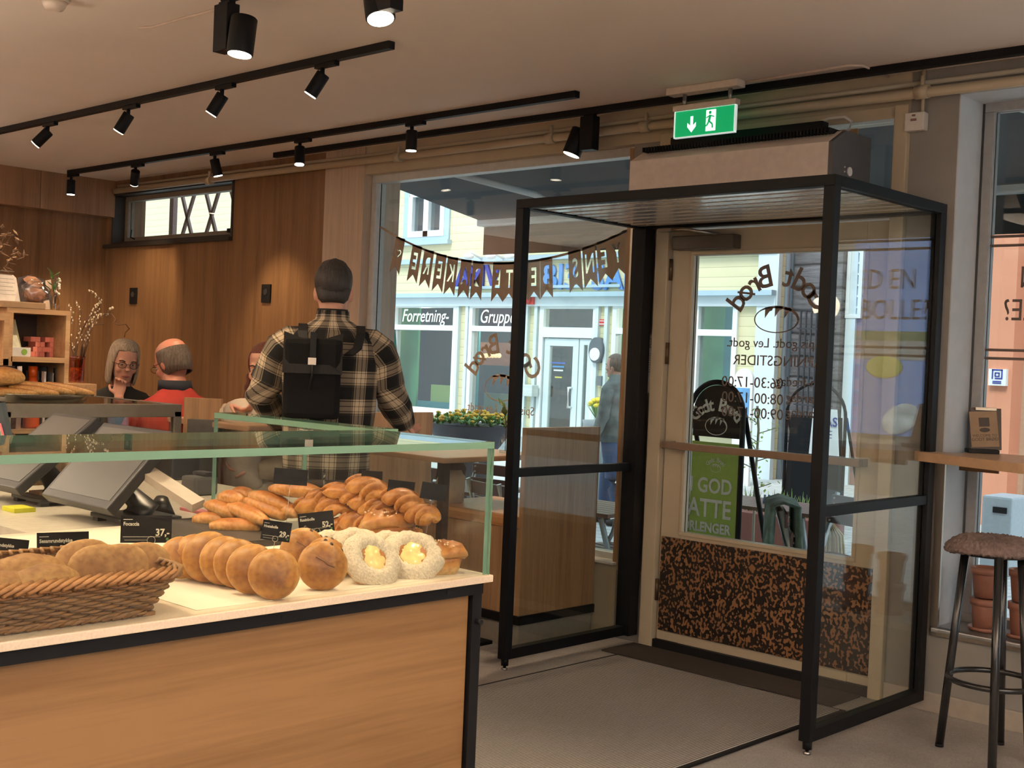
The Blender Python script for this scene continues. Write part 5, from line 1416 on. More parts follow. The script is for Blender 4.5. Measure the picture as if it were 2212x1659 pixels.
# wall sockets
for (u, v), lab in (((290, 639), 'small black wall socket in the pool of light on the oak wall'), ((577, 634), 'small black wall socket on the oak wall left of the standing man')):
    p = ony(u, v, 5.2)
    t = thing('wall_socket', lab, 'socket', (p.x, 5.2, p.z), 0, 'black wall sockets')
    obj('face_plate', MB().box(p.x-.052, p.x+.052, 5.185, 5.2, p.z-.065, p.z+.065, .004), BLACKM, t)
    obj('outlet', MB().loft([(p.x, 5.182, p.z+.01), (p.x, 5.187, p.z+.01)], .022, 18), plain('socket_inner', (.03, .03, .03), .3), t)
# ================================================================== SECOND GLASS COUNTER
X2 = -4.75; Z2 = 1.20; Y2 = 2.93
GM2 = plain('counter_grey_metal', (.20, .18, .145), .35, .5)
cc2 = thing('glass_counter', 'grey metal framed glass counter behind the tills, tray of focaccia sticks on top', 'display case', (-5.1, 2.2, 0))
f2 = MB()
for y in (Y2-.035, 1.0+.0, 2.16-.02): f2.box(X2-.035, X2, y, y+.035, .80, Z2-.03, .002)
f2.box(X2-.035, X2, .8, Y2, Z2-.055, Z2, .003).box(X2-.035, X2, .8, Y2, .78, .82, .003)
f2.box(-5.50, -5.465, Y2-.035, Y2, .80, Z2, .002).box(-5.5, X2-.035, Y2-.03, Y2, Z2-.03, Z2, .002).box(-5.5, -5.47, .8, Y2, Z2-.03, Z2, .002)
obj('frame', f2, GM2, cc2)
pane('front_pane', X2-.02, X2-.014, .8, Y2-.035, .82, Z2-.055, cc2)
pane('end_pane', -5.465, X2-.035, Y2-.02, Y2-.014, .82, Z2-.03, cc2)
pane('top_pane', -5.47, X2-.035, .8, Y2-.03, Z2-.008, Z2-.002, cc2)
obj('cabinet', MB().box(-5.5, X2, .8, Y2, 0, .78), OAKB, cc2)
obj('inner_shelf', MB().box(-5.44, X2-.06, .85, Y2-.06, .98, .99), plain('shelf_steel', (.3, .27, .22), .3, .8), cc2)
rolls2 = [(2.25, -5.0, .82), (2.36, -4.95, .82), (2.30, -5.1, .99), (2.45, -4.95, .99), (2.7, -4.95, .99), (2.6, -5.0, .82)]
pl0 = single('filled_roll', lump(.055, (1, 1.2, .75), 7, .12, 25), GRAINM, 'x', 'bread roll', 'filled rolls inside the second glass counter', True)
for k, (y, x, z) in enumerate(rolls2):
    M = TR((x, y, z), 0, 0, k*1.1)
    lab = 'filled roll inside the second glass counter, %s' % ['lower left', 'lower left beside another', 'on the shelf at left', 'on the shelf left of middle', 'on the shelf at right', 'on the floor of the counter at right'][k]
    if k == 0: place(pl0, M); pl0['label'] = lab
    else: dup(pl0, M, lab)
# platter with focaccia sticks
a, b_ = onz(8, 868, Z2), onz(200, 868, Z2)
xm = X2-.13; y0, y1 = onx(16, 868, xm+.09).y, onx(203, 868, xm+.09).y
pm = (y0+y1)/2; L2 = (y1-y0)/2
mb = MB(); mb.stack([(xm, pm, Z2+.001, .085, L2*.86, .5), (xm, pm, Z2+.003, .09, L2*.88, .5), (xm, pm, Z2+.034, .12, L2, .5), (xm, pm, Z2+.036, .122, L2*1.01, .5), (xm, pm, Z2+.033, .114, L2*.97, .5), (xm, pm, Z2+.006, .086, L2*.86, .5)], 40)
single('steel_platter', mb, plain('platter_steel', (.42, .40, .36), .18, .95), 'long steel platter holding focaccia sticks on the glass counter', 'platter')
STK = crust('stick_crust', (.30, .11, .03), (.66, .36, .11), (.76, .52, .22), patch=16)
def stick(l, r, seed):
    mb = roll_mesh(l, r, seed, 14)
    for v in mb.bm.verts: v.co += Vector((0, .01*sin(v.co.x*9+seed), .0))
    return mb
st0 = single('focaccia_stick', stick(.46, .020, 2), STK, 'x', 'bread stick', 'focaccia sticks on the steel platter', True)
sts = [(-30, 848, .040, 78, 851, .038, 'long focaccia stick at the front of the platter'), (20, 838, .055, 122, 851, .040, 'focaccia stick in the middle of the platter, pointing to its right end'),
       (30, 829, .075, 156, 849, .045, 'focaccia stick in the upper layer, browned at its right end'), (86, 831, .070, 198, 851, .045, 'focaccia stick at the back top, running to the platter rim'),
       (-60, 838, .060, 45, 843, .055, 'focaccia stick at the left end of the platter'), (88, 842, .050, 180, 852, .040, 'focaccia stick low at the back of the platter')]
for k, (u0, v0, z0_, u1, v1, z1_, lab) in enumerate(sts):
    a_, b_ = onx(u0, v0, xm+.05-.02*k), onx(u1, v1, xm+.05-.02*k); x_ = (b_-a_); L_ = x_.length; x_.normalize(); y_ = Vector((0, 0, 1)).cross(x_).normalized(); z_ = x_.cross(y_)
    M = Matrix.Translation((a_+b_)/2) @ Matrix((x_, y_, z_)).transposed().to_4x4() @ Matrix.Diagonal((L_/.46, 1, 1, 1)) @ Matrix.Translation((0, 0, -.018))
    if k == 0: place(st0, M); st0['label'] = lab
    else: dup(st0, M, lab)
p = onx(2, 818, xm)
single('focaccia_slab', (lambda m_: (bmesh.ops.transform(m_.bm, matrix=TR((p.x, p.y, p.z-.03)), verts=m_.bm.verts), m_)[1])(lump(.07, (1, 1.3, .55), 9, .15, 20)), STK, 'broad piece of focaccia at the left end of the platter', 'bread', smooth=True)
# ================================================================== OAK SHELF UNIT AND ITS CONTENTS
XS = -5.62
def sh(u, v, x=XS): return onx(u, v, x)
OAKS = wood('oak_shelf', (.40, .22, .10), (.58, .36, .18), 'Y', 1.0, .4)
su = thing('shelf_unit', 'oak shelf unit with open compartments behind the glass counter, at the left', 'shelf', (XS-.15, sh(80, 760).y, 0))
yl, yr = sh(6, 700).y, sh(152, 700).y; zt = sh(80, 668).z; zm = sh(80, 777).z; zb = sh(80, 872).z-.12
yi = sh(26, 720).y
D2 = .30
mb = MB()
mb.box(XS-D2, XS, yr-.022, yr, .0, zt).box(XS-D2, XS, yi-.028, yi+.005, .0, zt)
obj('upright', mb, OAKS, su)
obj('top_board', MB().box(XS-D2, XS+.002, yi-.028, yr, zt-.022, zt), OAKS, su)
obj('middle_board', MB().box(XS-D2, XS, yi, yr-.022, zm-.012, zm+.012), OAKS, su)
obj('lower_board', MB().box(XS-D2, XS, yi, yr-.022, zb-.02, zb), OAKS, su)
obj('back_panel', MB().box(XS-D2-.01, XS-D2, yi, yr, .0, zt), plain('shelf_back', (.05, .028, .015), .6), su)
mb = MB(); mb.box(XS-D2, XS+.04, sh(-60, 700).y, yi-.03, zt-.06, zt-.03).box(XS-D2, XS+.04, sh(-60, 700).y, yi-.03, zm-.03, zm)
mb.box(XS+.018, XS+.04, yi-.055, yi-.03, zm-.03, zt-.06)
obj('side_box', mb, OAKS, su)
# pink boxes: a stack of small cartons
PK = plain('pink_carton', (.85, .28, .21), .6); 
def py(u): return sh(u, 720, XS-.12).y
cw = (py(128)-py(66))/6.0; ch = (sh(100, 722).z-sh(100, 765).z)/4*1.02
c0 = None; zz0 = zm+.012
lay = [(0, 2, 3, 5), (0, 1, 2, 3, 4, 5), (0, 2, 3, 4, 5)]
k = 0
for row in range(4):
    for c_ in range(6):
        if (row, c_) in ((0, 3), (2, 0), (2, 3), (3, 2), (3, 5)): continue
        y = py(67)+cw*(c_+.5)+(.012 if row == 1 else 0); z = zz0+row*ch
        lab = 'small pink carton on the oak shelf, row %s from the bottom, %s' % (['one', 'two', 'three', 'four'][row], ['far left', 'second from left', 'left of middle', 'right of middle', 'second from right', 'far right'][c_])
        if c0 is None:
            c0 = single('pink_carton', MB().box(-.04, .04, -cw*.49, cw*.49, 0, ch*.985, .0015), PK, lab, 'carton', 'small pink cartons stacked on the oak shelf'); place(c0, Matrix.Translation((XS-.16, y, z)))
        else: dup(c0, Matrix.Translation((XS-.16, y, z)), lab)
# green white tea packet and its tray
a, b_ = sh(30, 762, XS-.06), sh(68, 715, XS-.06)
mb = MB().prism([(XS-.05, sh(29, 690).y, zm+.012), (XS-.05, sh(64, 690).y, zm+.012), (XS-.12, sh(58, 690).y, zm+.185), (XS-.12, sh(54, 690).y, zm+.165), (XS-.12, sh(38, 690).y, zm+.175), (XS-.12, sh(31, 690).y, zm+.17)], (-.05, 0, 0))
tp_ = single('tea_packet', mb, plain('pale_packet', (.66, .64, .42), .4, 0, .2, 18), 'pale yellow green packet leaning left of the pink cartons', 'packet')
gbx = thing('white_carton', 'low white carton with a round green mark in front of the packet', 'carton', (XS-.03, sh(48, 690).y, zm+.012))
obj('carton', MB().box(XS-.045, XS-.01, sh(29, 690).y, sh(71, 690).y, zm+.012, zm+.055, .002), WHITEP, gbx)
yk = sh(57, 690).y
obj('round_mark', MB().loft([(XS-.010, yk, zm+.034), (XS-.0085, yk, zm+.034)], .014, 20), plain('lime_mark', (.25, .42, .06), .5), gbx)
# bottles and jar in the lower compartment
def bottle(u, h, r_, mat, label, nm='bottle', capm=None):
    y = sh(u, 830, XS-.1).y; x = XS-.1
    t = thing(nm, label, nm.split('_')[-1], (x, y, zb))
    obj('vessel', MB().lathe([(r_*.96, 0), (r_, .01), (r_, h*.62), (r_*.9, h*.70), (r_*.55, h*.78), (r_*.5, h*.84)], (x, y, zb), 24), mat, t, smooth=True)
    obj('cap', MB().lathe([(r_*.56, h*.82), (r_*.56, h)], (x, y, zb), 20), capm or mat, t)
hb_ = sh(70, 791, XS-.1).z-zb
bottle(70, hb_, .038, plain('orange_steel', (.75, .11, .01), .35), 'bright orange drinking bottle in the lower shelf compartment', 'drinking_bottle')
bottle(93, hb_, .033, plain('dark_bottle', (.02, .024, .028), .2), 'dark drinking bottle right of the orange one', 'drinking_bottle')
bottle(121, hb_*.98, .028, MATS['dark_bottle'], 'dark drinking bottle at the right side of the lower compartment', 'drinking_bottle')
y = sh(107, 690, XS-.12).y
single('book', MB().box(XS-.25, XS-.06, sh(109, 800).y, sh(113, 800).y, zb, zb+hb_*.92), WHITEP, 'thin white book standing between the dark bottles', 'book')
single('book', MB().box(XS-.25, XS-.06, sh(127, 800).y, sh(129.5, 800).y, zb, zb+hb_*.9), plain('grey_book', (.3, .3, .28), .5), 'thin grey book standing against the right side of the shelf', 'book')
y = sh(37, 690, XS-.02).y
jar = thing('coffee_jar', 'square glass jar of dark coffee beans with pale ribbon', 'jar', (XS-.06, y, zb))
obj('jar_glass', MB().box(XS-.10, XS-.02, sh(27, 690).y, sh(48, 690).y, zb, zb+hb_*.95, .006), plain('jar_of_beans', (.07, .03, .015), .15, 0, .6, 60), jar)
obj('ribbon', MB().loft([(XS-.015, sh(50, 690).y, zb), (XS-.012, sh(52, 690).y, zb+hb_*.6), (XS-.015, sh(49, 690).y, zb+hb_)], [(.004, .012)]*3, 8), plain('ribbon', (.6, .5, .5), .5), jar)
single('black_folder', MB().prism([(XS+.045, sh(0, 690).y-.1, zm-.16), (XS+.045, sh(22, 690).y, zm-.16), (XS+.03, sh(30, 690).y, zm-.032), (XS+.03, sh(0, 690).y-.1, zm-.032)], (-.01, 0, 0)), BLACKM, 'black board hanging under the left shelf box', 'board')
# on top: cloth covered board, open book, picture board, bag, vase
yy0, yy1 = sh(4, 650).y, sh(108, 650).y
ob = thing('recipe_display', 'brown paper covered block carrying an open white book on the shelf unit', 'display', (XS-.1, (yy0+yy1)/2, zt))
obj('paper_block', MB().box(XS-.25, XS+.005, yy0, sh(97, 690).y, zt, sh(50, 652).z, .004), plain('kraft_paper', (.34, .21, .11), .8), ob)
zbk = sh(50, 652).z
bm_ = MB()
yb0, yb1 = sh(-60, 690).y, sh(53, 690).y
pts = []
nn = 14
for i in range(nn+1):
    t_ = i/nn; pts.append((XS-.05+.025*sin(pi*t_), yb0+(yb1-yb0)*t_, 0))
htop = sh(30, 592).z
for i in range(nn):
    a, b2 = pts[i], pts[i+1]
    zt1 = htop-(.0 if i < nn-1 else .012); zt0 = htop
    bm_.prism([(a[0], a[1], zbk), (b2[0], b2[1], zbk), (b2[0]-.05, b2[1], zt1), (a[0]-.05, a[1], zt0)], (-.012, 0, 0))
bk_ = obj('open_book', bm_, plain('book_page', (.70, .62, .55), .6), ob)
lnm = MB()
for i in range(7):
    z = zbk+.03+i*.018
    x_ = XS-.026-(z-zbk)*.23
    lnm.box(x_, x_+.001, yb0+.12, yb1-.03-.006*(i % 3), z, z+.002)
obj('printed_lines', lnm, plain('grey_print', (.35, .33, .3), .7), bk_)
pbd = thing('bread_poster', 'dark picture board showing pieces of bread behind the open book', 'poster', (XS-.2, sh(90, 690).y, zt))
x_ = XS-.20
def sp_(u, v, dx=0): return onx(u, v, x_+dx)
obj('board', MB().prism([sp_(40, 600), sp_(66, 594), sp_(100, 606), sp_(112, 640), sp_(112, 668), sp_(40, 668)], (-.01, 0, 0)), plain('board_dark', (.07, .055, .055), .5), pbd)
for pts_, c_ in ((((50, 602), (60, 596), (76, 598), (90, 608), (94, 618), (84, 622), (66, 616), (52, 606)), (.55, .28, .16)), (((98, 606), (110, 604), (112, 622), (106, 628), (99, 620)), (.62, .48, .38)), (((94, 650), (106, 648), (110, 668), (94, 668)), (.62, .36, .22))):
    obj('bread_picture', MB().prism([sp_(u, v, .012) for u, v in pts_], (-.001, 0, 0)), plain('print_%d' % int(c_[0]*1000), c_, .5, 0, .3, 30), pbd)
q = sh(76, 640, XS-.06)
pbag = MB().ball((q.x, q.y, zbk+.05), .062, 24, (.8, 1, .9))
for v in pbag.bm.verts:
    v.co += Vector((noise.noise(v.co*40), noise.noise(v.co*40+Vector((9, 0, 0))), noise.noise(v.co*40+Vector((0, 9, 0)))))*.02
    v.co.z = max(v.co.z, zbk)
bg_ = thing('bread_bag', 'crumpled clear plastic bag of bread on the paper block', 'bag', (q.x, q.y, zbk))
obj('plastic', pbag, glassmat('plastic_film', (.85, .82, .80), .16, .12), bg_)
mb = lump(.045, (.9, 1.1, .8), 3); bmesh.ops.transform(mb.bm, matrix=Matrix.Translation((q.x, q.y, zbk+.002)), verts=mb.bm.verts)
obj('bread', mb, plain('pink_brown_bread', (.45, .22, .14), .6, 0, .2, 20), bg_, smooth=True)
q = sh(118, 668, XS-.04)
vz = thing('bud_vase', 'small glass vase with white blossom twig and green leaves on the shelf unit', 'vase', (q.x, q.y, zt))
obj('vase_glass', MB().lathe([(.020, 0), (.022, .01), (.019, .05), (.013, .065), (.014, .075)], (q.x, q.y, zt), 20, caps=False), glassmat('vase_glass', (.82, .76, .6), .08), vz)
mb = MB()
random.seed(12)
for k in range(3):
    mb.tube([(q.x, q.y, zt+.01), (q.x+.004*k, q.y+.006*(k-1), zt+.09), (q.x, q.y+.012*(k-1), zt+.15+.01*k)], .0018, 6)
obj('twigs', mb, plain('twig_dark', (.06, .035, .02), .6), vz)
mb = MB()
for k in range(9): mb.ball((q.x+.012*random.uniform(-1, 1), q.y+.012+.014*random.uniform(-1, 1), zt+.08+.08*k/9), .0085, 10, (.9, 1, .8))
obj('blossoms', mb, plain('blossom_white', (.75, .68, .58), .6), vz)
mb = MB()
for k in range(8):
    a = k*2.4; p = Vector((q.x, q.y-.01, zt+.09+.012*k)); d = Vector((.3*cos(a), sin(a), .7)).normalized()*.04
    mb.loft([p, p+d*.5, p+d], [(.001, .001), (.009, .0015), (.001, .001)], 8)
obj('leaves', mb, plain('leaf_green', (.06, .16, .03), .5), vz)
# willow vase
q = dep(165, 822, 6.9); vzb = dep(165, 826, 6.9).z
wv = thing('willow_vase', 'amber glass vase with tall catkin willow branches beside the shelf unit', 'vase', (q.x, q.y, vzb))
vr = .041; vh = (dep(165, 769, 6.9).z-vzb)
obj('amber_vase', MB().lathe([(vr, 0), (vr, vh*.86), (vr*1.06, vh*.9), (vr*1.08, vh), (vr*.98, vh), (vr*.93, vh*.1)], (q.x, q.y, vzb), 28, caps=False), glassmat('amber_glass', (.85, .48, .10), .08), wv)
obj('pebbles', MB().lathe([(.001, .004), (vr*.88, .006), (vr*.88, vh*.55), (.001, vh*.58)], (q.x, q.y, vzb), 20), plain('amber_fill', (.30, .13, .02), .4, 0, .9, 60), wv)
def wp(u, v): return dep(u, v, 6.9)+Vector((0, 0, 0))
br_ = [[(165, 800), (156, 745), (153, 710), (158, 680), (146, 655)], [(166, 800), (163, 750), (170, 700), (172, 672), (163, 650)], [(168, 800), (176, 745), (174, 718), (188, 696), (203, 678), (210, 660), (216, 655)],
       [(170, 800), (186, 748), (197, 718), (205, 690), (212, 678), (225, 680)], [(168, 800), (180, 742), (192, 700), (206, 675), (213, 655), (218, 648), (205, 632), (193, 627)], [(166, 800), (158, 760), (152, 742), (150, 725)],
       [(170, 800), (190, 745), (200, 712), (212, 690), (222, 680), (238, 678), (248, 690), (246, 698), (260, 702), (274, 700), (279, 710), (268, 718), (266, 728)], [(166, 790), (170, 745), (188, 704), (214, 700), (224, 699)]]
tw_ = MB(); ck = MB(); random.seed(4)
for i, b2 in enumerate(br_):
    pts = [wp(u, v)+Vector((.02*sin(i*2+j), -.02*sin(i*2+j), 0)) for j, (u, v) in enumerate(b2)]
    tw_.tube(pts, .0042 if i < 6 else .0034, 6)
    if i in (7,): continue
    for j in range(1, len(pts)-(1 if i != 6 else 8)):
        for t_ in ((0, .2, .4, .6, .8) if i < 6 else (.3, .7)):
            p = pts[j].lerp(pts[j+1] if j+1 < len(pts) else pts[j], t_)
            ck.ball(p+Vector((random.uniform(-1, 1)*.008, random.uniform(-1, 1)*.008, 0)), .0048, 8, (.8, .8, 1.25))
p = wp(238, 667); ck.ball(p, .008, 8); ck.ball(wp(243, 665), .008, 8)
tw_.tube([wp(225, 680), wp(238, 668)], .0018, 6)
obj('branches', tw_, plain('willow_bark', (.13, .065, .03), .6), wv); obj('catkins', ck, plain('catkin', (.72, .62, .45), .8), wv)
a = dep(172, 829, 6.9)
single('side_cabinet', MB().box(a.x-.6, a.x+.10, a.y-.35, a.y+.05, 0, vzb-.003, .004), wood('oak_cab', (.34, .19, .09), (.52, .31, .15), 'X', 1, .4), 'oak side cabinet carrying the willow vase', 'cabinet')
# dried branch arrangement cut by left edge
q = dep(-40, 640, 6.6)
db = thing('dried_branches', 'dried leafy brown branches rising at the left picture edge', 'plant', (q.x, q.y, zt))
dm = MB(); lm_ = MB(); random.seed(9)
def dp(u, v): return dep(u, v, 6.6)
for b2 in ([(-40, 640), (-10, 570), (10, 530), (28, 505), (36, 515)], [(-40, 640), (0, 590), (30, 552), (44, 560)], [(-40, 640), (-10, 540), (12, 510), (18, 500)], [(-40, 640), (10, 580), (35, 545), (55, 550)]):
    pts = [dp(*c_) for c_ in b2]; dm.tube(pts, .002, 6)
    for j in range(1, len(pts)):
        for k in range(4):
            p = pts[j].lerp(pts[j-1], k*.25)+Vector((random.uniform(-.03, .03), random.uniform(-.03, .03), random.uniform(-.02, .02)))
            d = Vector((random.uniform(-1, 1), random.uniform(-1, 1), random.uniform(-.5, 1))).normalized()*.045
            lm_.loft([p, p+d*.5, p+d], [(.001, .001), (.011, .003), (.001, .001)], 8)
dm.tube([dp(-40, 640), Vector((dp(-40, 640).x, dp(-40, 640).y, zt-.02))], .004)
obj('stems', dm, plain('dry_stem', (.16, .09, .05), .7), db); obj('dry_leaves', lm_, plain('dry_leaf', (.27, .16, .09), .7), db)
# ================================================================== BAR SHELF, STOOL, POTS, MENU STAND
bt = thing('bar_shelf', 'oak bar shelf with rounded end fixed along the right window', 'shelf', (-1, 5.1, 1.13))
pts = [(-2.395, 5.19), (-2.43, 5.17), (-2.44, 5.12), (-2.40, 5.07), (-2.30, 5.035), (-2.12, 4.96), (-1.9, 4.88), (-1.6, 4.84), (2.0, 4.84), (2.0, 5.42), (-2.29, 5.42), (-2.29, 5.19)]
obj('board', MB().prism([(x, y, 1.092) for x, y in pts], (0, 0, .04)), plain('bar_oak', (.50, .32, .19), .35), bt)
obj('bracket', MB().box(-2.27, -2.10, 5.19, 5.199, 1.06, 1.091), plain('bracket_brown', (.18, .09, .04), .5), bt)
obj('wall_bracket', MB().box(.5, .54, 5.0, 5.4, 1.05, 1.092), BLACK, bt)
# menu on clipboard stand
p = ony(2125, 968, 5.36)
ms = thing('menu_stand', 'clipboard menu leaning on small black block on the bar shelf', 'menu', (p.x, p.y, 1.132), rad(35))
MSM = WM[ms.name]
def mp(nm, mb, mat, par=ms): bmesh.ops.transform(mb.bm, matrix=MSM, verts=mb.bm.verts); return obj(nm, mb, mat, par)
mp('block', MB().box(-.075, .055, -.055, .025, 0, .018, .003), BLACKM)
tilt = Matrix.Translation((0, .0, .016)) @ Matrix.Rotation(rad(-14), 4, 'X')
mb = MB().box(-.055, .075, -.002, .002, 0, .185, .002); bmesh.ops.transform(mb.bm, matrix=tilt, verts=mb.bm.verts); cb_ = mp('clipboard', mb, plain('clipboard_brown', (.05, .03, .02), .5))
mb = MB().box(-.05, .066, -.0045, -.0025, .01, .168); bmesh.ops.transform(mb.bm, matrix=tilt @ Matrix.Rotation(rad(-4), 4, 'Y'), verts=mb.bm.verts); mp('menu_sheet', mb, plain('kraft_sheet', (.30, .20, .12), .7), cb_)
mb = MB(); 
addmesh(mb, textmesh('WELCOME TO', .016, .0003), Matrix.Translation((.008, -.0052, .060))); addmesh(mb, textmesh('GODT BRØD', .019, .0003), Matrix.Translation((.008, -.0052, .043)))
mb.loft([(.01, -.0055, .085), (.01, -.005, .085)], [(.022, .010)]*2, 20); mb.box(-.012, .032, -.0055, -.005, .10, .14)
bmesh.ops.transform(mb.bm, matrix=tilt @ Matrix.Rotation(rad(-4), 4, 'Y'), verts=mb.bm.verts); mp('print', mb, plain('sheet_print', (.05, .035, .025), .6), cb_)
mb = MB().box(-.035, .055, -.010, .004, .172, .186, .002); bmesh.ops.transform(mb.bm, matrix=tilt, verts=mb.bm.verts); mp('clip', mb, RING, cb_)
# stool
stc = (-1.945, 4.80)
so = thing('bar_stool', 'black metal bar stool with round foot ring by the right window', 'stool', (stc[0], stc[1], 0))
SB = plain('stool_black', (.012, .012, .013), .25, 0, .05, 30, 0, .6)
feet = [onz(2029, 1612, .0), onz(2160, 1608, 0), onz(2142, 1680, 0)]
feet.append(Vector((stc[0]*2-feet[0].x+.02, stc[1]*2-feet[0].y-.06, 0)))
for k, f in enumerate(feet):
    top = Vector((stc[0], stc[1], .79)).lerp(Vector((f.x, f.y, .79)), .62)
    l_ = obj('leg', MB().loft([(f.x, f.y, .008), top], .016, 16), SB, so)
    obj('leg_cap', MB().loft([(f.x, f.y, 0), (f.x, f.y, .012)], .0165, 14), BLACKM, l_)
n = 40; cx = sum(f.x for f in feet)/4; cy = sum(f.y for f in feet)/4
r_ = .165
obj('foot_ring', MB().tube([(cx+r_*cos(2*pi*i/n), cy+r_*sin(2*pi*i/n), .30) for i in range(n+1)], .011, 10), SB, so)
obj('seat', MB().lathe([(.14, .775), (.15, .785), (.15, .80), (.14, .805)], (stc[0], stc[1], 0), 32), SB, so)
def fur():
    mb = MB(); seg = 72; rings = []
    for q, z in ((.02, .842), (.07, .845), (.12, .842), (.16, .832), (.185, .812), (.19, .790), (.175, .783)):
        rings.append([mb.bm.verts.new((stc[0]+q*(1+.05*sin(3*a)+.04*noise.noise(Vector((cos(a)*9, sin(a)*9, z*50))))*cos(a), stc[1]+q*(1+.06*cos(2*a))*sin(a), z-(.012*max(0, sin(a*2+1)) if q > .15 else 0))) for a in [2*pi*i/seg for i in range(seg)]])
    mb.skin(rings, True); return mb
FUR = plain('sheepskin', (.17, .125, .115), 1.0, 0, .25, 60, .8)
fo = obj('sheepskin', fur(), FUR, None); tag(fo, 'grey brown sheepskin draped over the seat of the bar stool', 'sheepskin')
for p_ in fo.data.polygons: p_.use_smooth = True
baked(fo, [('SUBSURF', dict(levels=2, render_levels=2))])
_n = [v.normal.copy() for v in fo.data.vertices]
for v, nn_ in zip(fo.data.vertices, _n): v.co += nn_*(.010*noise.noise(v.co*110)+.006*noise.noise(v.co*260))
# clay pots on the sill
def pot(label, x, y, z, r0, r1, h, group='stacked terracotta pots'):
    t = thing('clay_pot', label, 'pot', (x, y, z), 0, group)
    PT = plain('terracotta', (.30, .13, .085), .8, 0, .12, 14)
    obj('pot_body', MB().lathe([(r0*.7, 0), (r0, .004), (r1*.94, h*.80), (r1*.9, h), (r1*.82, h), (r0*.8, .02)], (x, y, z), 32), PT, t, smooth=True)
    obj('rim', MB().lathe([(r1*.95, h*.78), (r1*1.03, h*.79), (r1*1.05, h), (r1*.92, h+.001), (r1*.9, h*.8)], (x, y, z), 32), PT, t, smooth=True)
    return t
def potstack(u, labs, s=1.0):
    p = ony(u, 1345, 5.30); x = p.x; z = .373
    single('pot_saucer', MB().lathe([(.060*s, 0), (.072*s, .018), (.066*s, .018), (.055*s, .005)], (x, 5.30, z), 32), plain('terracotta', (.30, .13, .085)), labs[0], 'saucer', smooth=True)
    pot(labs[1], x, 5.30, z+.006, .048*s, .062*s, .135*s)
    pot(labs[2], x, 5.30, z+.006+.137*s, .050*s, .064*s, .13*s)
potstack(2127, ['terracotta saucer under the left pot stack on the sill', 'lower terracotta pot of the left stack on the window sill', 'upper terracotta pot of the left stack on the window sill'])
potstack(2212, ['terracotta saucer under the right pot stack on the sill', 'lower terracotta pot of the right stack on the window sill', 'upper terracotta pot of the right stack on the window sill'], 1.05)
# notice sheets on the steel strip beside the door
nt_ = thing('wall_notice', 'white notice sheet with smiley face on the steel strip left of the door', 'notice', (-4.02, 5.19, 1.5))
a, b_ = ony(1384, 722, 5.188), ony(1418, 850, 5.188)
obj('sheet', MB().box(a.x, b_.x, 5.187, 5.189, b_.z, a.z), WHITEP, nt_)
cx_, cz_ = (a.x+b_.x)/2+.003, a.z-.045
mb = MB().tube([(cx_+.022*cos(2*pi*i/24), 5.186, cz_+.022*sin(2*pi*i/24)) for i in range(25)], .0022, 6)
mb.tube([(cx_+.012*cos(a_), 5.186, cz_+.012*sin(a_)) for a_ in [rad(200+14*i) for i in range(11)]], .0016, 6)
mb.ball((cx_-.008, 5.186, cz_+.007), .0026, 8).ball((cx_+.008, 5.186, cz_+.007), .0026, 8)
for i in range(9): mb.box(a.x+.012, b_.x-.02-.004*(i % 3), 5.1862, 5.187, a.z-.10-i*.012, a.z-.098-i*.012)
obj('smiley_and_lines', mb, plain('notice_ink', (.08, .08, .08), .6), nt_)
obj('red_stamp', MB().box(b_.x-.035, b_.x-.012, 5.1862, 5.187, b_.z+.012, b_.z+.022), plain('stamp_red', (.6, .08, .05), .6), nt_)
# sprig in a little bottle on the booth table
q = onz(1088, 965, .95)
q = Vector((-4.62, 4.82, .95)); q = ony(1092, 955, 4.85); q.z = .95
sv = thing('sprig_vase', 'tiny glass bottle with a leafy sprig on the window table behind the portal post', 'vase', (q.x, q.y, .95))
obj('bottle', MB().lathe([(.03, 0), (.033, .01), (.033, .06), (.02, .085), (.016, .10)], q, 20, caps=False), glassmat('bottle_glass', (.8, .85, .85), .08), sv)
mb = MB().tube([q+Vector((0, 0, .01)), q+Vector((.0, 0, .15)), q+Vector((-.02, 0, .23))], .0025, 6); obj('stem', mb, MATS['twig_dark'], sv)
mb = MB()
for k, (a_, z) in enumerate(((0, .13), (2.2, .15), (4, .18), (5.3, .20), (1, .22), (3, .24))):
    p = q+Vector((-.01, 0, z)); d = Vector((cos(a_), sin(a_), .8)).normalized()*.085
    mb.loft([p, p+d*.45, p+d], [(.002, .001), (.018, .002), (.001, .001)], 8)
obj('leaves', mb, plain('sprig_leaf', (.07, .12, .03), .5), sv)

# coat lying over the end of the second bench
q = onx(916, 1010, -4.90); q.y = max(q.y, 4.70)
ct = thing('coat', 'black and cream coat draped on the bench cushion below the window table', 'coat', (q.x, q.y, .665))
mb = MB().stack([(q.x, q.y, .665, .07, .09), (q.x, q.y, .74, .075, .10), (q.x+.01, q.y, .80, .065, .09), (q.x+.01, q.y, .84, .05, .06)], 26); wrinkle(mb, .015, 12, 3)
obj('cream_lining', mb, CRM, ct, smooth=True)
mb = MB().stack([(q.x-.02, q.y+.02, .79, .07, .09), (q.x-.01, q.y+.02, .85, .075, .09), (q.x-.03, q.y+.02, .91, .06, .07), (q.x-.04, q.y+.02, .95, .03, .04)], 26); wrinkle(mb, .015, 14, 6)
obj('black_shell', mb, plain('black_cloth', (.012, .012, .014), .9), ct, smooth=True)
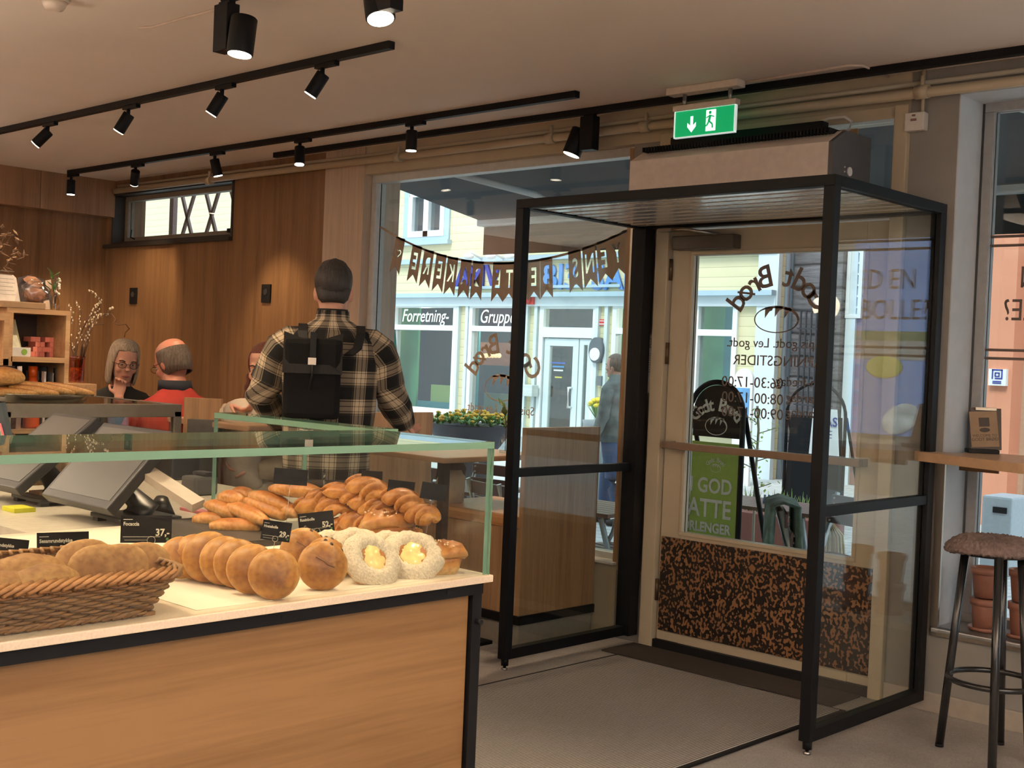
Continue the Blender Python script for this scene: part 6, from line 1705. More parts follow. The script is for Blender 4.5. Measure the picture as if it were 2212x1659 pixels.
# ================================================================== OUTSIDE: STREET
GZ = -.2
def street_mat():
    m, nt, b = newmat('street_paving')
    br = N(nt, 'ShaderNodeTexBrick', i_Scale=1.0); br.inputs['Mortar Size'].default_value = .012; br.inputs['Brick Width'].default_value = .34; br.inputs['Row Height'].default_value = .18
    br.inputs['Color1'].default_value = (.50, .51, .50, 1); br.inputs['Color2'].default_value = (.60, .61, .59, 1); br.inputs['Mortar'].default_value = (.36, .37, .36, 1)
    L(nt, coords(nt), br.inputs['Vector'])
    n1 = N(nt, 'ShaderNodeTexNoise', i_Scale=.6, i_Detail=5.0); L(nt, coords(nt), n1.inputs['Vector'])
    mx = N(nt, 'ShaderNodeMix', data_type='RGBA', blend_type='MULTIPLY'); mx.inputs[0].default_value = .7
    L(nt, br.outputs['Color'], mx.inputs[6]); L(nt, ramp(nt, n1.outputs['Fac'], [(.35, (.7, .7, .68)), (.65, (1, 1, 1))]), mx.inputs[7])
    L(nt, mx.outputs[2], b.inputs['Base Color']); b.inputs['Roughness'].default_value = .7
    return m
struct('ground_street', MB().box(-45, 20, 5.5, 40, GZ-.2, GZ), street_mat())
def siding():
    m, nt, b = newmat('yellow_siding')
    tc = N(nt, 'ShaderNodeTexCoord'); sp = N(nt, 'ShaderNodeSeparateXYZ'); L(nt, tc.outputs['Object'], sp.inputs[0])
    md = N(nt, 'ShaderNodeMath', operation='MULTIPLY'); L(nt, sp.outputs['Z'], md.inputs[0]); md.inputs[1].default_value = 1/.155
    f_ = N(nt, 'ShaderNodeMath', operation='FRACT'); L(nt, md.outputs[0], f_.inputs[0])
    n1 = N(nt, 'ShaderNodeTexNoise', i_Scale=1.5, i_Detail=4.0); L(nt, coords(nt), n1.inputs['Vector'])
    c = ramp(nt, f_.outputs[0], [(0, (.30, .27, .15)), (.07, (.66, .60, .37)), (1, (.70, .64, .40))])
    mx = N(nt, 'ShaderNodeMix', data_type='RGBA', blend_type='MULTIPLY'); mx.inputs[0].default_value = .4
    L(nt, c, mx.inputs[6]); L(nt, ramp(nt, n1.outputs['Fac'], [(.35, (.85, .85, .85)), (.65, (1, 1, 1))]), mx.inputs[7])
    L(nt, mx.outputs[2], b.inputs['Base Color']); b.inputs['Roughness'].default_value = .6; return m
TRIM = plain('blue_white_trim', (.60, .68, .70), .5, 0, .03, 3)
TRIMB = plain('blue_grey_trim', (.36, .48, .55), .5, 0, .03, 3)
WHT = plain('outdoor_white', (.74, .78, .78), .5, 0, .03, 3)
def dark_pane():
    m, nt, b = newmat('shop_pane'); nt.nodes.remove(b)
    tr = N(nt, 'ShaderNodeBsdfTransparent'); tr.inputs[0].default_value = (.75, .8, .8, 1); gl = N(nt, 'ShaderNodeBsdfGlossy'); gl.inputs['Roughness'].default_value = .02
    mx = N(nt, 'ShaderNodeMixShader'); mx.inputs[0].default_value = .06
    L(nt, tr.outputs[0], mx.inputs[1]); L(nt, gl.outputs[0], mx.inputs[2]); L(nt, mx.outputs[0], nt.nodes['Material Output'].inputs['Surface'])
    return m
PANE2 = dark_pane()
YH = 16.5
def yb(u, v, y=YH): return ony(u, v, y)
def rect(mb, u0, v0, u1, v1, y0, y1, **kw):
    """upright box whose outline is measured at four picture points on plane y0"""
    a, b2 = ony((u0+u1)/2, v0, y0), ony((u0+u1)/2, v1, y0); c_, d = ony(u0, (v0+v1)/2, y0), ony(u1, (v0+v1)/2, y0)
    mb.box(c_.x, d.x, y0, y1, b2.z, a.z, **kw); return (c_.x, d.x, b2.z, a.z)
yh = thing('yellow_house', 'pale yellow clapboard house with blue white trim and shop fronts across the street', 'building', (-18, YH+2, GZ))
XH0, XH1 = -34, -10.15
# openings (x0, x1, z0, z1)
def opn(u0, v0, u1, v1): 
    a, b2 = yb((u0+u1)/2, v0), yb((u0+u1)/2, v1); return (yb(u0, (v0+v1)/2).x, yb(u1, (v0+v1)/2).x, b2.z, a.z)
shopw = [opn(848, 655, 986, 890), opn(1013, 655, 1133, 908), opn(1163, 655, 1288, 965), opn(1322, 655, 1440, 915), opn(1498, 650, 1592, 930)]
upw = [opn(886, 378, 964, 512), opn(1290, 440, 1370, 560)]
ztop = 8.0; zc1 = yb(1100, 636).z
cols = sorted(shopw, key=lambda o: o[0])
wallm = MB(); x = XH0
for o in cols:
    wallm.box(x, o[0], YH, YH+.2, GZ, zc1); wallm.box(o[0], o[1], YH, YH+.2, GZ, o[2]); wallm.box(o[0], o[1], YH, YH+.2, o[3], zc1); x = o[1]
wallm.box(x, XH1, YH, YH+.2, GZ, zc1)
x = XH0
for o in upw[:1]:
    wallm.box(x, o[0], YH, YH+.2, zc1, ztop); wallm.box(o[0], o[1], YH, YH+.2, zc1, o[2]); wallm.box(o[0], o[1], YH, YH+.2, o[3], ztop); x = o[1]
wallm.box(x, XH1, YH, YH+.2, zc1, ztop)
obj('siding_wall', wallm, siding(), yh)
obj('gable_end', MB().box(XH1-.2, XH1, YH+.2, YH+.5, GZ, ztop), MATS.get('blue_grey_trim'), yh)
obj('foundation', MB().box(XH0, XH1, YH-.06, YH, GZ, GZ+.28), plain('foundation_grey', (.42, .45, .45), .7), yh)
cm = MB(); 
cm.box(XH0, XH1, YH-.22, YH, zc1-.06, zc1+.02); obj('cornice', cm, TRIMB, yh)
cm = MB().box(XH0, XH1, YH-.10, YH, zc1-.22, zc1-.06); obj('frieze_board', cm, TRIM, yh)
z2 = yb(1100, 560).z; obj('band_board', MB().box(XH0, XH1, YH-.12, YH, z2-.04, z2+.05), TRIMB, yh)
obj('corner_board', MB().box(yb(1636, 760).x, XH1+.02, YH-.08, YH+.02, GZ, ztop), TRIM, yh)
INT = plain('shop_dark', (.05, .055, .055), .7); GRN = plain('shop_green', (.13, .48, .20), .6, 0, .1, 1.5); TEAL = plain('shop_teal', (.04, .30, .34), .6); LIME = plain('shop_lime', (.42, .52, .13), .6); REDB = plain('shop_wine', (.16, .05, .07), .6)
def shopwin(o, label_up, mull=True, name='shop_window', door=False):
    x0, x1, z0, z1 = o; t_ = .09
    zt_ = yb(1100, 711).z
    f = obj(name, frame_mb(x0, x1, z0, z1, YH-.05, YH+.12, t_).box(x0+t_, x1-t_, YH-.05, YH+.12, zt_-.05, zt_+.05).box(x0-.06, x1+.06, YH-.14, YH, z0-.05, z0+.02), WHT, yh)
    obj('pane', MB().box(x0+t_, x1-t_, YH+.03, YH+.036, z0+t_, z1-t_), PANE2, f)
    if label_up:
        txt, u, v = label_up
        me = textmesh(txt, .36, .004, .25); obj('lettering', addmesh(MB(), me, Matrix.Translation((yb(u, v).x, YH+.02, yb(u, v).z)) @ Matrix.Diagonal((.82, 1, 1, 1))), emis('lit_white', (.9, .95, .95), .25), f)
    return f
w1_ = shopwin(shopw[0], ('Forretning-', 916, 683)); w2_ = shopwin(shopw[1], ('Gruppe-', 1076, 685))
w3_ = shopwin(shopw[3], None); w4_ = shopwin(shopw[4], None)
obj('shop_interior', MB().box(XH0-6, XH1-.2, YH+3.2, YH+3.3, GZ, ztop).box(XH0-6, XH1-.2, YH+.2, YH+3.2, zc1, zc1+.1).box(XH0-6, XH1-.2, YH+.2, YH+3.2, ztop-.1, ztop).box(XH0-6, XH1-.2, YH+.2, YH+3.2, GZ, GZ+.03), INT, yh)
for x_ in (-19.5, -16.5, -13.0, -11.2):  # point lights added indoors so the shop displays come out brighter
    d_ = bpy.data.lights.new('shop_light', 'POINT'); d_.energy = 90; d_.color = (1, .9, .75); d_.shadow_soft_size = .15
    o_ = bpy.data.objects.new('shop_light', d_); COL.objects.link(o_); o_.parent = yh; o_.matrix_basis = wm(yh).inverted() @ Matrix.Translation((x_, YH+1.2, 2.2))
# displays behind the panes
def disp(u0, v0, u1, v1, dy, mat, nm='display_panel'):
    mb = MB(); rect(mb, u0, v0, u1, v1, YH+dy, YH+dy+.05); return obj(nm, mb, mat, yh)
disp(856, 660, 902, 890, .5, GRN); disp(930, 832, 984, 886, .6, LIME); disp(900, 868, 984, 888, .5, TEAL); disp(1020, 660, 1032, 900, .5, TEAL)
disp(1030, 740, 1128, 790, 2.2, plain('warm_brown', (.30, .10, .04), .7)); disp(1045, 850, 1110, 900, .9, plain('shop_olive', (.22, .26, .12), .7)); disp(1030, 660, 1128, 706, .6, REDB)
disp(1334, 660, 1352, 910, .5, GRN); disp(1506, 655, 1562, 925, .4, GRN); disp(1562, 655, 1588, 925, .4, TEAL)
lamp_ = MB(); 
for k in range(9): p = yb(905+k*7, 763); lamp_.ball((p.x, YH+1.5, p.z), .05, 8)
obj('shop_lamps', lamp_, emis('warm_bulb', (1, .6, .3), 1.2), yh)
obj('shop_counter', MB().box(yb(903, 780).x, yb(975, 780).x, YH+1.8, YH+1.9, yb(940, 778).z, yb(940, 770).z), MATS['warm_brown'], yh)
# door bay
x0, x1, z0, z1 = shopw[2]; zt_ = yb(1220, 728).z
zl = yb(1220, 722).z
db_ = obj('shop_door', frame_mb(x0, x1, GZ, z1, YH-.04, YH+.12, .10).box(x0+.1, x1-.1, YH-.04, YH+.12, zl-.06, zl+.12), WHT, yh)
xm = yb(1247, 820).x
obj('door_leaf', frame_mb(x0+.12, xm, GZ+.02, zl-.08, YH, YH+.07, .13), TRIM, db_)
obj('side_light', frame_mb(xm+.02, x1-.12, GZ+.02, zl-.08, YH, YH+.07, .10), TRIM, db_)
obj('pane', MB().box(x0+.1, x1-.1, YH+.03, YH+.036, GZ+.1, z1-.1), PANE2, db_)
hd = MB(); p1_, p2_ = yb(1235, 838), yb(1235, 880)
hd.tube([(p1_.x, YH-.01, p1_.z), (p1_.x, YH-.09, p1_.z), (p1_.x, YH-.09, p2_.z), (p1_.x, YH-.01, p2_.z)], .022, 8); obj('pull_handle', hd, WHT, db_)
for (v, c_, w_) in ((784, (.04, .12, .42), 60), (792, (.05, .25, .5), 50), (800, (.7, .75, .75), 40), (815, (.55, .5, .1), 30)):
    mb = MB(); rect(mb, 1206-w_/4, v-1.6, 1206+w_/4, v+1.6, YH+.02, YH+.028); obj('door_sticker', mb, plain('sticker_%d' % v, c_, .5), db_)
# upper window
x0, x1, z0, z1 = upw[0]
uw = obj('upper_window', frame_mb(x0, x1, z0, z1, YH-.05, YH+.12, .12).box((x0+x1)/2-.07, (x0+x1)/2+.07, YH-.05, YH+.12, z0, z1).box(x0, x1, YH-.05, YH+.1, z1-.42, z1-.30), WHT, yh)
obj('surround', frame_mb(x0-.14, x1+.14, z0-.14, z1+.14, YH-.04, YH+.02, .14).box(x0-.2, x1+.2, YH-.12, YH, z0-.16, z0-.08), TRIMB, uw)
obj('pane', MB().box(x0+.1, x1-.1, YH+.03, YH+.036, z0+.1, z1-.1), PANE2, uw)
obj('dark_room', MB().box(x0-.5, x1+.5, YH+1.2, YH+1.3, z0-.5, z1+.5), INT, uw)
for u0 in (990, 1139, 1291):          # pilasters flanking the siding strips
    for du in (-1, 19): obj('pilaster_board', MB().box(yb(u0+du, 800).x-.04, yb(u0+du, 800).x+.03, YH-.07, YH, GZ+.28, zc1-.22), TRIM, yh)
# fascia letters
NAVY = plain('navy_letter', (.015, .03, .28), .5); SKYB = plain('sky_letter', (.10, .26, .58), .5)
for txt, u, m_ in (('MV', 1046, NAVY), ('A', 1002, NAVY), ('BI3', 1212, SKYB), ('SAJ', 1322, SKYB)):
    p = yb(u, 601); obj('fascia_letters', addmesh(MB(), textmesh(txt, .62, .02, 0, .012), Matrix.Translation((p.x, YH-.03, p.z))), m_, yh)
a, b2 = yb(985, 622), yb(1345, 622)
obj('sign_rail', MB().box(a.x, b2.x, YH-.08, YH-.02, a.z-.03, a.z+.02), TRIMB, yh)
lm2 = MB()
for u in (1048, 1095, 1135):
    p = yb(u, 562); lm2.tube([(p.x, YH, p.z), (p.x+.1, YH-.5, p.z+.1)], .025, 6).ball((p.x+.12, YH-.55, p.z+.02), .09, 10, (1.3, 1, .6))
obj('sign_lamps', lm2, WHT, yh)
# things fixed to that wall
p = yb(1143, 648, YH-.1); single('fire_bell', MB().ball((p.x, YH-.18, p.z), .085, 16).box(p.x, p.x+.14, YH-.14, YH-.07, p.z-.08, p.z+.1), plain('bell_red', (.6, .02, .02), .4), 'red fire alarm bell under the cornice of the yellow house', 'bell')
mb = MB(); rect(mb, 1291, 690, 1308, 703, YH-.03, YH); sg = single('red_wall_sign', mb, plain('sign_red', (.62, .03, .03), .5), 'small red sign on yellow siding right of the shop door', 'sign')
mb = MB(); rect(mb, 1294, 692.5, 1305, 694, YH-.034, YH-.03); rect(mb, 1292.5, 699, 1306.5, 701, YH-.034, YH-.03); obj('white_mark', mb, WHT, sg)
p = yb(1297, 757); wl = thing('wall_lantern', 'round grey wall lamp between door and next shop window', 'lamp', (p.x, YH, p.z))
obj('lamp_ring', MB().loft([(p.x, YH, p.z), (p.x, YH-.14, p.z)], [(.15, .22)]*2, 24, up=(0, 0, 1)), plain('lamp_grey', (.08, .10, .12), .5), wl)
obj('lamp_glass', MB().loft([(p.x, YH-.13, p.z-.07), (p.x, YH-.16, p.z-.07)], [(.11, .11)]*2, 20, up=(0, 0, 1)), WHT, wl)
mb = MB(); rect(mb, 1289, 812, 1299, 833, YH-.1, YH); single('intercom', mb, plain('box_grey', (.12, .14, .15), .5), 'small grey box on yellow siding below the wall lamp', 'box')
mb = MB(); rect(mb, 1121, 831, 1149, 856, YH-.25, YH-.08, bev=.01); single('mailbox', mb, plain('box_pale', (.55, .60, .58), .5), 'pale mailbox between second shop window and the shop door', 'mailbox')
# vertical TRAVEL sign
p = ony(823, 470, 13.5); a, b2 = ony(812, 405, 13.5), ony(836, 530, 13.5)
vs = thing('hanging_sign', 'white vertical sign with blue TRAVEL letters at the left edge of window', 'sign', (p.x, 13.5, p.z))
ztp = ony(823, 380, 13.5).z+1
obj('sign_board', MB().box(a.x, b2.x+.02, 13.5, 13.56, b2.z, ztp), WHT, vs)
obj('letters', addmesh(MB(), textmesh('TRAVEL', .30, .004, .1, .006), Matrix.Translation(((a.x+b2.x)/2, 13.495, (ony(823, 437, 13.5).z+.28))) @ Matrix.Rotation(rad(-90), 4, 'Y')), NAVY, vs)
obj('sign_post', MB().box(a.x-.05, a.x, 13.5, 13.6, GZ, ztp), TRIMB, vs)
# log house with lattice, right of the yellow house
def logs():
    m, nt, b = newmat('old_logs')
    tc = N(nt, 'ShaderNodeTexCoord'); sp = N(nt, 'ShaderNodeSeparateXYZ'); L(nt, tc.outputs['Object'], sp.inputs[0])
    nz = N(nt, 'ShaderNodeTexNoise', i_Scale=.8, i_Detail=2.0); L(nt, coords(nt), nz.inputs['Vector'])
    ad = N(nt, 'ShaderNodeMath', operation='MULTIPLY_ADD'); L(nt, nz.outputs['Fac'], ad.inputs[0]); ad.inputs[1].default_value = .25; L(nt, sp.outputs['Z'], ad.inputs[2])
    md = N(nt, 'ShaderNodeMath', operation='MULTIPLY'); L(nt, ad.outputs[0], md.inputs[0]); md.inputs[1].default_value = 1/.34
    f_ = N(nt, 'ShaderNodeMath', operation='FRACT'); L(nt, md.outputs[0], f_.inputs[0])
    n1 = N(nt, 'ShaderNodeTexNoise', i_Scale=6.0, i_Detail=6.0, i_Roughness=.7); L(nt, coords(nt, scale=(.5, 1, 5)), n1.inputs['Vector'])
    mx = N(nt, 'ShaderNodeMix', data_type='RGBA', blend_type='MULTIPLY'); mx.inputs[0].default_value = 1
    L(nt, ramp(nt, f_.outputs[0], [(0, (.08, .08, .08)), (.10, (.8, .8, .8)), (.9, (1, 1, 1)), (1, (.1, .1, .1))]), mx.inputs[6]); L(nt, ramp(nt, n1.outputs['Fac'], [(.3, (.07, .065, .07)), (.7, (.25, .24, .25))]), mx.inputs[7])
    L(nt, mx.outputs[2], b.inputs['Base Color']); b.inputs['Roughness'].default_value = .85; return m
YL = 16.85
lh = thing('log_house', 'dark weathered log house with iron lattice, seen through the door glass', 'building', (-9.5, YL+2, GZ))
xl0, xl1 = ony(1676, 700, YL).x, ony(1815, 700, YL).x
obj('log_wall', MB().box(XH1+.03, xl1, YL, YL+.3, GZ, 9), logs(), lh)
obj('downpipe', MB().loft([(xl0+.25, YL-.15, GZ), (xl0+.25, YL-.15, 9)], .06, 12), plain('zinc', (.30, .36, .42), .4, .3), lh)
lt_ = MB(); za, zb_ = ony(1750, 672, YL).z, ony(1750, 1000, YL).z
for k in range(26):
    x = xl0+.5+k*.09
    if x < xl1: lt_.box(x-.012, x+.012, YL-.12, YL-.10, GZ+.2, za)
for k in range(9): lt_.box(xl0+.45, xl1, YL-.125, YL-.115, GZ+.3+k*(za-GZ)/9-.01, GZ+.3+k*(za-GZ)/9+.012)
obj('iron_lattice', lt_, plain('iron_dark', (.03, .03, .035), .6), lh)
# brick house further right with white window
YR = 17.0
bh = thing('brick_house', 'brown brick house with white barred window, right of the log house', 'building', (-7, YR+2, GZ))
def brick():
    m, nt, b = newmat('brown_brick'); br = N(nt, 'ShaderNodeTexBrick', i_Scale=1.0); br.inputs['Brick Width'].default_value = .5; br.inputs['Row Height'].default_value = .2; br.inputs['Mortar Size'].default_value = .012
    br.inputs['Color1'].default_value = (.20, .10, .075, 1); br.inputs['Color2'].default_value = (.27, .15, .11, 1); br.inputs['Mortar'].default_value = (.16, .13, .12, 1)
    L(nt, coords(nt, rot=(rad(90), 0, 0)), br.inputs['Vector']); L(nt, br.outputs['Color'], b.inputs['Base Color']); b.inputs['Roughness'].default_value = .8; return m
xr0 = ony(1812, 700, YR).x; xr1 = ony(2150, 700, 14).x-.6
xr1 = ony(2085, 700, 14.0).x-.05; xr0 = max(xr0, xl1+.15)
obj('brick_wall', MB().box(xr0, xr1, YR, YR+.3, GZ, 9), brick(), bh)
obj('corner_post', MB().box(xr0-.12, xr0+.04, YR-.05, YR+.1, GZ, 9), TRIM, bh)
x0, x1, z0, z1 = ony(1832, 620, YR).x, ony(1866, 620, YR).x, ony(1850, 688, YR).z, ony(1850, 545, YR).z
f = obj('white_window', frame_mb(x0, x1, z0, z1+.6, YR-.06, YR, .06), WHT, bh)
mb = MB()
for k in range(1, 8): mb.box(x0, x1, YR-.04, YR-.02, z0+k*(z1-z0)/6-.015, z0+k*(z1-z0)/6+.015)
mb.box((x0+x1)/2-.015, (x0+x1)/2+.015, YR-.04, YR-.02, z0, z1); obj('glazing_bars', mb, WHT, f)
obj('pane', MB().box(x0+.03, x1-.03, YR-.02, YR-.01, z0, z1), plain('pale_pane', (.40, .47, .50), .1), f)
# orange building at the right
YO = 14.0
oh = thing('orange_building', 'salmon orange rendered building seen through the right window', 'building', (-3, YO+3, GZ))
xo0 = ony(2085, 700, YO).x; xo1 = ony(2192, 700, YO).x
obj('rendered_wall', MB().box(xo0, xo1, YO, YO+6, GZ, 9).box(xo1, xo1+2.2, YO+.6, YO+6, GZ, 9), plain('salmon_render', (.62, .26, .15), .8, 0, .05, 2), oh)
obj('recess_trim', MB().box(xo1+.0, xo1+.06, YO+.3, YO+.6, GZ, 9), plain('tan_trim', (.45, .30, .2), .7), oh)
mb = MB(); rect(mb, 2198, 760, 2240, 880, YO+.35, YO+.4); obj('teal_glass', mb, plain('teal_glass', (.05, .25, .24), .1), oh)
mb = MB(); c4 = rect(mb, 2135, 797, 2173, 833, YO-.06, YO); ns = single('name_sign', mb, WHT, 'square white sign with blue spiral letter logo on the orange wall', 'sign')
cx_, cz_ = (c4[0]+c4[1])/2, (c4[2]+c4[3])/2+.03; s_ = .055
mb = MB()
for (x0, x1, z0, z1) in ((-1.1, 1.1, .85, 1.1), (-1.1, -.85, -.9, 1.1), (.85, 1.1, -.7, 1.1), (-.45, 1.1, -.9, -.65), (-.5, .5, .25, .45), (-.5, -.3, -.4, .45), (.3, .5, -.4, .45), (-.5, .5, -.45, -.25)):
    mb.box(cx_+x0*s_, cx_+x1*s_, YO-.066, YO-.06, cz_+z0*s_, cz_+z1*s_)
for zz in (-1.5, -1.85): mb.box(cx_-.9*s_, cx_+.9*s_, YO-.066, YO-.06, cz_+zz*s_, cz_+(zz+.2)*s_)
obj('spiral_logo', mb, NAVY, ns)
# building with the tall blue poster, seen mirrored in the portal glass
mir = lambda u, v, Y: (lambda p: Vector((2*-2.39-p.x, Y, p.z)))(ony(u, v, Y))
YP = 16.0
ph = thing('poster_house', 'grey house carrying a tall blue advertising poster, mirrored in the portal glass', 'building', (6, YP+2, GZ))
obj('facade', MB().box(-.5, 12, YP, YP+.3, GZ, 9), plain('house_beige', (.42, .36, .29), .7), ph)
pa, pb_ = mir(1855, 485, YP), mir(1990, 945, YP)
bp_ = single('blue_poster', MB().box(pb_.x-.3, pa.x, YP-.06, YP-.001, pb_.z, pa.z), plain('poster_blue', (.22, .38, .78), .4, 0, .12, .8), 'tall blue poster with yellow shape and a strip of landscape', 'poster')
zz0, zz1, zz2 = mir(1860, 775, YP).z, mir(1860, 735, YP).z, mir(1860, 715, YP).z
obj('landscape_strip', MB().box(pb_.x-.3, pa.x, YP-.066, YP-.061, zz0, zz1), plain('strip_grey', (.45, .44, .42), .6, 0, .3, 12), bp_)
obj('green_hills', MB().box(pb_.x-.3, pa.x, YP-.066, YP-.061, zz1, zz2), plain('strip_green', (.18, .26, .10), .6, 0, .3, 5), bp_)
p = mir(1915, 793, YP); obj('yellow_shape', MB().ball((p.x, YP-.07, p.z), .17, 20, (1.6, .05, .9)), plain('poster_yellow', (.62, .60, .12), .5), bp_)
p = mir(1950, 905, YP); obj('pale_shapes', MB().ball((p.x, YP-.07, p.z), .24, 16, (1.2, .05, .8), M=Matrix.Rotation(.5, 4, 'Y')), plain('poster_pale', (.65, .72, .72), .5, 0, .4, 5), bp_)
# ================================================================== AWNING
aw = thing('awning', 'dark grey awning with pale front bar and hanging valance along the shop front', 'awning', (-5, 6.5, 3))
AWM = plain('awning_cloth', (.085, .088, .092), .9, 0, .06, 5)
Yw, Zw = 5.50, 3.02
Yf_, Zf_ = 7.75, 2.66; xa = dep(1028, 478, 11).x; xa = -7.80
def awn(x0, x1, t, p_=''):
    obj('canvas', MB().prism([(x0, Yw, Zw), (x1, Yw, Zw), (x1, Yf_, Zf_), (x0, Yf_, Zf_)], (0, 0, .012)), AWM, t)
    obj('front_bar', MB().box(x0-.03, x1+.03, Yf_-.05, Yf_+.06, Zf_-.045, Zf_+.055, .015), WHT, t)
    obj('valance', MB().box(x0, x1, Yf_+.02, Yf_+.028, Zf_-.29, Zf_-.04), plain('valance_cloth', (.05, .052, .055), .9), t)
    for x in (x0+.9, x0+5.0, x1-1.0):
        obj('folding_arm', MB().loft([(x, Yw, Zw-.12), (x+.75, (Yw+Yf_)/2, Zf_+.0), (x+.15, Yf_, Zf_+.0)], .026, 8), WHT, t)
awn(xa, 4.0, aw)
# green parasol cloth at left edge of window
gb = thing('green_banner', 'dark green hanging banner with pale ring at the left edge of the display window', 'banner', (-9, 8.6, GZ))
p = [ony(u, v, 9.2) for u, v in ((796, 690), (850, 712), (860, 850), (796, 850))]
obj('cloth', MB().prism(p, (0, .03, 0)), plain('deep_green', (.01, .12, .085), .7), gb)
q = ony(845, 712, 9.17); obj('ring', MB().tube([(q.x+.03*cos(a), 9.17, q.z+.045*sin(a)) for a in [2*pi*i/16 for i in range(17)]], .010, 6), WHT, gb)
obj('pole', MB().loft([(p[0].x-.02, 9.25, GZ), (p[0].x-.02, 9.25, 1.9)], .02, 10).box(p[0].x-.3, p[0].x+.26, 9.05, 9.45, GZ, GZ+.05), WHT, gb)
# ================================================================== PLANTERS
def flowers(mb_leaf, mb_fl, c, rx, ry, h, n, seed, fr_=.035, leaf=.05):
    random.seed(seed)
    for k in range(n):
        a = random.random()*6.28; q = math.sqrt(random.random())
        x, y = c[0]+rx*q*cos(a), c[1]+ry*q*sin(a); z = c[2]+h*(.3+.6*random.random())*(1-.5*q*q)
        d = Vector((random.uniform(-1, 1), random.uniform(-1, 1), random.uniform(.1, 1.2))).normalized()*leaf
        for s in (0, 1): 
            dd = Matrix.Rotation(s*1.9, 3, 'Z') @ d
            mb_leaf.loft([(x, y, z-.02), Vector((x, y, z-.02))+dd*.5, Vector((x, y, z-.02))+dd], [(.003, .002), (leaf*.32, .003), (.002, .001)], 6)
        if random.random() < .55: mb_fl.ball((x, y, z+leaf*.5), fr_*random.uniform(.6, 1), 6, (1, 1, .6))
c = dep(1016, 915, 12.0)
op = thing('oval_planter', 'large dark oval planter of orange and yellow pansies across the terrace', 'planter', (c.x, c.y, GZ))
obj('bowl', MB().stack([(c.x, c.y, GZ, .18, .18), (c.x, c.y, c.z-.30, .24, .22), (c.x, c.y, c.z-.12, .38, .34), (c.x, c.y, c.z-.02, .47, .40), (c.x, c.y, c.z, .49, .42), (c.x, c.y, c.z-.01, .44, .38)], 32), plain('planter_dark', (.055, .065, .08), .6), op)
ml, mf = MB(), MB(); flowers(ml, mf, (c.x, c.y, c.z-.02), .44, .36, .13, 190, 3, .030, .07)
tag(obj('pansies', mf, plain('pansy_yellow', (.75, .42, .04), .6, 0, .4, 9), op), 'x', 'x') if False else obj('pansies', mf, plain('pansy_yellow', (.75, .42, .04), .6, 0, .4, 9), op)
obj('foliage', ml, plain('foliage_green', (.16, .34, .09), .6, 0, .3, 9), op)
c = dep(1290, 908, 15.0)
dpn = thing('daffodil_pot', 'grey pot of bright yellow daffodils beside the shop door across the street', 'planter', (c.x, c.y, GZ))
obj('pot', MB().stack([(c.x, c.y, GZ, .12, .12), (c.x, c.y, c.z-.05, .17, .17), (c.x, c.y, c.z, .18, .18)], 24), plain('pot_grey', (.30, .34, .36), .6), dpn)
ml, mf = MB(), MB(); random.seed(8)
for k in range(60):
    a = random.random()*6.28; q = random.random(); d = Vector((q*cos(a)*.16, q*sin(a)*.16, .16+.10*random.random()))
    ml.loft([(c.x, c.y, c.z), Vector(c)+d*.6, Vector(c)+d], [(.006, .003), (.010, .003), (.002, .001)], 6)
    if k % 2: mf.ball(Vector(c)+d*1.02, .032, 8, (1, 1, .7))
obj('blooms', mf, plain('daffodil_yellow', (.85, .66, .03), .5), dpn); obj('foliage', ml, MATS['foliage_green'], dpn)
# ================================================================== TERRACE FURNITURE
SLT = plain('brown_slat', (.13, .07, .06), .5, 0, .1, 8); FRM = plain('galvanised', (.42, .46, .47), .35, .5)
def bistro():
    t = thing('folding_chair', 'x', 'chair', (0, 0, 0), 0, 'folding terrace chairs')
    for s in (-1, 1):
        obj('frame_leg', MB().loft([(s*.20, -.22, 0), (s*.20, .12, .52), (s*.20, .22, .86)], [(.012, .018)]*3, 8), FRM, t)
        obj('cross_leg', MB().loft([(s*.18, .22, 0), (s*.18, -.18, .45)], [(.010, .016)]*2, 8), FRM, t)
    for k in range(5): obj('seat_slat', MB().box(-.21, .21, -.20+k*.085, -.135+k*.085, .445, .462, .004), SLT, t)
    for k, z in enumerate((.66, .765)):
        sl_ = obj('back_slat', MB().box(-.215, .215, .145+k*.035, .163+k*.035, z, z+.082, .006), SLT, t)
        obj('rivets', MB().ball((-.18, .14+k*.035, z+.02), .008, 8).ball((-.18, .14+k*.035, z+.06), .008, 8).ball((.18, .14+k*.035, z+.02), .008, 8).ball((.18, .14+k*.035, z+.06), .008, 8), WHT, sl_)
    return t
ch0 = bistro()
def gp(u, v, z): return onz(u, v, GZ+z)
chs = [(976, 1005, .86, 175, 'folding brown slatted chair outside, first left of the square table column'),
       (1034, 1003, .86, 5, 'folding brown slatted chair outside, just right of the square table column'),
       (1042, 1062, .80, 165, 'folding brown slatted chair outside, nearest the display window glass'),
       (925, 1020, .80, 185, 'folding brown slatted chair outside, left of the paper bag coloured board'),
       (1205, 1003, .86, 10, 'folding brown slatted chair outside, seen behind the oak end board'),
       (1335, 1050, .86, -15, 'folding brown slatted chair outside, at the right end of the display window'),
       ]
for k, (u, v, z, yw, lab) in enumerate(chs):
    p = gp(u, v, z); p.y = max(p.y, 5.95); M = TR((p.x, p.y, GZ), 0, 0, rad(yw))
    if k == 0: place(ch0, M); ch0['label'] = lab
    else: dup(ch0, M, lab)
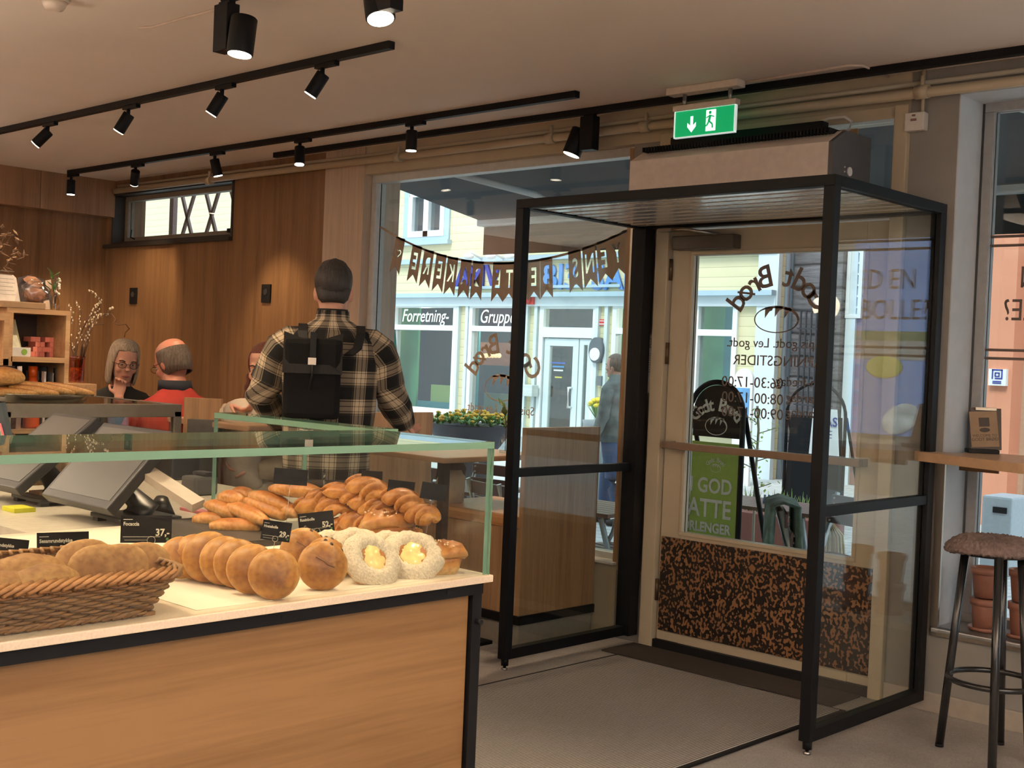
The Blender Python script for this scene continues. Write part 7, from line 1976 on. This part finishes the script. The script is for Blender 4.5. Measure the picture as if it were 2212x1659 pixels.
def ttable(label, p, w=.7, d=.7, rz=0, grp='terrace tables'):
    t = thing('terrace_table', label, 'table', (p[0], p[1], GZ), rz, grp); M = WM[t.name]
    def put(nm, mb, mat): bmesh.ops.transform(mb.bm, matrix=M, verts=mb.bm.verts); return obj(nm, mb, mat, t)
    mb = MB()
    for k in range(7): mb.box(-w/2, w/2, -d/2+k*d/7, -d/2+(k+.88)*d/7, .71, .735, .003)
    put('slatted_top', mb, plain('table_red_brown', (.20, .10, .08), .45))
    for s in (-1, 1):
        for q in (-1, 1): put('leg', MB().loft([(s*w*.40, q*d*.38, 0), (s*w*.30, -q*d*.05, .40), (s*w*.36, -q*d*.36, .70)], [(.016, .024)]*3, 8), FRM)
    return t
p = gp(985, 1052, .73); ttable('terrace table outside between the folding chairs', (p.x, p.y+.1), .7, .6)
p = gp(1260, 1090, .73); ttable('terrace table outside, low at the right of the display window', (p.x, p.y), .9, .6)
a = gp(1655, 1088, .73); ttable('long red brown terrace table seen through the door glass', (a.x, a.y), 1.15, .6, rad(0))
# planter box behind it
a, b2 = gp(1600, 1105, .40), gp(1720, 1125, .40)
pbx = thing('planter_box', 'low rust red planter box with grassy tufts beyond the terrace table', 'planter', (a.x+.5, a.y+.2, GZ))
obj('box', MB().box(a.x-.6, b2.x+.2, a.y, a.y+.35, GZ, GZ+.40, .01), plain('rust_red', (.22, .075, .05), .7), pbx)
ml = MB(); random.seed(6)
for k in range(70):
    x = a.x-.4+random.random()*(b2.x-a.x+.4); c0_ = Vector((x, a.y+.15, GZ+.38)); d = Vector((random.uniform(-.08, .08), random.uniform(-.08, .08), .16+.1*random.random()))
    ml.loft([c0_, c0_+d*.6, c0_+d], [(.006, .003), (.006, .003), (.001, .001)], 6)
obj('grass_tufts', ml, plain('tuft_green', (.25, .36, .08), .6), pbx)
sb = MB(); random.seed(2)
for k in range(4):
    p = a+Vector((.15+k*.07*1.0, -.4, .37)); sb.ball((gp(1655+k*9, 1076, .78).x, gp(1655+k*9, 1076, .78).y, GZ+.775), .018, 8, (1, 1, 1.8))
single('salt_shakers', sb, plain('blue_white', (.35, .42, .62), .4), 'small blue and white bottles on the long terrace table', 'bottles', kind='stuff') if False else None
for k in range(4):
    p = gp(1652+k*9+(4 if k > 1 else 0), 1080, .76)
    single('small_bottle', MB().lathe([(.014, 0), (.015, .03), (.008, .045), (.009, .06)], (p.x, p.y, GZ+.737), 12), plain('blue_white', (.30, .38, .62), .4), 'small blue white bottle on the long terrace table, %s' % ['first from the left', 'second from the left', 'third from the left', 'rightmost'][k], 'bottle', 'small bottles on the terrace table', True)
# chair with blanket, seen through the door
p = gp(1768, 1096, .86)
c2 = dup(ch0, TR((p.x+.05, p.y-.1, GZ), 0, 0, rad(125)), 'folding chair with a green and grey blanket, seen through the door glass')
q = Vector((p.x+.05, p.y-.1, GZ))
bk = thing('blanket', 'green grey fringed blanket draped over the folding chair beyond the door', 'blanket', q)
mb = MB(); T9 = TR(q, 0, 0, rad(125)); seg = 30; rows_ = 16; grid = []
for i in range(rows_+1):
    t_ = i/rows_; ang = t_
    row = []
    for j in range(seg+1):
        x = -.24+.48*j/seg; w_ = .015*sin(j*1.3+i*.4)
        if t_ < .45: y, z = .27+w_, .45+.45*t_/.45
        elif t_ < .55: y, z = .27-(t_-.45)/.1*.12, .91
        else: y, z = .13+w_-.08*(t_-.55), .90-.5*(t_-.55)/.45
        row.append(mb.bm.verts.new(T9 @ Vector((x*(1+.05*sin(i)), y, z))))
    grid.append(row)
for i in range(rows_):
    for j in range(seg): f = mb.bm.faces.new((grid[i][j], grid[i][j+1], grid[i+1][j+1], grid[i+1][j])); f.smooth = True
o = obj('cloth', mb, plain('blanket_green', (.13, .19, .15), .9, 0, .5, 12), bk); baked(o, [('SOLIDIFY', dict(thickness=.015, offset=0))])
fr2 = MB(); random.seed(1)
for k in range(46):
    x = -.24+.48*k/45
    for (yy, zz) in ((.27, .45), (.09, .40)):
        c0_ = T9 @ Vector((x, yy, zz)); fr2.loft([c0_, c0_+Vector((random.uniform(-.02, .02), random.uniform(-.02, .02), -.10))], .0035, 5)
obj('fringe', fr2, plain('fringe_pale', (.42, .36, .26), .9), bk)
p = gp(1815, 1070, .86); c3 = dup(ch0, TR((p.x, p.y-.1, GZ), 0, 0, rad(-20)), 'folding chair right of the blanket chair beyond the door')
# throw like a straw bundle
q = gp(1825, 1130, .60)
ps = thing('straw_throw', 'long fringed straw coloured throw hanging by the chair beyond the door', 'blanket', (q.x, q.y, GZ))
ml = MB(); random.seed(10)
for k in range(90):
    a_ = random.random()*6.28; c0_ = Vector((q.x, q.y-.25, GZ+.66)); e = Vector((.16*cos(a_), .16*sin(a_), -.50-.1*random.random()))
    ml.loft([c0_, c0_+Vector((e.x*.7, e.y*.7, -.12)), c0_+e], .004, 5)
obj('strands', ml, plain('straw', (.55, .42, .24), .8), ps)
# sapling in front of the yellow house corner
p = gp(1628, 1085, .5); p = ony(1632, 1075, 8.2)
tr_ = thing('sapling', 'thin sapling with fresh pale green leaves beyond the terrace table', 'tree', (p.x, p.y, GZ))
mb = MB().tube([(p.x, p.y, GZ), (p.x-.01, p.y, .6), (p.x, p.y, 1.0), (p.x-.02, p.y, 1.18)], .010, 8)
ml = MB(); random.seed(21)
for k in range(9):
    z = .55+.07*k; a_ = k*2.2; e = Vector((.13*cos(a_), .13*sin(a_), .05)); c0_ = Vector((p.x, p.y, z)); mb.tube([c0_, c0_+e], .004, 5)
    for j in range(9):
        c1_ = c0_+e*random.uniform(.2, 1.2)+Vector((random.uniform(-.03, .03), random.uniform(-.03, .03), random.uniform(-.03, .03))); d = Vector((random.uniform(-1, 1), random.uniform(-1, 1), random.uniform(-.6, .8))).normalized()*.035
        ml.loft([c1_, c1_+d*.5, c1_+d], [(.002, .001), (.011, .002), (.001, .001)], 6)
obj('stem', mb, plain('sapling_bark', (.30, .28, .20), .7), tr_); obj('leaves', ml, plain('spring_leaf', (.42, .58, .10), .6), tr_)
# ------------------------------------------------------------------ A-boards
def aboard(label, u0, u1, vtop, Y, zb0, lower, name='sidewalk_sign'):
    """arched black frame with sign boards, facing the shop"""
    x0, x1 = ony(u0, 1000, Y).x, ony(u1, 1000, Y).x; zt_ = ony((u0+u1)/2, vtop, Y).z
    t = thing(name, label, 'sign', ((x0+x1)/2, Y, GZ)); r_ = (x1-x0)/2; cx_ = (x0+x1)/2
    arc = [(cx_-r_*cos(a), Y, zt_-r_+r_*sin(a)) for a in [pi*i/18 for i in range(19)]]
    obj('tube_frame', MB().tube([(x0, Y, GZ+.04)]+arc+[(x1, Y, GZ+.04)], .018, 10), BLACK, t)
    obj('rear_frame', MB().tube([(x0, Y+.5, GZ+.04), (x0, Y+.02, zt_-r_)], .016, 8).tube([(x1, Y+.5, GZ+.04), (x1, Y+.02, zt_-r_)], .016, 8), BLACK, t)
    return t, x0, x1, zt_, cx_, r_
t, x0, x1, zt_, cx_, r_ = aboard('arched black sidewalk sign with green latte poster right outside the door', 1487, 1601, 825, 6.75, 0, None)
zd = ony(1550, 945, 6.75).z
hp_ = MB().prism([(x0+.02, 6.755, zd)]+[(cx_-(r_-.02)*cos(a), 6.755, zt_-r_+(r_-.02)*sin(a)) for a in [pi*i/18 for i in range(19)]]+[(x1-.02, 6.755, zd)], (0, .02, 0))
hb2 = obj('header_board', hp_, BLACKM, t)
lg = MB()
n = 9
for i, ch in enumerate('Godt Brød'):
    if ch == ' ': continue
    a_ = .75-1.5*i/8; rr = .24
    addmesh(lg, textmesh(ch, .115, .001, 0, .003), Matrix.Translation((cx_-rr*sin(a_), 6.752, zt_-.39+rr*cos(a_))) @ Matrix.Rotation(-a_, 4, 'Y'))
loaf(lg, cx_, zt_-.285, .085, .06, 6.751, 1)
obj('header_logo', lg, plain('chalk_white', (.72, .76, .74), .6), hb2)
zd2 = zd-.035; zb2 = GZ+.12
gp_ = obj('green_poster', MB().box(x0+.02, x1-.02, 6.755, 6.775, zb2, zd2), plain('poster_green', (.33, .50, .10), .5), t)
lg = MB()
for txt, v, s in (('EN GOD', 1052, .135), ('LATTE', 1102, .165), ('FORLENGER', 1143, .088)):
    p = ony(1545, v, 6.75); addmesh(lg, textmesh(txt, s, .001, 0, .003, 'RIGHT'), Matrix.Translation((x1-.06, 6.752, p.z)) @ Matrix.Diagonal((.86, 1, 1, 1)))
for i, ch in enumerate('Godt Brød'):
    if ch == ' ': continue
    a_ = .8-1.6*i/8; rr = .085; addmesh(lg, textmesh(ch, .04, .001), Matrix.Translation((cx_+.01-rr*sin(a_), 6.752, ony(1545, 1012, 6.75).z+rr*cos(a_)-.03)) @ Matrix.Rotation(-a_, 4, 'Y'))
loaf(lg, cx_+.01, ony(1545, 1008, 6.75).z-.01, .04, .028, 6.751, 1)
obj('poster_print', lg, MATS['chalk_white'], gp_)
# second, farther arched board and white sandwich poster
t, x0, x1, zt_, cx_, r_ = aboard('arched black sidewalk sign standing farther down the street', 1695, 1822, 828, 11.5, 0, None)
obj('blackboard', MB().prism([(x0, 11.5, GZ+.15), (x1, 11.5, GZ+.15), (x1-.05, 11.5, zt_-r_), (x0+.05, 11.5, zt_-r_)], (0, .03, 0)), BLACKM, t)
a, b2 = ony(1757, 882, 11.3), ony(1812, 985, 11.3)
wp_ = thing('white_poster_sign', 'white sandwich poster with blue GAS heading leaning on the farther sidewalk sign', 'sign', ((a.x+b2.x)/2, 11.3, GZ))
obj('sheet', MB().prism([(a.x, 11.3, a.z), (b2.x-.05, 11.3, a.z), (b2.x+.02, 11.25, b2.z), (a.x+.0, 11.25, b2.z)], (0, .02, 0)), WHT, wp_)
lg = addmesh(MB(), textmesh('GAS', .13, .001, 0, .002), Matrix.Translation(((a.x+b2.x)/2+.02, 11.27, a.z-.13)))
for k in range(4): lg.box(a.x+.04, b2.x-.07, 11.268-.0, 11.27, a.z-.22-k*.035, a.z-.213-k*.035)
obj('print', lg, NAVY, wp_)
obj('stand_legs', MB().tube([(a.x, 11.33, GZ), (a.x, 11.33, b2.z)], .012, 6).tube([(b2.x, 11.33, GZ), (b2.x, 11.33, b2.z)], .012, 6), BLACK, wp_)
# poster column by yellow corner
a, b2 = ony(1588, 795, 15.2), ony(1622, 905, 15.2); xm_ = (a.x+b2.x)/2; rr = (b2.x-a.x)/2
pc = thing('arched_poster', 'white arched travel poster stand at the corner of the yellow house', 'sign', (xm_, 15.2, GZ))
obj('frame', MB().prism([(a.x, 15.2, GZ)]+[(xm_-rr*cos(q), 15.2, a.z-rr+rr*sin(q)) for q in [pi*i/12 for i in range(13)]]+[(b2.x, 15.2, GZ)], (0, .05, 0)), WHT, pc)
obj('picture', MB().box(a.x+.04, b2.x-.04, 15.19, 15.2, ony(1605, 905, 15.2).z, ony(1605, 838, 15.2).z), plain('travel_blue', (.12, .30, .55), .5, 0, .5, 4), pc)
# litter bin and parcel in the street, right window
p = gp(2130, 1062, 0.0); q = ony(2130, 1020, 10.5)
lbn = thing('street_bin', 'pale grey street bin low in the right window', 'bin', (q.x, 10.5, GZ))
q0 = ony(2122, 1060, 10.5); q1 = ony(2190, 1010, 10.5)
obj('bin_body', MB().box(q0.x, q1.x, 10.5, 10.9, GZ, .47, .02), plain('bin_grey', (.40, .45, .48), .5), lbn)
obj('dark_slot', MB().box(q0.x+.10, q1.x-.04, 10.49, 10.5, .33, .38), BLACKM, lbn)
# passer-by
PD = 12.8
hp = dep(1333, 790, PD)
pw = thing('person', 'passer-by in grey jacket and jeans outside, at right edge of display window', 'person', (hp.x, hp.y, GZ), rad(100))
M_ = WM[pw.name]; T_ = TF(M_); s_ = 1
mb = MB(); mb.stack([(0, 0, .92, .15, .11), (0, 0, 1.2, .16, .11), (0, 0, 1.42, .17, .10), (0, 0, 1.5, .06, .06), (0, .01, 1.6, .052, .054)], 20)
Hp = Matrix.Translation((0, .02, 1.64)); head_into(mb, Hp)
for s in (-1, 1):
    limb(mb, (s*.18, 0, 1.40), (s*.21, .02, 1.12), (s*.20, .12, .90), .046, .04, .027); hand_into(mb, (s*.20, .12, .90), (0, .2, -1), (-s, 0, 0), .3, 1, s)
    limb(mb, (s*.08, 0, .9), (s*.09, .03+s*.08, .5), (s*.09, s*.16-.02, .09), .08, .055, .04)
body(pw, T_(mb), SKIN, .009)
mb = MB(); mb.stack([(0, 0, .86, .185, .14), (0, 0, 1.1, .18, .135), (0, 0, 1.3, .195, .135), (0, 0, 1.42, .19, .12), (0, 0, 1.50, .09, .08), (0, 0, 1.55, .07, .07)], 28)
for s in (-1, 1): limb(mb, (s*.17, 0, 1.40), (s*.215, .02, 1.12), (s*.205, .10, .92), .068, .06, .045, 16)
wrinkle(mb, .008, 12, 2); obj('grey_jacket', T_(mb), plain('jacket_grey', (.16, .18, .17), .85, 0, .4, 10), pw, smooth=True)
mb = MB()
for s in (-1, 1): limb(mb, (s*.08, 0, .92), (s*.09, .03+s*.08, .5), (s*.09, s*.16-.02, .07), .10, .075, .06, 16)
obj('jeans', T_(mb), plain('denim', (.04, .08, .17), .85), pw, smooth=True)
mb = MB()
for s in (-1, 1): mb.loft([(s*.09, s*.16-.09, .04), (s*.09, s*.16, .05), (s*.09, s*.16+.15, .03)], [(.035, .04), (.045, .05), (.035, .028)], 12)
obj('shoes', T_(mb), BLACKM, pw, smooth=True)
mb = MB().ball((0, -.008, .022), .106, 20, (.80, 1, 1)); rm_ = [v for v in mb.bm.verts if v.co.y > .05 and v.co.z < .07]; bmesh.ops.delete(mb.bm, geom=rm_, context='VERTS')
bmesh.ops.transform(mb.bm, matrix=Hp, verts=mb.bm.verts); hh = obj('hair', T_(mb), MATS.get('none') or hairmat('light_brown', (.10, .07, .05), (.25, .19, .14)), pw); baked(hh, [('SOLIDIFY', dict(thickness=.01, offset=-1))])
face_parts(pw, M_ @ Hp)
